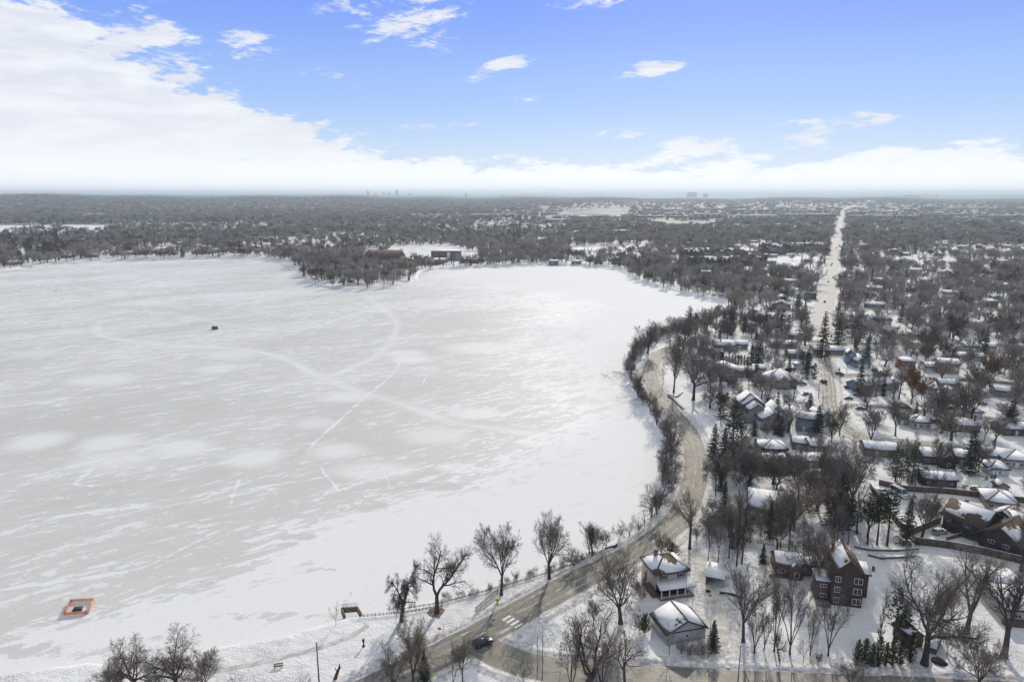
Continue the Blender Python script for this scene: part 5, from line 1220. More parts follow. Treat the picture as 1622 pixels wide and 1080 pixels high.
vehicle('car parked outside the cream two-storey house with shutters', (1435, 600), 5, GY, 'sedan')
vehicle('silver car on the drive by the small white garage', (1564, 735), -60, SV, 'sedan', True)
vehicle('red car under snow behind the long brown fence', (1547, 776), 10, RD, 'sedan', True)
vehicle('second snowed-in red car, right of the first behind the long fence', (1560, 777), 10, RD, 'suv', True)
vehicle('orange truck cab beside the long low house', (1288, 762), 160, ('rust_orange', (.38, .14, .06)), 'pickup', True, 'truck')
vehicle('dark car parked beside the small grey utility shed', (1583, 878), 30, BK, 'suv')
vehicle('small dark car parked left of the lane by the hedge', (1271, 609), 10, GY, 'suv', True)
for lb, q, hd, cl, kd, sn_ in [('white car under snow on the lane right of the long blue-grey house', (1455, 603), 0, WT, 'sedan', True), ('dark car in the yard left of the brown brick ranch', (1478, 668), 70, BK, 'suv', True), ('grey car on the snowy lane before the long ranch house', (1555, 640), -10, GY, 'sedan', True), ('silver car parked above the cream two-storey house with shutters', (1500, 553), 0, SV, 'suv', True),
                               ('blue car parked beside the white house with dormers', (1420, 521), 60, BLc, 'suv', True), ('dark pickup parked by the tan-gabled garage house', (1384, 588), 75, BK, 'pickup', True), ('black car near the drive of the steep dark-roofed house', (1276, 625), 30, BK, 'sedan', True), ('grey car behind the dark timber house', (1170, 566), 80, GY, 'suv', True)]:
    vehicle(lb, q, hd, cl, kd, sn_)
sdv = []
for i, (px, py) in enumerate([(1326, 392), (1323.5, 394), (1329, 389), (1326, 397), (1316, 421), (1318, 418.5), (1331, 368), (1328, 371), (1306, 479), (1312, 447), (1334, 352)]):
    sdv.append(vehicle(None, (px, py), 64 if i % 2 else 244, [BK, GY, RD, SV][i % 4], 'suv' if i % 3 else 'sedan', False, 'car', 'cars driving along the straight snowy street', name='moving_car'))
sdv.sort(key=lambda o: o.location.y)
ORD = ['nearest', 'second', 'third', 'fourth', 'fifth', 'sixth', 'seventh', 'eighth', 'ninth', 'tenth', 'eleventh', 'twelfth', 'thirteenth', 'fourteenth', 'fifteenth', 'sixteenth', 'seventeenth', 'eighteenth', 'nineteenth', 'twentieth'] + ['twenty-' + q for q in ('first', 'second', 'third', 'fourth', 'fifth', 'sixth', 'seventh', 'eighth', 'ninth')] + ['thirtieth'] + ['thirty-' + q for q in ('first', 'second', 'third', 'fourth', 'fifth', 'sixth', 'seventh', 'eighth', 'ninth')]
for i, o in enumerate(sdv): o['label'] = ORD[i] + (' car' if i == 0 else ' nearest car') + ' driving along the long straight snowy street'
# ---------------------------------------------------------------- small things on the ice and along the road
ICE = .03
def P0(x, y): return P(x, y, 0)

# orange safety fence round the open hole
c4 = [P0(101.5, 975), P0(139, 972), P0(149, 952), P0(112, 954)]
o = empty('safety_fence', (*c4[0], ICE), 0, 'square enclosure of orange safety mesh fencing standing on the ice', 'safety fence')
om = mat('orange_mesh', (.72, .24, .15), .6, .3, 3, .3); om2 = mat('faded_orange_mesh', (.75, .38, .25), .6, .3, 3, .3)
for i in range(4):
    a = Vector((*c4[i], 0)) - Vector((*c4[0], 0)); b = Vector((*c4[(i + 1) % 4], 0)) - Vector((*c4[0], 0)); d = b - a; L = d.length; d.normalize(); n = Vector((-d.y, d.x, 0)) * .02
    mb = MB()
    for z in np.arange(.05, .95, .15): mb.add([tuple(a + n + Vector((0, 0, z))), tuple(b + n + Vector((0, 0, z))), tuple(b - n + Vector((0, 0, z))), tuple(a - n + Vector((0, 0, z))), tuple(a + n + Vector((0, 0, z + .10))), tuple(b + n + Vector((0, 0, z + .10))), tuple(b - n + Vector((0, 0, z + .10))), tuple(a - n + Vector((0, 0, z + .10)))],
            [(0, 3, 2, 1), (4, 5, 6, 7), (0, 1, 5, 4), (1, 2, 6, 5), (2, 3, 7, 6), (3, 0, 4, 7)])
    k = int(L / .22)
    for j in range(k): p = a + d * (L * (j + .5) / k); mb.bar(p + Vector((0, 0, .08)), p + Vector((0, 0, .93)), .03, n=4)
    mb.build('mesh_panel', om if i in (0, 3) else om2, o)
    mb = MB(); mb.bar(a, a + Vector((0, 0, 1.15)), .05, n=6); mb.bar((a + b) / 2, (a + b) / 2 + Vector((0, 0, 1.05)), .04, n=6); mb.build('post', M['orange'], o)
h4 = [P0(114.5, 968.5), P0(129.5, 967), P0(132, 961), P0(118, 962.5)]
mb = MB(); mb.add([(x, y, ICE + .02) for x, y in h4] + [(x, y, ICE + .30) for x, y in h4], [(4, 5, 6, 7), (0, 1, 5, 4), (1, 2, 6, 5), (2, 3, 7, 6), (3, 0, 4, 7)])
tag(mb.build('dark_platform', mat('dark_tarp', (.035, .035, .038), .6, .3, 1)), 'dark square platform in the middle of the orange fenced square', 'platform')

# ice fishing shelter
x, y = P0(340.5, 521.5); o = empty('ice_shelter', (x, y, ICE), R(12), 'dark blue ice fishing shelter standing alone on the frozen lake', 'ice shelter')
mb = MB(); mb.box(-1.9, -1.2, 0, 1.9, 1.2, 1.7); mb.box(-2.05, -1.25, 0, -1.9, 1.25, 1.1); mb.build('wall', wallmat('blue_tarp', (.03, .10, .20)), o)
mb = MB(); mb.poly([(-2.1, -1.4, 1.65), (2.1, -1.4, 1.65), (2.1, 0, 2.25), (-2.1, 0, 2.25)], (0, 0, .08)); mb.poly([(-2.1, 0, 2.25), (2.1, 0, 2.25), (2.1, 1.4, 1.65), (-2.1, 1.4, 1.65)], (0, 0, .08)); mb.build('roof', M['dark'], o)
door(o, .6, -1.2, .05, .8, 1.6, paint('teal', (.05, .16, .2))); mb = MB(); mb.box(-1.3, -1.24, .8, -.6, -1.19, 1.3); mb.build('window', M['white'], o)
mb = MB(); mb.box(-2.2, -1.5, .0, 2.6, -1.35, .12); mb.box(-2.2, 1.35, .0, 2.6, 1.5, .12); mb.build('sled_runner', M['metal'], o)


def person(px, py, label, coat, lean=0.0, arm=.4, rz=0):
    x, y = P0(px, py)
    J = [(0, 0, .95), (0, 0, 1.2), (0, lean * .5, 1.45), (0, lean * .7, 1.53), (0, lean * .9, 1.66), (0, lean * .9, 1.76), (-.19, lean * .5, 1.42), (-.3, lean * .5 + arm * .3, 1.18), (-.3, lean * .5 + arm, 1.0), (.19, lean * .5, 1.42), (.3, lean * .5 + arm * .2, 1.16), (.32, lean * .5 + arm * .6, .93),
         (-.1, 0, .88), (-.13, .05, .5), (-.14, -.02, .1), (-.14, .14, .05), (.1, 0, .88), (.13, .02, .5), (.15, .04, .1), (.15, .2, .05)]
    E_ = [(0, 1), (1, 2), (2, 3), (3, 4), (4, 5), (2, 6), (6, 7), (7, 8), (2, 9), (9, 10), (10, 11), (0, 12), (12, 13), (13, 14), (14, 15), (0, 16), (16, 17), (17, 18), (18, 19)]
    rr = [.17, .16, .17, .07, .1, .09, .09, .07, .05, .09, .07, .05, .11, .08, .06, .05, .11, .08, .06, .05]
    me = bpy.data.meshes.new('person'); me.from_pydata(J, E_, []); ob = bpy.data.objects.new('person', me); COL.objects.link(ob)
    sk = ob.modifiers.new('skin', 'SKIN')
    for i, r_ in enumerate(rr): me.skin_vertices[0].data[i].radius = (r_, r_ * .85)
    me.skin_vertices[0].data[0].use_root = True
    sb = ob.modifiers.new('sub', 'SUBSURF'); sb.levels = 1; sb.render_levels = 1
    me.materials.append(coat); ob.location = (x, y, ICE); ob.rotation_euler = (0, 0, R(rz)); tag(ob, label, 'person')
person(86.5, 462, 'upright person in dark clothes on the ice, left one of the far pair', mat('dark_coat', (.03, .03, .04), .9), 0, .25, 30)
person(89.3, 461, 'person in dark clothes bending over the ice, right one of the far pair', mat('brown_coat', (.06, .04, .03), .9), .35, .4, -60)


def lying_branch(label, pts, r0, name='fallen_tree', sub=10, seed=1, z=0.2, cat='fallen tree', m=None):
    r = np.random.default_rng(seed); w_ = np.array([[*P0(*p[:2]), z + (p[2] if len(p) > 2 else 0)] for p in pts]); c0 = w_[0].copy(); w_ -= c0
    o = empty(name, (c0[0], c0[1], 0), 0, label, cat); rad = np.linspace(r0, r0 * .3, len(w_))[None]
    V, Q = tubes(w_[None], rad, 6); mk('trunk', V, Q, None, m or M['bark'], o)
    L = np.array([np.linalg.norm(w_[-1] - w_[0])]); pp, D, Lc, rr = children(w_[None], rad, L, sub, .3, 45, .35, .4, r); D[:, 2] = np.abs(D[:, 2]) * .6
    b = extend(pp, D, Lc, 3, .2, .1, r); V1, Q1 = tubes(b, np.maximum(rr[:, None] * np.linspace(1, .4, 4), .03), 4)
    pp, D, Lc, rr = children(b, np.maximum(rr[:, None] * np.ones((1, 4)), .03), Lc, 6, .2, 45, .5, .5, r); D[:, 2] = np.abs(D[:, 2]) * .6
    b = extend(pp, D, Lc, 2, .2, 0, r); V2, Q2 = tubes(b, np.full((len(b), 3), .025), 3)
    mk('branches', np.concatenate([V1, V2]), np.concatenate([Q1, Q2 + len(V1)]), None, M['twig'], o)
lying_branch('fallen dead tree reaching out from the shore over the ice', [(1003, 598, .8), (985, 599, .5), (968, 600, .3), (952, 594, .6)], .3, sub=14)
lying_branch('broken branches lying on the ice beside the fallen dead tree', [(1006, 594, .6), (990, 594, .5), (975, 590, .9)], .16, sub=9, seed=4)
lying_branch('thin dark log lying on the ice off the wooded point', [(495, 473), (501, 471), (508, 471)], .2, 'log', 4, 5, cat='log')
lying_branch('leaning dead tree trunk hanging over the shore road bank', [(1044, 668, 1), (1020, 640, 2), (1002, 620, 3)], .22, sub=14, seed=8)

# wooden landing at the beach
p0 = P(548, 991); o = empty('wooden_landing', (*p0, 1.2), 0, 'brown timber landing with three sides stepping from the snowy bank to the ice', 'landing')
pts = [(541, 991), (546, 975), (541, 963), (566, 961), (572, 972), (583, 983)]
w_ = [Vector((*P(*q), 0)) - Vector((*p0, 0)) for q in pts]
for a, b, hh in zip(w_[:-1], w_[1:], (.8, 1.1, 1.3, 1.2, .9)):
    d = (b - a).normalized(); n = Vector((-d.y, d.x, 0)) * .22; mb = MB()
    for z0 in (0, .45, .9):
        if z0 < hh: V = [a - n, b - n, b + n, a + n]; mb.add([(v.x, v.y, z0 - .4) for v in V] + [(v.x, v.y, z0 + .02) for v in V], [(0, 3, 2, 1), (4, 5, 6, 7), (0, 1, 5, 4), (1, 2, 6, 5), (2, 3, 7, 6), (3, 0, 4, 7)])
    mb.build('timber_wall', M['wood'], o)
mb = MB()
for k in range(9): q = w_[2].lerp(w_[3], k / 8); mb.bar((q.x, q.y, .6), (q.x, q.y, 1.9), .035, n=4)
q, r_ = w_[2], w_[3]; mb.bar((q.x, q.y, 1.9), (r_.x, r_.y, 1.9), .04, n=4); mb.bar((q.x, q.y, 1.4), (r_.x, r_.y, 1.4), .03, n=4); mb.build('railing', M['wood'], o)


def bench(px, py, label, rz):
    x, y = P(px, py); o = empty('park_bench', (x, y, LAND), R(rz), label, 'bench')
    mb = MB(); [mb.box(-.95, -.25 + .18 * i, .42, .95, -.1 + .18 * i, .47) for i in range(3)]; mb.build('seat', M['wood'], o)
    mb = MB(); [mb.box(-.95, .30, .58 + .17 * i, .95, .34, .72 + .17 * i) for i in range(2)]; mb.build('backrest', M['wood'], o)
    for s in (-.75, .75): mb = MB(); mb.box(s - .04, -.24, -.1, s + .04, -.17, .42); mb.box(s - .04, .26, -.1, s + .04, .33, .9); mb.box(s - .035, -.17, .36, s + .035, .26, .41); mb.build('leg', M['dark'], o)
bench(441, 1057, 'brown wooden park bench alone on the snowy beach', 12)
def pole(label, base, ytop, r0=.16, arms=0, name='utility_pole', cat='utility pole', lamp=False, lean=0, rz=-20, z=LAND):
    b = P(*base); h = htop(b, ytop); o = empty(name, (*b, LAND), R(rz), label, cat)
    mb = MB(); mb.bar((0, 0, -.3), (lean, 0, h), r0, r0 * .65, 8); mb.build('shaft', M['post'], o)
    for i in range(arms):
        mb = MB(); mb.box(-1.3, -.07, h - .7 - i * .9, 1.3, .07, h - .55 - i * .9); mb.build('crossarm', M['post'], o)
        for s in (-1.15, -.6, .6, 1.15): ib = MB(); ib.lathe([(.03, 0), (.07, .04), (.05, .1), (.07, .16), (0, .2)], 6, (s, 0, h - .55 - i * .9)); ib.build('insulator', M['glass'], o)
    if lamp: mb = MB(); mb.bar((0, 0, h - .3), (1.3, 0, h + .1), .04, n=5); mb.build('arm', M['metal'], o); mb = MB(); mb.lathe([(.05, .12), (.2, .04), (.16, -.06), (0, -.08)], 10, (1.35, 0, h + .05)); mb.build('lamp_head', M['metal'], o)
    return o, Vector((b[0] + lean, b[1], LAND + h - .5))
pole('bare utility pole on the snowy beach at the lower edge', (506, 1088), 1017, .17)
pole('thin utility pole with small lamp in front of the bare lot', (1168, 1090), 1022, .14, lamp=True)
pole('slim pole beside the young spruce by the grey garage', (1122, 1041), 984, .10)
pole('slim signal pole at the crosswalk corner', (859, 1075), 1000, .10)
pole('second slim pole nearest the crosswalk corner, left of the taller one', (851, 1072), 1006, .08)
_, A1 = pole('tall utility pole in the yards beside the cream garage', (1572, 783), 738, .17, 1)
_, A2 = pole('utility pole with crossarm left of the residential street', (1296, 632), 606, .18, 1)
_, A3 = pole('utility pole at the street corner behind the blue-grey house', (1302, 652), 627, .18, 1)
_, A4 = pole('utility pole beside the white camper fence', (1446, 795), 735, .16, 1)
_, A5 = pole('utility pole at the near end of the straight street', (1306, 560), 528, .18, 1)
_, A6 = pole('utility pole beside the grey ranch by the round evergreen', (1394, 560), 528, .16, 1)
_, A7 = pole('slim utility pole in the snowy yard right of the residential street', (1341, 590), 562, .14, 1)
def wires(label, pts):
    mb = MB()
    for off in (-.9, 0, .9):
        for a, b in zip(pts[:-1], pts[1:]):
            pr = None
            for k in range(9):
                t = k / 8; q = a.lerp(b, t) + Vector((off * .6, off * .3, -1.2 * 4 * t * (1 - t)))
                if pr is not None: mb.bar(pr, q, .022, n=3)
                pr = q
    tag(mb.build('power_line', M['metal']), label, 'power line')
wires('overhead wires strung along the residential street poles', [A3, A2, A5])
wires('overhead wires crossing the yards behind the brown fence', [A4, A1])
wires('overhead wires running right from the straight street pole', [A5, A7, A6])


def sign(label, base, size, m, kind='diamond', h=2.4, name='road_sign', two=False, rz=0):
    b = P(*base); o = empty(name, (*b, LAND), R(rz), label, 'sign')
    mb = MB(); mb.bar((0, .03, -.2), (0, .03, h + size * .4), .04, n=6); mb.build('post', M['metal'], o)
    mb = MB(); s = size / 2
    if kind == 'diamond': pts = [(-s * 1.3, -.03, h), (0, -.03, h - s * 1.3), (s * 1.3, -.03, h), (0, -.03, h + s * 1.3)]
    else: pts = [(-s, -.03, h - s * .8), (s, -.03, h - s * .8), (s, -.03, h + s * .8), (-s, -.03, h + s * .8)]
    mb.poly(pts, (0, .03, 0)); mb.build('plate', m, o)
    if two: mb = MB(); z = h - s * 2.3; mb.poly([(-s * .8, -.03, z - s * .55), (s * .8, -.03, z - s * .55), (s * .8, -.03, z + s * .55), (-s * .8, -.03, z + s * .55)], (0, .03, 0)); mb.build('lower_plate', m, o)
    return o
o = sign('yellow-green diamond crossing sign with a lower plaque beside the shore road', (788, 967), .95, M['yellow'], two=True, h=2.9)
# dark walking figure symbol and arrow on the crossing sign
mb = MB(); mb.lathe([(.0, .0), (.075, .0)], 10); 
V = [(.08 * math.cos(a), -.045, 3.2 + .08 * math.sin(a)) for a in np.linspace(0, 6.283, 11)[:-1]]; mb = MB(); mb.add(V, [], [(0, i, i + 1) for i in range(1, 9)])
for a, b, t in [((0, 3.1), (-.02, 2.85), .06), ((0, 3.05), (.17, 2.9), .03), ((0, 3.05), (-.16, 2.88), .03), ((-.02, 2.85), (.13, 2.55), .04), ((-.02, 2.85), (-.16, 2.55), .04)]:
    d = Vector((b[0] - a[0], 0, b[1] - a[1])).normalized(); n = Vector((-d.z, 0, d.x)) * t; a_ = Vector((a[0], -.045, a[1])); b_ = Vector((b[0], -.045, b[1])); mb.add([a_ - n, b_ - n, b_ + n, a_ + n], [(0, 1, 2, 3)])
mb.build('walking_figure', M['dark'], o)
mb = MB(); z = 2.9 - .475 * 2.3
mb.add([(-.3, -.045, z + .12), (.1, -.045, z - .02), (.06, -.045, z - .1), (-.34, -.045, z + .04)], [(0, 3, 2, 1)]); mb.add([(.28, -.045, z - .14), (.02, -.045, z - .16), (.14, -.045, z + .06)], [], [(0, 1, 2)]); mb.build('arrow', M['dark'], o)
sign('small orange sign on a stake by the snowy bank', (696, 1003), .8, M['orange'], 'rect', 1.3)
sign('small yellow sign beside the shore road curve', (1058, 631), .8, M['yellow'], 'diamond', 2.0, rz=10)
sign('yellow plaque beside the dark spruce at the lower roadside', (686, 1076), .7, M['yellow'], 'rect', 1.3)
# metal rail frame
x, y = P(713, 1000); o = empty('bike_rack', (x, y, LAND), R(22), 'thin grey metal rail frame on the snowy bank by the orange sign', 'rail')
for s in (-1.6, 1.6): mb = MB(); mb.bar((s, 0, -.2), (s, 0, 2.2), .035, n=5); mb.build('post', M['metal'], o)
mb = MB(); mb.bar((-1.6, 0, 2.2), (1.6, 0, 2.2), .035, n=5); mb.bar((-1.6, 0, 1.6), (1.6, 0, 1.6), .03, n=5); mb.build('rail', M['metal'], o)
# posts, bins, boat
x, y = P(576, 1023); o = empty('display_post', (x, y, LAND), 0, 'short dark wooden post with a square head on the snowy beach', 'post')
mb = MB(); mb.box(-.12, -.12, -.3, .12, .12, 1.5); mb.build('shaft', M['woodd'], o); mb = MB(); mb.box(-.22, -.2, 1.1, .22, .2, 1.75); mb.build('head', M['dark'], o); mb = MB(); mb.box(-.3, -.3, -.1, .3, .3, .12); mb.build('base', M['dark'], o)
x, y = P(534, 1074); o = empty('tree_stump', (x, y, LAND), R(30), 'leaning dark dead stump at the lower edge of the beach', 'stump')
V, Q = tubes(np.array([[[-.5, 0, -.3], [-.1, 0, .9], [.5, .1, 2.0], [.75, .1, 3.0]]]), np.array([[.42, .34, .27, .1]]), 8); mk('trunk', V, Q, None, M['bark'], o)
V, Q = tubes(np.array([[[.2, 0, 1.4], [-.1, .3, 2.0], [-.15, .3, 2.5]], [[.4, 0, 1.8], [.9, .2, 2.1], [1.1, .2, 2.3]]]), np.array([[.14, .1, .05], [.12, .08, .04]]), 5); mk('branches', V, Q, None, M['bark'], o)
def wheelie(px, py, label, m=None):
    x, y = P(px, py); o = empty('wheelie_bin', (x, y, LAND), R(-20), label, 'bin')
    mb = MB(); mb.add([(-.26, -.3, .1), (.26, -.3, .1), (.26, .3, .1), (-.26, .3, .1), (-.33, -.38, 1.05), (.33, -.38, 1.05), (.33, .36, 1.05), (-.33, .36, 1.05)], [(0, 3, 2, 1), (4, 5, 6, 7), (0, 1, 5, 4), (1, 2, 6, 5), (2, 3, 7, 6), (3, 0, 4, 7)]); mb.build('body', m or M['dark'], o)
    mb = MB(); mb.poly([(-.36, -.42, 1.06), (.36, -.42, 1.06), (.36, .4, 1.14), (-.36, .4, 1.14)], (0, 0, .07)); mb.bar((-.3, .45, 1.1), (.3, .45, 1.1), .03, n=5); mb.build('lid', m or M['dark'], o)
    for s in (-.28, .28): mb = MB(); mb.bar((s - .03, .3, .12), (s + .03, .3, .12), .13, n=10); mb.build('wheel', M['rubber'], o)
wheelie(1043, 972, 'black wheelie bin between the porch house and the grey garage')
wheelie(1571, 757, 'dark bin left of the pair by the small white garage', paint('bin_green', (.03, .05, .04)))
wheelie(1576, 757.5, 'dark bin right of the pair by the small white garage')
wheelie(1383, 904, 'dark blue bin beside the rear wing of the tall brick house', paint('bin_blue', (.03, .05, .10)))
# grill under a cover and boat on the bank
x, y = P(969, 867); o = empty('rowing_boat', (x, y, LAND), R(25), 'overturned dark rowing boat capped with snow on the lake bank', 'boat')
prof = [(-2.1, .55, .6), (-1.2, .72, .72), (0, .8, .78), (1.2, .62, .7), (2.1, .1, .5)]; V = []
for X_, w2, hh in prof: V += [(X_, -w2, .08), (X_, -w2 * .9, hh * .65), (X_, -w2 * .35, hh), (X_, w2 * .35, hh), (X_, w2 * .9, hh * .65), (X_, w2, .08)]
Q = [(i * 6 + k, i * 6 + k + 1, (i + 1) * 6 + k + 1, (i + 1) * 6 + k) for i in range(4) for k in range(5)]
mk('hull', V, Q + [(0, 1, 4, 5), (1, 2, 3, 4), (29, 28, 25, 24), (28, 27, 26, 25)], None, M['dark'], o); 
mb = MB(); mb.add([(x_, w2 * .36 * s, hh + .02) for x_, w2, hh in prof[:-1] for s in (-1, 1)], [(0, 1, 3, 2), (2, 3, 5, 4), (4, 5, 7, 6)]); mb.build('snow_cap', SNOWCAP, o)
mb = MB(); mb.bar((-2.2, 0, .05), (2.2, 0, .05), .05, n=4); mb.build('keel', M['wood'], o)
def lump(px, py, r, label, m, name, cat, h=.5, seed=0):
    g = np.random.default_rng(seed); x, y = P(px, py); n, k = 10, 6; V = []
    for i in range(k):
        f = i / (k - 1) * math.pi / 2
        for j in range(n): a = 2 * math.pi * j / n; q = g.uniform(.8, 1.15); V.append((r * math.cos(f) * math.cos(a) * q, r * math.cos(f) * math.sin(a) * q, h * math.sin(f) * q - .1))
    Q = [(i * n + j, i * n + (j + 1) % n, (i + 1) * n + (j + 1) % n, (i + 1) * n + j) for i in range(k - 1) for j in range(n)]
    o = mk(name, V, Q, None, m, smooth=True, loc=(x, y, LAND)); tag(o, label, cat)
lump(1122, 936, .8, 'round dark fire pit ring in the bright driveway', M['dark'], 'fire_pit', 'fire pit', .35)
lump(1125, 943, .35, 'small dark stone below the fire pit', M['stone'], 'rock', 'rock', .4, 3)
lump(1483.5, 801, .8, 'small round dark bush in the yard of the large dark house', M['woodd'], 'yard_rock', 'rock', .9, 5)
lump(933, 1015, .6, 'dark boulder in the snowy corner lot', M['stone'], 'boulder', 'rock', .6, 6)
lump(1487, 1047, 1.6, 'long dark hedge mound at the foot of the big cottonwood', mat('dark_hedge', (.03, .03, .022), .95, .4, 2, bump=.3), 'hedge_mound', 'hedge', .8, 7)

# ---------------------------------------------------------------- hero trees (photo pixels of foot, row of top, crown width in pixels)
def T(kind, bx, by, ty, wpx, label, var=0, foliage=None, cat='tree', name=None, lod=0, tilt=(0, 0), rz=None):
    b = P(bx, by); h = htop(b, ty) ; d = b[1] * math.cos(PITCH) + 98 * math.sin(PITCH)
    nm = name or {'spruce': 'spruce_tree', 'narrow': 'spruce_tree', 'pine': 'pine_tree', 'white_pine': 'pine_tree', 'cedar': 'cedar_tree', 'yew': 'evergreen_bush', 'shrub': 'bush', 'brush': 'bush', 'willow': 'willow_tree', 'poplar': 'poplar_tree'}.get(kind, 'bare_tree')
    o = place_tree(nm, b, h, kind, var, lod, label, cat, None, foliage, wpx * d / F if wpx else None, rz, tilt)
    OBST.append((*b, 2.2)); return o
B = 'bush'
T('willow', 636, 984, 896, 70, 'twisting willow with drooping twigs beside the timber landing', 1, rz=2.2)
T('twin', 692, 970, 845, 112, 'great forked bare tree with two heavy trunks in a ring of bare earth', 3, rz=.15)
lump(692, 970, 2.6, 'ring of bare brown earth round the foot of the great forked tree', M['wood'], 'earth_ring', 'bare earth', .16, 9)
LMX = 0
T('elm', 794, 942, 827, 78, 'tall vase-shaped bare tree beside the slatted barrier', 0)
T('elm', 870, 917, 806, 72, 'tall bare tree on the lake bank right of the slatted barrier', 1)
T('tall', 938, 882, 824, 26, 'small slender bare tree on the bank by the boat', 2)
T('shrub', 909, 897, 866, 36, 'round leafless bush on the lake bank', 0, cat=B)
T('sapling', 532, 990, 957, 24, 'small bare tree left of the timber landing', 0)
T('elm', 983, 987, 873, 104, 'broad bare tree with many rising limbs in the corner lot', 2)
T('elm', 655, 1096, 968, 88, 'wide bare tree at the lower edge left of the dark spruce', 3)
T('oak', 624, 1100, 1020, 70, 'low spreading bare tree at the lower edge below the willow', 5)
T('spruce', 673, 1095, 1030, 26, 'dark narrow spruce at the lower edge beside the road', 0)
T('tall', 733, 1098, 1012, 40, 'small bare tree at the lower edge beside the intersection', 1)
T('sapling', 718, 1100, 1020, 40, 'thin bare sapling cluster left of the small roadside tree', 1)
T('lean', 922, 1100, 945, 110, 'large bare tree leaning left over the cross street', 2, tilt=(0, R(-7)))
T('vase', 904, 1098, 985, 60, 'slender bare tree behind the large leaning one at the cross street', 1)
T('vase', 953, 1095, 975, 60, 'forked bare tree on the lower street verge, middle of the three', 2)
T('lean', 990, 1092, 985, 80, 'crooked bare tree on the lower verge leaning right', 3, tilt=(0, R(8)))
T('sapling', 828, 1096, 1040, 46, 'small bare tree at the lower edge by the crosswalk corner', 3)
T('round', 940, 990, 942, 36, 'small bare tree in the corner lot left of the broad one', 0)
T('tall', 1047, 894, 840, 32, 'slim bare tree beside the shore road above the porch house', 3)
T('yew', 1063, 888, 853, 30, 'round dark evergreen beside the shore road', 0, cat=B)
T('yew', 1021, 1003, 970, 22, 'tall dark evergreen bush left of the grey garage', 1, cat=B)
T('shrub', 1012, 1000, 965, 26, 'brown leafless bush against the dark evergreen by the garage', 1, foliage='rust', cat=B)
T('shrub', 1014, 945, 905, 26, 'rust-brown bush beside the porch house wall', 2, foliage='rust', cat=B)
T('lean', 1092, 869, 766, 80, 'arching bare tree leaning left over the shore road', 0, tilt=(0, R(-12)))
T('sapling', 1060, 1036, 980, 26, 'small bare tree in front of the grey garage gable', 2)
T('spruce', 1129, 1029, 982, 22, 'young spruce beside the grey garage', 1)
T('narrow', 1208, 891, 861, 14, 'small narrow spruce left of the brick cottage', 0)
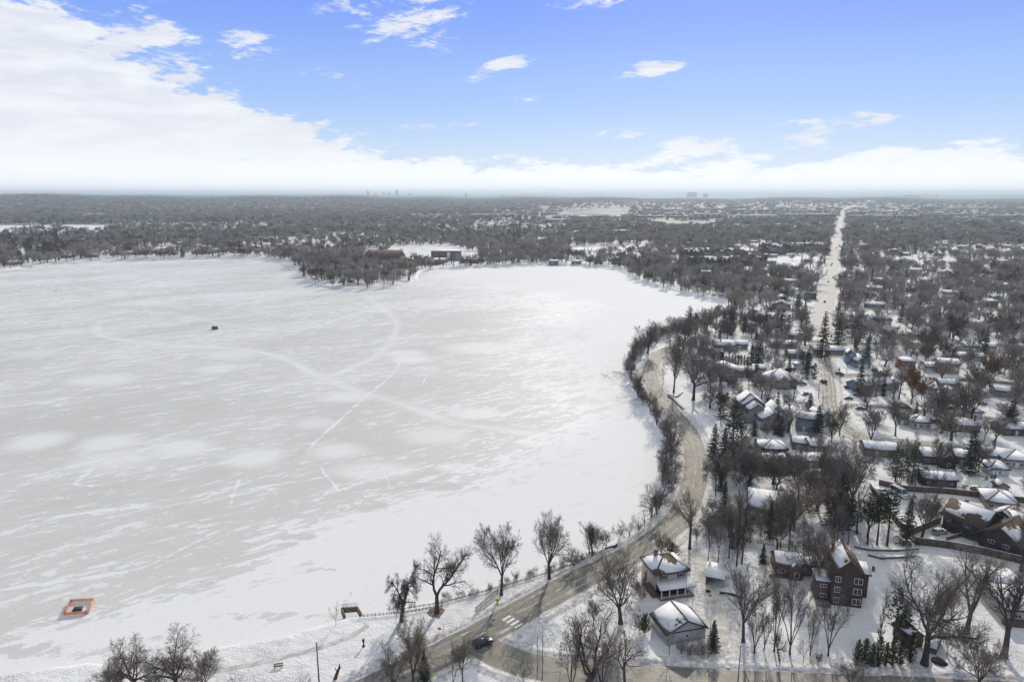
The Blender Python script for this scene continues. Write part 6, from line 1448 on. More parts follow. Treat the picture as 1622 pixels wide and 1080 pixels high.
for i, (x, y, ty, wp, k, lab) in enumerate([
    (1177, 1016, 893, 84, 'elm', 'dense many-limbed bare tree in the snowy lot right of the young spruce'), (1195, 1034, 950, 50, 'vase', 'curved bare tree leaning over the snowy lot'),
    (1210, 1029, 945, 36, 'vase', 'slender bare tree right of the curved leaning one'), (1226, 1031, 906, 40, 'vase', 'bare tree with bowed stems below the brick cottage'),
    (1251, 1036, 912, 66, 'vase', 'tall fan-shaped bare tree in front of the brick cottage'), (1283, 1037, 950, 34, 'vase', 'small bare tree between the two fan-shaped ones'),
    (1312, 1038, 928, 56, 'vase', 'fan-shaped bare tree in front of the tall brick house'), (1272, 1050, 1004, 20, 'sapling', 'thin bare sapling near the cross street'),
    (1235, 1045, 985, 36, 'lean', 'thin leaning bare tree beside the cross street'), (1290, 927, 815, 96, 'round', 'dense rounded bare tree standing against the brick cottage'),
    (1249, 881, 780, 34, 'tall', 'straight bare tree just behind the brick cottage roof'), (1237, 880, 800, 26, 'tall', 'thin bare tree left of the straight one behind the cottage'),
    (1326, 871, 795, 34, 'tall', 'bare tree behind the tall brick house, nearest its ridge'), (1204, 848, 800, 40, 'round', 'small bare tree in front of the red-walled house'),
    (1167, 896, 778, 22, 'poplar', 'tall narrow poplar, left one of the pair near the lean-to shed'), (1175, 893, 772, 22, 'poplar', 'tall narrow poplar, right one of the pair near the lean-to shed'),
    (1121, 890, 815, 26, 'tall', 'thin bare tree at the wood edge above the bright driveway'), (1137, 896, 830, 24, 'tall', 'second thin bare tree at the wood edge above the lean-to shed'),
    (1155, 884, 790, 26, 'tall', 'bare tree between the lean-to shed and the poplars'), (1146, 912, 858, 18, 'sapling', 'sapling right beside the lean-to shed roof'),
    (1464, 1052, 868, 138, 'oak', 'giant bare cottonwood with a thick dark trunk beside the cedar row'), (1531, 1001, 848, 84, 'fork', 'tall bare tree with upswept limbs left of the long cream building'),
    (1590, 1040, 885, 104, 'fork', 'large bare tree with dark trunk in front of the long cream building'), (1549, 1094, 1004, 86, 'round', 'bushy bare tree at the lower right edge'),
    (1508, 977, 930, 30, 'lean', 'small leaning bare tree behind the giant cottonwood'), (1486, 1010, 925, 22, 'tall', 'thin straight bare tree right of the giant cottonwood'),
    (1431, 1000, 940, 20, 'tall', 'thin bare trunk between the pines left of the cottonwood'), (1617, 905, 800, 70, 'elm', 'bare tree at the right edge below the long fence'),
    (1345, 1092, 1046, 70, 'round', 'bushy bare tree crown rising at the lower edge below the brick house'), (1500, 1040, 985, 46, 'brush', 'tangle of bare brush right of the giant cottonwood'),
    (1475, 834, 800, 22, 'sapling', 'small bare sapling in the yard left of the large dark house'), (1466, 793, 772, 14, 'sapling', 'bare sapling against the brown fence'),
    (1348, 818, 690, 92, 'elm', 'towering bare tree among the evergreens left of the white camper'), (1357, 845, 760, 40, 'lean', 'dark bare tree beside the row of pines'),
    (1264, 792, 705, 56, 'round', 'bare tree just behind the red-walled house'), (1278, 803, 740, 36, 'tall', 'slim bare tree right of the red-walled house'),
    (1302, 780, 690, 40, 'elm', 'dark trunked bare tree near the orange truck'), (1380, 700, 643, 52, 'vase', 'open fan-shaped bare tree at the street bend'),
    (1418, 690, 625, 40, 'elm', 'lofty bare tree with open limbs beside the grey-green wing'), (1372, 650, 600, 42, 'elm', 'bare tree beside the blue-grey parked car'),
    (1330, 690, 630, 44, 'round', 'bare tree between the tall spruce and the street bend'), (1437, 745, 682, 44, 'round', 'dense rounded bare tree above the two dark pines'),
    (1485, 742, 690, 34, 'round', 'bare tree beside the dark ranch house chimney'), (1550, 745, 690, 36, 'round', 'bare tree right of the tall spruce by the street'),
    (1525, 668, 585, 62, 'oak', 'massive bare tree behind the brown brick ranch house'), (1537, 670, 600, 44, 'oak', 'leaning twin of the massive bare tree behind the brick ranch'),
    (1026, 560, 503, 46, 'elm', 'lone bare tree on the lake shore where the road curves'), (1067, 622, 520, 48, 'elm', 'dark tall bare tree on the stone ledge at the road curve'),
    (1098, 634, 540, 68, 'oak', 'broad dark bare tree below the stepped terrace'), (1115, 585, 520, 50, 'elm', 'bare tree in front of the tan lakeside house'),
    (1082, 555, 500, 50, 'elm', 'bare tree behind the road curve near the lake'), (1050, 610, 570, 24, 'sapling', 'small bare tree at the inside of the road curve'),
    (1125, 625, 570, 26, 'tall', 'slim bare tree in the yard of the grey two-storey house'), (1161, 622, 588, 26, 'round', 'brown-twigged bare tree in the yard of the grey two-storey house'),
    (1186, 612, 575, 26, 'round', 'round-crowned bare tree right of the grey two-storey house'),
    (218, 1100, 1000, 104, 'oak', 'bare tree crown at the lower left edge, left of the pair'), (278, 1100, 1004, 112, 'oak', 'bare tree crown at the lower left edge, right of the pair'),
    (180, 1102, 1046, 60, 'oak', 'low twisted bare tree left of the lower left pair'), (326, 1098, 1030, 60, 'round', 'small bare tree right of the lower left pair'),
    (372, 1098, 1062, 34, 'sapling', 'topmost twigs of a small bare tree on the beach edge'), (480, 1100, 1066, 36, 'sapling', 'low bare sapling left of the beach utility pole')]):
    T(k, x, y, ty, wp, lab, i % 4)
for i, (x, y, ty, wp, k, lab) in enumerate([
    (1160, 722, 634, 44, 'white_pine', 'biggest dark evergreen, a massive pine right of the shore road'), (1130, 729, 672, 26, 'spruce', 'spruce standing nearest the shore road left of the massive pine'),
    (1146, 724, 680, 20, 'spruce', 'slim spruce wedged against the massive pine'), (1194, 690, 663, 16, 'spruce', 'small spruce in the yard of the many-gabled house'),
    (1194, 731, 694, 18, 'narrow', 'narrow dark spruce left of the hip-roofed brick house'), (1294, 692, 641, 24, 'spruce', 'tall dark spruce between the blue-grey house and its wing'),
    (1317, 700, 668, 20, 'pine', 'ragged small pine beside the street bend'), (1282, 653, 622, 20, 'spruce', 'bright green spruce behind the blue-grey house'),
    (1214, 660, 630, 18, 'spruce', 'spruce against the many-gabled house front'), (1418, 762, 705, 40, 'white_pine', 'left dark pine of the pair above the white camper'),
    (1443, 764, 706, 42, 'white_pine', 'right dark pine of the pair above the white camper'), (1535, 749, 678, 34, 'spruce', 'tall spruce in front of the dark ranch house'),
    (1597, 684, 634, 28, 'spruce', 'broad open spruce near the right edge above the street'), (1485, 665, 615, 30, 'white_pine', 'full-crowned dark pine just above the blue-walled house roof'),
    (1491, 686, 640, 34, 'pine', 'ragged brown pine with white trunk beside the brick ranch'), (1451, 655, 636, 14, 'narrow', 'little spruce behind the pale cream ranch'),
    (1328, 835, 748, 44, 'spruce', 'large spruce left of the row of pines'), (1374, 862, 775, 30, 'pine', 'first pine from the left in the row behind the tall brick house'),
    (1389, 863, 780, 30, 'pine', 'second pine from the left in the row behind the tall brick house'), (1405, 864, 770, 34, 'pine', 'third and fullest pine in the row behind the tall brick house'),
    (1435, 861, 790, 28, 'spruce', 'last spruce at the right end of the row beside the yard corner'), (1343, 862, 790, 24, 'pine', 'thin pine left of the row behind the tall brick house'),
    (1391, 1029, 932, 14, 'poplar', 'spindly thin larch above the cedar row'), (1413, 1029, 930, 34, 'pine', 'spindly pine above the cedar row'),
    (1432, 1010, 965, 30, 'pine', 'dark pine against the garden shed'), (1441, 1047, 1000, 24, 'cedar', 'dark cedar left of the giant cottonwood trunk'),
    (1141, 777, 745, 16, 'narrow', 'dark spruce tip among the roadside brush'), (1353, 586 - 36, 502, 34, 'white_pine', 'broad blue-green pine below the white house with dormers'),
    (1302, 566, 493, 26, 'spruce', 'tall evergreen at the near end of the straight street'), (1326, 553, 504, 26, 'spruce', 'evergreen right of the straight street end'),
    (1409, 540, 520, 18, 'yew', 'round dark evergreen beside the grey ranch house'), (1280, 583, 552, 14, 'narrow', 'narrow evergreen behind the tiny white shed'),
    (1202, 577, 540, 26, 'spruce', 'tall dark evergreen at the right end of the hedge'), (1190, 577, 545, 22, 'spruce', 'second dark evergreen at the right end of the hedge'),
    (1116, 512, 488, 16, 'spruce', 'dark spruce by the lake shore, left of a pair'), (1126, 514, 496, 18, 'spruce', 'dark spruce by the lake shore, right of a pair'),
    (1162, 505, 473, 16, 'spruce', 'tall spruce on the upper shore above the tan house'), (1157, 527, 488, 24, 'white_pine', 'big dark evergreen left of the tan upper shore house'), (1146, 525, 492, 20, 'spruce', 'evergreen left of the big dark one on the upper shore'),
    (1238, 530, 487, 34, 'white_pine', 'wide dark evergreen left of the snowy street strip'), (1213, 525, 500, 26, 'white_pine', 'wide evergreen in front of the white-roofed lake house'), (1262, 504, 465, 26, 'spruce', 'tall dark evergreen beside the straight street'), (1274, 505, 478, 16, 'spruce', 'slimmer evergreen beside the straight street'),
    (1610, 608, 570, 30, 'white_pine', 'dark pine near the right edge by the snowy lane'), (1600, 580, 535, 26, 'white_pine', 'dark pine near the right edge by the white garage'), (1555, 545, 520, 18, 'spruce', 'small dark spruce beside the upper street')]):
    T(k, x, y, ty, wp, lab, i % 3, cat='evergreen tree')
RUST = [(1443, 640, 572, 52, 'round', 'rust-brown leafy tree in front of the red brick house'), (1395, 612, 575, 30, 'round', 'rusty bare-twigged tree by the long blue-grey house'), (1567, 612, 560, 34, 'round', 'rust-brown tree in the upper right yards'), (1509, 540, 492, 44, 'round', 'large reddish-brown tree above the upper street'),
        (1226, 690, 660, 30, 'brush', 'rust-red bush mass in front of the many-gabled house'), (1212, 695, 668, 22, 'brush', 'smaller rust-red bush by the white corner board'), (1155, 612, 598, 16, 'shrub', 'rusty round shrub in the grey house yard'), (1297, 1047, 1030, 16, 'shrub', 'small rust-tinted bush by the cross street'), (1475, 560, 520, 40, 'round', 'brown leafy tree above the cream two-storey house')]
for i, (x, y, ty, wp, k, lab) in enumerate(RUST): T(k, x, y, ty, wp, lab, i % 3, foliage='rust', cat=B if k in ('shrub', 'brush') else 'tree', lod=0 if y > 640 else 1)
for i, (x, y, ty, lab) in enumerate([(1357, 1052, 1020, 'first'), (1369, 1052, 1018, 'second'), (1380, 1053, 1026, 'third'), (1391, 1053, 1014, 'fourth, tallest'), (1402, 1052, 1024, 'fifth'), (1413, 1052, 1015, 'sixth'), (1426, 1050, 1020, 'seventh')]):
    T('cedar', x, y + 1, ty - 8, 19, lab + ' cedar from the left in the row along the cross street', i % 3, cat='cedar')
for i in range(9): T('cedar', 1145 + i * 4.8, 577.5 + (i % 2), 561 + (i % 3), 14, (ORD[i] if i else 'first') + ' hedge evergreen from the left below the dark timber house', i % 3, cat='hedge tree', lod=1)
for i, (x, y, ty, wp, lab) in enumerate([(1079, 1036, 1012, 14, 'dry bush in front of the grey garage, first from the left'), (1092, 1038, 1013, 14, 'dry bush in front of the grey garage, second from the left'), (1105, 1038, 1014, 14, 'dry bush in front of the grey garage, third from the left'), (1114, 1037, 1012, 12, 'dry bush at the garage corner by the young spruce'),
                                        (1440, 772, 748, 26, 'bare brown bush beside the white camper'), (1529, 775, 763, 14, 'leafless bush against the long fence'), (1330, 905, 890, 14, 'small bush right of the tall brick house'), (1120, 748, 728, 24, 'dark round bush beside the shore road bend')]):
    T('shrub', x, y, ty, wp, lab, i % 4, cat=B)

# ---------------------------------------------------------------- scattered trees
def dens(px, py):
    d = np.full(px.shape, .0); pts = lambda *a: np.array(a, float)
    Z = [(pts((-3000, 300), (5000, 300), (5000, 500), (-3000, 500)), .93), (pts((450, 425), (670, 425), (670, 465), (450, 465)), .75),
         (pts((1100, 470), (1300, 470), (1300, 640), (1130, 640), (1060, 560)), .5),
         (pts((1320, 505), (2400, 505), (2400, 560), (1330, 560)), .75),
         (pts((1320, 560), (2400, 560), (2400, 760), (1330, 690)), .5),
         (pts((1120, 640), (1290, 650), (1330, 700), (1330, 760), (1140, 760)), .42),
         (pts((1112, 725), (1190, 735), (1330, 752), (1345, 800), (1340, 860), (1255, 862), (1190, 900), (1120, 880), (1105, 800)), .95),
         (pts((1120, 640), (1135, 700), (1100, 690), (1080, 650)), .15),
         (pts((1340, 860), (1450, 875), (1440, 770), (1340, 740)), .42),
         (pts((1450, 790), (1622, 800), (2400, 830), (2400, 900), (1450, 860)), .2),
         (pts((1500, 900), (2400, 900), (2400, 1200), (1640, 1200)), .3),
         (pts((1190, 990), (1200, 935), (1290, 940), (1300, 990)), .3),
         (pts((575, 418), (575, 396), (700, 385), (760, 405), (760, 417)), .06), (pts((690, 396), (750, 398), (775, 412), (740, 412)), .0),
         (pts((780, 352), (1010, 348), (1420, 349), (5000, 351), (5000, 322), (980, 321), (900, 330), (780, 335)), .3),
         (pts((860, 345), (900, 333), (1000, 330), (990, 345)), .0), (pts((1020, 350), (1140, 352), (1130, 358), (1040, 357)), .0),
         (pts((885, 404), (1040, 402), (1040, 418), (890, 419)), .38), (pts((-50, 366), (175, 366), (170, 381), (-50, 383)), .6), (pts((575, 419), (740, 417), (700, 428), (640, 430), (590, 428)), .45), (pts((1065, 405), (1125, 409), (1140, 418), (1080, 424), (1050, 414)), .12), (pts((1205, 408), (1290, 403), (1290, 418), (1235, 423), (1200, 420)), .1),
         (pts((1150, 405), (1210, 380), (1215, 395), (1180, 412)), .1), (pts((150, 395), (260, 378), (270, 384), (200, 398)), .75), (pts((60, 395), (120, 388), (130, 400), (80, 412)), .8),
         (pts((300, 362), (420, 352), (430, 360), (330, 372)), .45), (pts((120, 340), (300, 337), (300, 342), (130, 345)), .15), (pts((345, 329), (480, 330), (470, 336), (345, 335)), .2),
         (pts((620, 338), (800, 340), (800, 346), (640, 346)), .3), (pts((520, 376), (590, 372), (600, 385), (540, 388)), .45), (pts((740, 350), (900, 352), (880, 372), (740, 368)), .35), (pts((535, 402), (553, 402), (553, 410), (535, 410)), .1),
         (pts((1290, 555), (1345, 555), (1345, 625), (1290, 625)), .06), (pts((1345, 625), (1420, 640), (1420, 720), (1345, 690)), .12),
         (pts((1350, 500), (1420, 500), (1420, 520), (1350, 520)), .2)]
    for z, v in Z: d = np.where(inside(px, py, z), v, d)
    return d


def vnoise(x, y, s, seed):
    r = np.random.default_rng(seed); g = r.random((64, 64)); u = x / s; v = y / s; i = np.floor(u).astype(int); j = np.floor(v).astype(int); fu, fv = u - i, v - j
    fu = fu * fu * (3 - 2 * fu); fv = fv * fv * (3 - 2 * fv); a = lambda p, q: g[p % 64, q % 64]
    return (a(i, j) * (1 - fu) + a(i + 1, j) * fu) * (1 - fv) + (a(i, j + 1) * (1 - fu) + a(i + 1, j + 1) * fu) * fv


def cells(r0, r1, s):
    xs = np.arange(-r1, r1, s); ys = np.arange(60, r1, s); X, Y = np.meshgrid(xs, ys); X = X.ravel(); Y = Y.ravel()
    X = X + rng.uniform(-.46, .46, X.shape) * s; Y = Y + rng.uniform(-.46, .46, Y.shape) * s
    r = np.hypot(X, Y); a = np.degrees(np.arctan2(X, Y)); k = (r >= r0) & (r < r1) & (np.abs(a) < 43); return X[k], Y[k], r[k]


def off_water(X, Y, m):
    ok = np.ones(X.shape, bool)
    for p in (LAKE, LAKE_W, LAKE_N): ok &= ~inside(X, Y, p) & ~((np.hypot(X, Y) < 4000) & (dist_poly(X, Y, p) < m))
    return ok


def off_roads(X, Y, m):
    ok = np.ones(X.shape, bool)
    for c, hw in ROADS:
        st = max(1, len(c) // 60); ok &= dist_poly(X, Y, c[::st], False) > hw + m
    return ok


XS, YS, RS_ = [], [], []
for r0, r1, s in ((150, 560, 7.6), (560, 1100, 9.5), (1100, 2000, 14.0), (2000, 4000, 24), (4000, 11000, 40)):
    X, Y, r = cells(r0, r1, s); px, py = proj(X, Y, np.full(X.shape, LAND))
    d = dens(px, py); n = vnoise(X, Y, 70 + r0 * .02, 3) * .5 + vnoise(X + 900, Y, 190 + r0 * .05, 5) * .5
    d = np.where((d > .9) & (r > 520), np.where(n < np.where(px < 820, .22, .27), .15, np.where(n < .33, .55, d)), d)
    if r0 >= 4000: d = np.where(d > .9, np.where(n < .26, .35, .95), d * .7); d = np.where(px < 780, np.maximum(d, .7), d)
    k = (rng.random(X.shape) < d); X, Y, r = X[k], Y[k], r[k]
    k = off_water(X, Y, 3.0) & off_roads(X, Y, 2.5 if r0 < 2000 else 8); X, Y, r = X[k], Y[k], r[k]
    if r0 < 2000:
        ob = np.array(OBST); k = np.ones(X.shape, bool)
        for a, b, c in ob: k &= (X - a) ** 2 + (Y - b) ** 2 > c * c
        X, Y, r = X[k], Y[k], r[k]
    XS.append(X); YS.append(Y); RS_.append(r)
# cleared lots where the auto houses go are carved out here
SX, SY, SR = map(np.concatenate, (XS, YS, RS_))

# ---- further houses seen between the trees
def hproto(w_, d, h, roof, rh, col, rm, gd, seed):
    o = empty('house', (0, 0, LAND), 0); wm = wallmat('far_house_wall', col)
    block(o, -w_ / 2, -d / 2, w_, d, h, roof, rh, wm, rm); winrow(o, -w_ / 2, -d / 2, w_, d, h, 0, 2 if h > 4.5 else 1, 3, 1, 1.4, 1.3, 'f')
    if gd: door(o, w_ * .3, -d / 2, .05, 3.0, 2.3, None, 'garage_door')
    if seed % 2: chimney(o, w_ * .2, 1, h + rh * .7, M['brickred'])
    return o
HP = [(hproto(15, 9, 3, 'gable', 2.6, TN, RS, 1, 0), 'tan house'), (hproto(13, 9, 5.4, 'gable', 2.6, WH, RS, 0, 1), 'white two-storey house'), (hproto(14, 10, 3, 'hip', 2.6, (.2, .18, .17), RG9, 0, 2), 'brown hip-roofed house'), (hproto(10, 12, 4.2, 'gfront', 3.4, (.3, .3, .29), RS, 1, 3), 'grey gable-fronted house'),
      (hproto(16, 9, 3, 'gable', 2.2, (.18, .21, .25), RS, 0, 4), 'blue-grey ranch house'), (hproto(12, 9, 5.6, 'hip', 2.4, (.19, .11, .085), RG8, 0, 5), 'brick two-storey house'), (hproto(18, 9, 3, 'gable', 2.4, (.5, .45, .36), RG9, 1, 6), 'long cream ranch house')]
HB = [R(-25.4), R(-25.4) + R(90)]
far_houses = []
grid = []
for reg in ([(1345, 380), (1640, 380), (1640, 505), (1345, 500)], [(1150, 385), (1305, 420), (1270, 470), (1165, 465)], [(30, 388), (440, 362), (450, 400), (60, 410)], [(480, 362), (860, 355), (880, 400), (770, 398), (560, 388)], [(1000, 352), (1310, 352), (1300, 385), (1040, 395)], [(1345, 352), (1700, 352), (1700, 380), (1345, 380)]):
    w_ = np.array([P(*q) for q in reg]); lo, hi = w_.min(0), w_.max(0); sp = 46 if reg[0][1] > 375 else 74
    gx, gy = np.meshgrid(np.arange(lo[0], hi[0], sp), np.arange(lo[1], hi[1], sp * 1.15)); gx = gx.ravel() + rng.uniform(-9, 9, gx.size); gy = gy.ravel() + rng.uniform(-9, 9, gy.size)
    k = inside(gx, gy, w_) & off_water(gx, gy, 12) & off_roads(gx, gy, 12); gx, gy = gx[k], gy[k]
    for x, y in zip(gx, gy):
        if min((math.hypot(x - a, y - b) for a, b, _ in OBST), default=99) > 16 and rng.random() < (.75 if y < 800 else .34 if x > 0 else .22): grid.append((x, y))
grid.sort(key=lambda q: q[0] ** 2 + q[1] ** 2)
for i, (x, y) in enumerate(grid[:215]):
    pr, nm = HP[int(rng.integers(0, len(HP)))]
    used = any(h[0] is pr for h in far_houses); o = copy_tree(pr) if used else pr
    o.location = (x, y, LAND); o.rotation_euler = (0, 0, HB[0] + (R(90) if rng.random() < .2 else 0)); far_houses.append((o, nm, x, y)); k = (SX - x) ** 2 + (SY - y) ** 2 > (12 if y < 900 else 9) ** 2
    # a small clearing on the camera's side so the house shows between the crowns
    u = np.array([-x, -y]) / math.hypot(x, y); cx, cy = x + u[0] * 18, y + u[1] * 18; k &= (SX - cx) ** 2 + (SY - cy) ** 2 > 12 ** 2; cx, cy = x + u[0] * 32, y + u[1] * 32; k &= (SX - cx) ** 2 + (SY - cy) ** 2 > (8 if y < 900 else 0) ** 2
    SX, SY, SR = SX[k], SY[k], SR[k]
for pr, _ in HP:
    if not any(h[0] is pr for h in far_houses): pr.location = (700, 900, LAND); far_houses.append((pr, _, 700, 900))

# ---- choose what each scattered tree is
n = len(SX); pxs, pys = proj(SX, SY, np.full(n, LAND))
cf = np.where(SR < 520, .16, .07) + np.where((pxs > 1050) & (pxs < 1300) & (pys < 700) & (pys > 470), .12, 0) + .35 * (vnoise(SX, SY, 120, 9) > .82) + .55 * ((pxs < 95) & (pys > 374) & (pys < 415))
iscon = rng.random(n) < cf
ht = np.where(iscon, rng.uniform(7, 19, n), rng.uniform(6.5, 18, n)) * np.where(SR < 520, .96, 1)
order = np.argsort(SR); bare = [i for i in order if not iscon[i]][:175]; con = [i for i in order if iscon[i]][:70]
auto = []
bk = ['elm', 'oak', 'round', 'tall', 'elm', 'round', 'vase']
adjs = {'elm': 'tall bare tree', 'oak': 'spreading bare tree', 'round': 'rounded bare tree', 'tall': 'slim bare tree', 'vase': 'fan-shaped bare tree', 'rust': 'rust-brown tree', 'spruce': 'dark spruce', 'white_pine': 'dark pine', 'pine': 'ragged pine'}
for i in bare:
    k = bk[int(rng.integers(0, 7))]; fo = 'rust' if rng.random() < .07 else None
    o = place_tree('bare_tree', (SX[i], SY[i]), ht[i], k, int(rng.integers(0, 4)), 0 if SR[i] < 260 else 1, None, 'tree', 'bare trees of the lakeside neighbourhood', fo); auto.append((o, adjs['rust' if fo else k], SX[i], SY[i]))
for i in con:
    k = ['spruce', 'spruce', 'white_pine', 'pine'][int(rng.integers(0, 4))]
    o = place_tree({'spruce': 'spruce_tree'}.get(k, 'pine_tree'), (SX[i], SY[i]), ht[i], k, int(rng.integers(0, 3)), 0 if SR[i] < 260 else 1, None, 'evergreen tree', 'evergreens of the lakeside neighbourhood'); auto.append((o, adjs[k], SX[i], SY[i]))
done = np.zeros(n, bool); done[bare] = True; done[con] = True

# ---- brush and young trees along the lake bank
bank = smooth_poly([P(*q) for q in [(700, 950), (760, 936), (800, 922), (870, 903), (920, 888), (960, 871), (1003, 850), (1030, 826), (1048, 794), (1054, 752), (1051, 712), (1042, 676), (1020, 642), (1004, 614), (995, 590), (1003, 570), (1020, 551), (1043, 536), (1078, 521), (1110, 510)]], False, 12)
seg = np.hypot(*np.diff(bank, axis=0).T); s = np.concatenate([[0], np.cumsum(seg)])
brush = []; k = 0.0
while k < s[-1]:
    x = np.interp(k, s, bank[:, 0]); y = np.interp(k, s, bank[:, 1]); px, py = proj(np.array(x), np.array(y), np.array(LAND)); px, py = float(px), float(py)
    u = rng.random(); low = py > 880
    kind, h, fo = ('brush', rng.uniform(1.3, 3.0), 'reed' if rng.random() < .45 else None) if low else (('brush', rng.uniform(3.5, 7.5), 'rust' if rng.random() < .15 else None) if u < .5 else ('sapling', rng.uniform(5, 9), None) if u < .74 else ('vase', rng.uniform(9, 14), None) if u < .84 else ('lean', rng.uniform(6, 10), None))
    jx, jy = rng.normal(0, .8 if low else 1.8, 2)
    q = off_water(np.array([x + jx]), np.array([y + jy]), .8)[0] and off_roads(np.array([x + jx]), np.array([y + jy]), .8)[0]
    if q:
        o = place_tree('bush' if kind == 'brush' else 'bare_tree', (x + jx, y + jy, LAND - .4), h, kind, int(rng.integers(0, 4)), 0, None, 'bush' if kind == 'brush' else 'tree', 'brush and young trees along the lake bank', fo)
        brush.append((o, 'reedy bank bush' if fo == 'reed' else ('rusty bank bush' if fo == 'rust' else {'brush': 'bare bank bush', 'sapling': 'bank sapling', 'vase': 'fan-shaped bank tree', 'lean': 'leaning bank tree'}[kind]), x, y))
    k += rng.uniform(.7, 1.5) if low else rng.uniform(.8, 1.9)
# garden bushes in the neighbourhood
for i in range(95):
    px = rng.uniform(1130, 1640); py = rng.uniform(545, 860) if i % 2 else rng.uniform(545, 720); x, y = P(px, py)
    if not off_roads(np.array([x]), np.array([y]), 1)[0] or px < 1190 and py < 720 and px < 1130 or min((x - a) ** 2 + (y - b) ** 2 - c * c for a, b, c in OBST) < 0 or not off_water(np.array([x]), np.array([y]), 4)[0]: continue
    fo = 'rust' if rng.random() < .25 else None; yw = rng.random() < .2
    o = place_tree('evergreen_bush' if yw else 'bush', (x, y), rng.uniform(1.2, 2.6), 'yew' if yw else 'shrub', i % 3, 0, None, 'bush', 'garden bushes between the houses', None if yw else fo); brush.append((o, 'small evergreen bush' if yw else 'rusty garden bush' if fo else 'bare garden bush', x, y))
# roadside brush on the wooded side
for i in range(64):
    px = rng.uniform(1100, 1190); py = rng.uniform(735, 860); x, y = P(px, py)
    if not off_roads(np.array([x]), np.array([y]), 2)[0]: continue
    o = place_tree('bush', (x, y), rng.uniform(2.5, 6), 'brush', i % 4, 0, None, 'bush', 'undergrowth bushes in the roadside wood', None); brush.append((o, 'wood-edge bush', x, y))

# ---- everything further off: woodland masses
def stuff_points(name, idx, protos, label):
    """protos: list of (kind, var, lod); idx -> indices of scattered trees"""
    col = bpy.data.collections.new(name + '_kinds'); hts = []
    for i, (k, v, lo, fo) in enumerate(protos):
        td, cd, h0, _ = proto(k, v, lo, fo)
        Vt = np.zeros(len(td.vertices) * 3, np.float32); td.vertices.foreach_get('co', Vt); Vc = np.zeros(len(cd.vertices) * 3, np.float32); cd.vertices.foreach_get('co', Vc)
        def quads(m): a = np.zeros(len(m.loops), np.int32); m.loops.foreach_get('vertex_index', a); return a.reshape(-1, 4)
        Qt, Qc = quads(td), quads(cd); Vt = Vt.reshape(-1, 3); Vc = Vc.reshape(-1, 3)
        ob = mk('kind_%02d' % i, np.concatenate([Vt, Vc]) / h0, np.concatenate([Qt, Qc + len(Vt)]), None, [M['bark'], cd.materials[0]], link=False, mi=np.concatenate([np.zeros(len(Qt), int), np.ones(len(Qc), int)]))
        col.objects.link(ob)
    idx = np.array(idx); m = len(idx); zz = land_z(SX[idx], SY[idx])
    near = SR[idx] < 1350; nn = len(protos); nlod = [sum(1 for p in protos if p[2] == 1), sum(1 for p in protos if p[2] == 2)]
    which = np.where(near, rng.integers(0, nlod[0], m), nlod[0] + rng.integers(0, nlod[1], m))
    me = bpy.data.meshes.new(name); me.vertices.add(m); me.vertices.foreach_set('co', np.stack([SX[idx], SY[idx], zz], 1).astype(np.float32).ravel())
    for an, ty, val in (('which', 'INT', which.astype(np.int32)), ('turn', 'FLOAT', rng.uniform(0, 6.28, m).astype(np.float32)), ('tall', 'FLOAT', (ht[idx] * np.where(SR[idx] > 4000, 1.25, 1)).astype(np.float32)), ('wide', 'FLOAT', (ht[idx] * rng.uniform(.9, 1.25, m) * np.where(SR[idx] > 4000, 3.0, np.where(SR[idx] > 2000, 1.7, np.where(SR[idx] > 1100, 1.25, 1)))).astype(np.float32))):
        a = me.attributes.new(an, ty, 'POINT'); a.data.foreach_set('value', val)
    ob = bpy.data.objects.new(name, me); COL.objects.link(ob); tag(ob, label, 'woodland', kind='stuff')
    g = bpy.data.node_groups.new(name + '_nodes', 'GeometryNodeTree'); g.interface.new_socket('Geometry', in_out='INPUT', socket_type='NodeSocketGeometry'); g.interface.new_socket('Geometry', in_out='OUTPUT', socket_type='NodeSocketGeometry')
    N = g.nodes; gi = N.new('NodeGroupInput'); go = N.new('NodeGroupOutput'); ip = N.new('GeometryNodeInstanceOnPoints'); ci = N.new('GeometryNodeCollectionInfo')
    ci.inputs['Collection'].default_value = col; ci.inputs['Separate Children'].default_value = True; ci.inputs['Reset Children'].default_value = True
    def att(nm, ty):
        x = N.new('GeometryNodeInputNamedAttribute'); x.data_type = ty; x.inputs[0].default_value = nm; return x.outputs[0]
    L = g.links; L.new(gi.outputs[0], ip.inputs['Points']); L.new(ci.outputs[0], ip.inputs['Instance']); ip.inputs['Pick Instance'].default_value = True
    L.new(att('which', 'INT'), ip.inputs['Instance Index'])
    c1 = N.new('ShaderNodeCombineXYZ'); L.new(att('turn', 'FLOAT'), c1.inputs[2]); L.new(c1.outputs[0], ip.inputs['Rotation'])
    c2 = N.new('ShaderNodeCombineXYZ'); w1 = att('wide', 'FLOAT'); L.new(w1, c2.inputs[0]); L.new(w1, c2.inputs[1]); L.new(att('tall', 'FLOAT'), c2.inputs[2]); L.new(c2.outputs[0], ip.inputs['Scale'])
    L.new(ip.outputs[0], go.inputs[0]); md = ob.modifiers.new('scatter', 'NODES'); md.node_group = g
    return ob
rest = np.nonzero(~done)[0]
rb = [i for i in rest if not iscon[i]]; rc = [i for i in rest if iscon[i]]
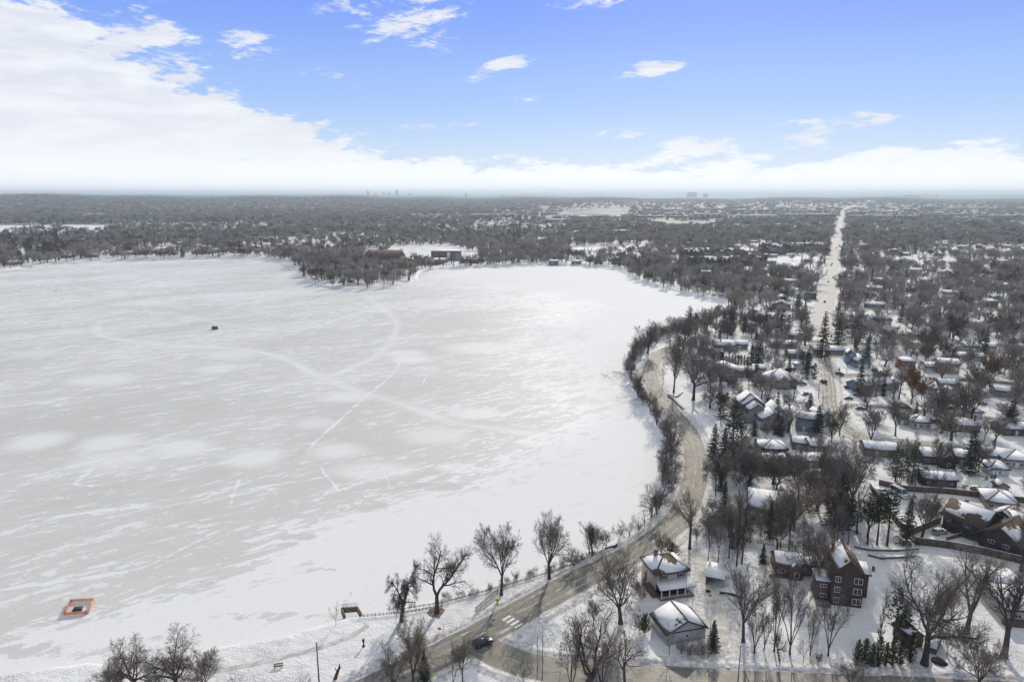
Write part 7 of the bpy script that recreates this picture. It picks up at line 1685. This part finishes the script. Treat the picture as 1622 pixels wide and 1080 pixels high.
stuff_points('bare_woodland', rb, [(k, v, 1, None) for k, v in (('elm', 0), ('oak', 1), ('round', 2), ('tall', 3), ('vase', 0), ('elm', 3), ('oak', 2), ('lean', 1), ('fork', 2))] + [('round', 1, 1, 'rust')] +
             [(k, v, 2, None) for k, v in (('elm', 0), ('oak', 1), ('round', 2), ('tall', 3), ('vase', 0), ('elm', 3), ('oak', 2), ('fork', 2))] + [('round', 1, 2, 'rust')], 'grey-brown leafless woods filling the suburbs out to the horizon')
stuff_points('evergreen_woodland', rc, [('spruce', 0, 1, None), ('white_pine', 1, 1, None), ('spruce', 2, 1, None), ('pine', 0, 1, None), ('spruce', 0, 2, None), ('white_pine', 1, 2, None), ('spruce', 2, 2, None)], 'dark evergreens dotted through the leafless woods')
print('SCATTER', n, 'individual', len(auto), 'brush', len(brush), 'houses', len(far_houses))

# ---------------------------------------------------------------- far buildings
wt = P(1378, 336); o = empty('water_tower', (*wt, LAND), 0, 'pale mushroom-shaped water tower on a fluted stem near the horizon', 'water tower')
dd = wt[1] * math.cos(PITCH); m2 = dd / F; hT = htop(wt, 317); mb = MB(); r_ = 6.4 * m2
mb.lathe([(r_ * .72, 0), (r_ * .62, hT * .25), (r_ * .62, hT * .62)], 20); mb.build('stem', mat('tower_paint', (.55, .55, .53), .6, .1, .05), o)
mb = MB(); mb.lathe([(r_ * .62, hT * .60), (r_ * 1.0, hT * .68), (r_ * 1.05, hT * .78), (r_ * .85, hT * .92), (r_ * .5, hT * .985), (0.01, hT)], 24); mb.build('tank', mat('tank_paint', (.7, .7, .68), .5, .06, .05), o, smooth=True)
LM.append((*wt, 'the water tower'))
WHs = wallmat('pale_metal_cladding', (.42, .42, .42)); WBr = wallmat('dark_cladding', (.15, .14, .13)); WLt = wallmat('light_cladding', (.62, .61, .58))
ind = []
def shed(x0, x1, y, ph, wm, noun, depth=60, wins=0):
    a, b = P(x0, y), P(x1, y); w_ = b[0] - a[0]; h = max(5.0, min(34, htop(((a[0] + b[0]) / 2, a[1]), y - ph))); o = empty('warehouse' if h < 20 else 'office_tower', (a[0], a[1], land_z(np.array([a[0]]), np.array([a[1]]))[0]), 0, None, 'building', 'low commercial buildings near the horizon')
    mb = MB(); mb.box(0, 0, -1, w_, depth, h); mb.build('wall', wm, o); mb = MB(); mb.box(-.5, -.5, h, w_ + .5, depth + .5, h + 1.0); mb.build('roof', RS, o)
    k = wins or max(2, int(w_ / 22))
    for i in range(min(k, 12)):
        x = w_ * (i + .5) / k; mb = MB(); mb.box(x - w_ / k * .2, -.35, h * .2, x + w_ / k * .2, -.01, h * .8); mb.build('window_band', M['glass'], o)
    ind.append((o, noun, a[0] + w_ / 2, a[1])); c = (a[0] + w_ / 2, a[1] + depth / 2)
    return o
I = [(1098, 1144, 346, 7, WHs, 'long pale office block'), (1169, 1220, 347, 6, WLt, 'long cream office block'), (1200, 1234, 347.5, 6, WLt, 'pale flat block'), (1278, 1322, 347.5, 8, WBr, 'dark apartment block'), (1353, 1421, 338, 3, WHs, 'long grey warehouse'),
     (1353, 1457, 346, 4, WBr, 'wide brown warehouse'), (1463, 1494, 333, 5, WHs, 'square grey office'), (1500, 1560, 333, 3, WLt, 'long white warehouse'), (1570, 1640, 334, 3, WHs, 'grey warehouse'), (1380, 1440, 342, 3, WLt, 'white shed'), (1470, 1540, 342, 3, WBr, 'brown shed'),
     (1560, 1650, 345, 4, WHs, 'wide grey shed'), (1215, 1229, 330, 18, WHs, 'tall grey office tower'), (1100, 1160, 333, 2.5, WLt, 'white warehouse'), (1170, 1230, 335, 2.5, WHs, 'grey store building'), (1240, 1300, 336, 2.5, WLt, 'pale store building'), (1020, 1080, 334, 2.5, WHs, 'grey store building'),
     (930, 990, 326, 1.6, WLt, 'white low store'), (845, 860, 324, 1.5, WLt, 'white low store'), (860, 884, 340, 2.5, WHs, 'grey store building'), (905, 940, 346, 3, WBr, 'brown shed'), (1000, 1050, 345, 3, WBr, 'brown shed'), (865, 900, 353, 5, WLt, 'white-roofed apartment block'), (745, 790, 344, 4, WHs, 'row of pale townhouses'), (792, 815, 343, 4, WLt, 'row of white townhouses'),
     (665, 695, 325, 1.6, WLt, 'white low store'), (640, 660, 327, 1.2, WLt, 'white low store'), (700, 722, 326, 1.5, WHs, 'white low store'), (617, 655, 342, 1.5, WLt, 'long white roofed hall'), (1056, 1070, 342, 4, WHs, 'square grey office'), (1235, 1272, 343, 4, WHs, 'grey apartment block'),
     (350, 372, 331, 1.5, WLt, 'white low store'), (320, 334, 325, 1, WLt, 'white low store'), (125, 150, 341, 2, WLt, 'white-roofed hall'), (195, 230, 339, 1.6, WLt, 'white-roofed hall'), (960, 1000, 372, 6, WBr, 'brown apartment block'), (874, 920, 374, 6, WLt, 'long white-roofed building')]
for a in I: shed(*a)
for i in range(30):
    x = rng.uniform(1000, 1620); y = rng.uniform(326, 347)
    if abs(x - 1335) < 16: continue
    shed(x, x + rng.uniform(14, 40), y, rng.uniform(1.2, 2.6), [WHs, WLt, WBr][i % 3], ['small grey warehouse', 'small white warehouse', 'small brown warehouse'][i % 3], 45)

def tower(x, yb, w_px, yt, D, label, top=None, col=(.2, .2, .21)):
    a, b, c = ray(x, 312); t = D / b; X = a * t; z0 = float(land_z(np.array([X]), np.array([D]))[0]) - 5; w_ = w_px * D / F; aa, bb, cc = ray(x, yt); h = H + D * cc / bb - z0
    o = empty('tower_block', (X, D, z0), 0, label, 'tower', 'distant towers on the horizon'); wm = wallmat('tower_wall', col)
    mb = MB(); mb.box(-w_ / 2, 0, 0, w_ / 2, w_, h * .93); mb.build('wall', wm, o); mb = MB(); mb.box(-w_ * .36, w_ * .1, h * .93, w_ * .36, w_ * .9, h); mb.build('roof_block', wm, o)
    for i in range(3): mb = MB(); mb.box(-w_ * .4 + i * w_ * .3, -1.2, h * .3, -w_ * .22 + i * w_ * .3, -.02, h * .88); mb.build('window_strip', M['glass'], o)
    if top: mb = MB(); mb.bar((0, w_ / 2, h), (0, w_ / 2, h + top * D / F), w_ * .12, w_ * .03, 5); mb.build('mast', wm, o)
for x, w2, yt, D, lab, tp in [(582.5, 3.4, 302.5, 16000, 'slim downtown tower at the left of the distant skyline', None), (628.5, 4.2, 301.0, 16000, 'tallest and squarest tower of the distant skyline', None), (607.5, 3.4, 304.8, 16500, 'distant tower with a small spire in mid skyline', 1.6), (594.5, 5, 306.5, 16500, 'low wide block between the slim tower and the spire', None),
                             (616, 5, 306.2, 17000, 'low wide block between the spire and the tallest tower', None), (575.5, 2.6, 307, 16500, 'smallest block at the left end of the skyline', None), (649, 4, 306.5, 17000, 'low block right of the tallest tower', None), (1097, 13, 304.8, 14000, 'broad dark tower block on the horizon, left of two', None), (1118, 6, 306.6, 14000, 'smaller dark block on the horizon, right of two', None),
                             (1442.5, 9, 309, 12500, 'dark block on the horizon right of the water tower', None), (1453.5, 6, 310, 12500, 'smaller dark block on the horizon right of the water tower', None), (738, 2.4, 306.4, 13000, 'tiny lone tower on the wooded horizon', .8), (795, 3.4, 309, 12000, 'second tiny lone tower on the wooded horizon', None), (1484, 1.6, 307.5, 13000, 'thin mast-like tower at the upper right horizon', 1)]:
    tower(x, 0, w2, yt, D, lab, tp)
for i, (x, yb, yt) in enumerate([(394, 330, 320), (383, 330, 323), (853, 336, 323), (422, 334, 325), (434, 334, 324), (486, 333, 323), (920, 336, 326), (1159, 340, 330), (541, 333, 325), (597, 332, 325), (784, 333, 324), (1250, 345, 332)]):
    b = P(x, yb); h = htop(b, yt); w_ = .55 * b[1] / F * 1.2; z0 = float(land_z(np.array([b[0]]), np.array([b[1]]))[0])
    o = empty('radio_mast', (*b, z0), 0, None, 'mast', 'thin pale masts above the far woods'); mb = MB(); mb.bar((0, 0, 0), (0, 0, h), w_ * .55, w_ * .3, 5); mb.build('shaft', M['white'], o)
    mb = MB(); mb.box(-w_ * 2.2, -w_ / 2, h * .9, w_ * 2.2, w_ / 2, h * .93); mb.build('antenna_arm', M['white'], o); ind.append((o, 'thin pale mast', *b))

# ---------------------------------------------------------------- labels of repeats: nearest landmark, side, rank
TAKEN = {o['label'] for o in SC.objects if 'label' in o}
def describe(items, lms, ranknear='nearest'):
    groups = {}
    for o, noun, x, y in items:
        l = min(lms, key=lambda q: math.hypot(q[0] - x, q[1] - y)); u = np.array([l[0], l[1]]) / math.hypot(l[0], l[1]); v = np.array([x - l[0], y - l[1]])
        f = v @ u; s = v @ np.array([u[1], -u[0]]); side = ('behind' if f > 0 else 'in front of') if abs(f) > abs(s) * 1.2 else ('right of' if s > 0 else 'left of')
        groups.setdefault((noun, l[2], side), []).append((math.hypot(*v), o))
    for (noun, l, side), g in groups.items():
        g.sort(key=lambda q: q[0])
        for i, (_, o) in enumerate(g):
            if len(g) == 1: t = f'{noun} {side} {l}'
            elif i == 0: t = f'nearest {noun} {side} {l}'
            elif i < len(ORD): t = f'{ORD[i]} nearest {noun} {side} {l}'
            else: t = f'{noun} {side} {l}, {i + 1} outward'
            while len(t.split()) > 16: t = t.replace(' nearest', '', 1) if ' nearest' in t else ' '.join(t.split()[:16])
            o['label'] = t if t not in TAKEN else 'other ' + t; TAKEN.add(o['label'])
nearLM = LM[:-1]
describe(auto, nearLM)
bl = [(*P(870, 917), 'the tall bank tree right of the slatted barrier'), (*P(938, 882), 'the slender tree by the boat'), (*P(794, 942), 'the tree beside the slatted barrier'), (*P(1092, 869), 'the arching tree over the shore road'), (*P(1003, 598), 'the fallen dead tree'), (*P(1026, 560), 'the lone tree at the road curve'),
      (*P(1050, 720), 'the sharpest lakeward bend of the shore road'), (*P(1044, 668), 'the leaning dead trunk'), (*P(1160, 722), 'the massive dark pine'), (*P(1184, 821), 'the red-walled house'), (*P(692, 970), 'the great forked tree'), (*P(1080, 518), 'the upper lake shore')]
describe([q for q in brush if 'garden' not in q[1] and 'evergreen' not in q[1]], bl); describe([q for q in brush if 'garden' in q[1] or 'evergreen' in q[1]], nearLM)
farLM = [q for q in LM] + [(*P(1325, 392), 'the cars on the straight street'), (*P(600, 455), 'the wooded point'), (*P(320, 402), 'the peaked lake houses'), (*P(940, 400), 'the frozen pond'), (*P(90, 362), 'the far white lake'), (*P(1333, 340), 'the street end'), (*P(1600, 400), 'the upper right-edge woods'), (*P(1600, 470), 'the right-edge woods'), (*P(1450, 440), 'the woods by the street')]
describe(far_houses, farLM); describe(ind, farLM + [(*P(628, 318), 'the distant skyline')])
for o, *_ in far_houses: o['category'] = 'house'; o['group'] = 'houses scattered through the far woods'

# ---------------------------------------------------------------- haze
hz = MB(); hz.box(-42000, -3000, -6, 42000, 48000, 202)
hm = bpy.data.materials.new('haze'); hm.use_nodes = True; t = NT(hm.node_tree); hm.node_tree.nodes.remove(hm.node_tree.nodes['Principled BSDF'])
v = t.n('ShaderNodeVolumePrincipled'); v.inputs['Density'].default_value = 8.5e-5; v.inputs['Color'].default_value = (.80, .93, 1, 1); v.inputs['Anisotropy'].default_value = 0.25
t.l(v.outputs[0], hm.node_tree.nodes['Material Output'].inputs['Volume'])
ho = hz.build('haze', hm); tag(ho, 'pale winter haze greying the far woods', 'haze', kind='stuff')
print('OBJECTS', len(SC.objects))
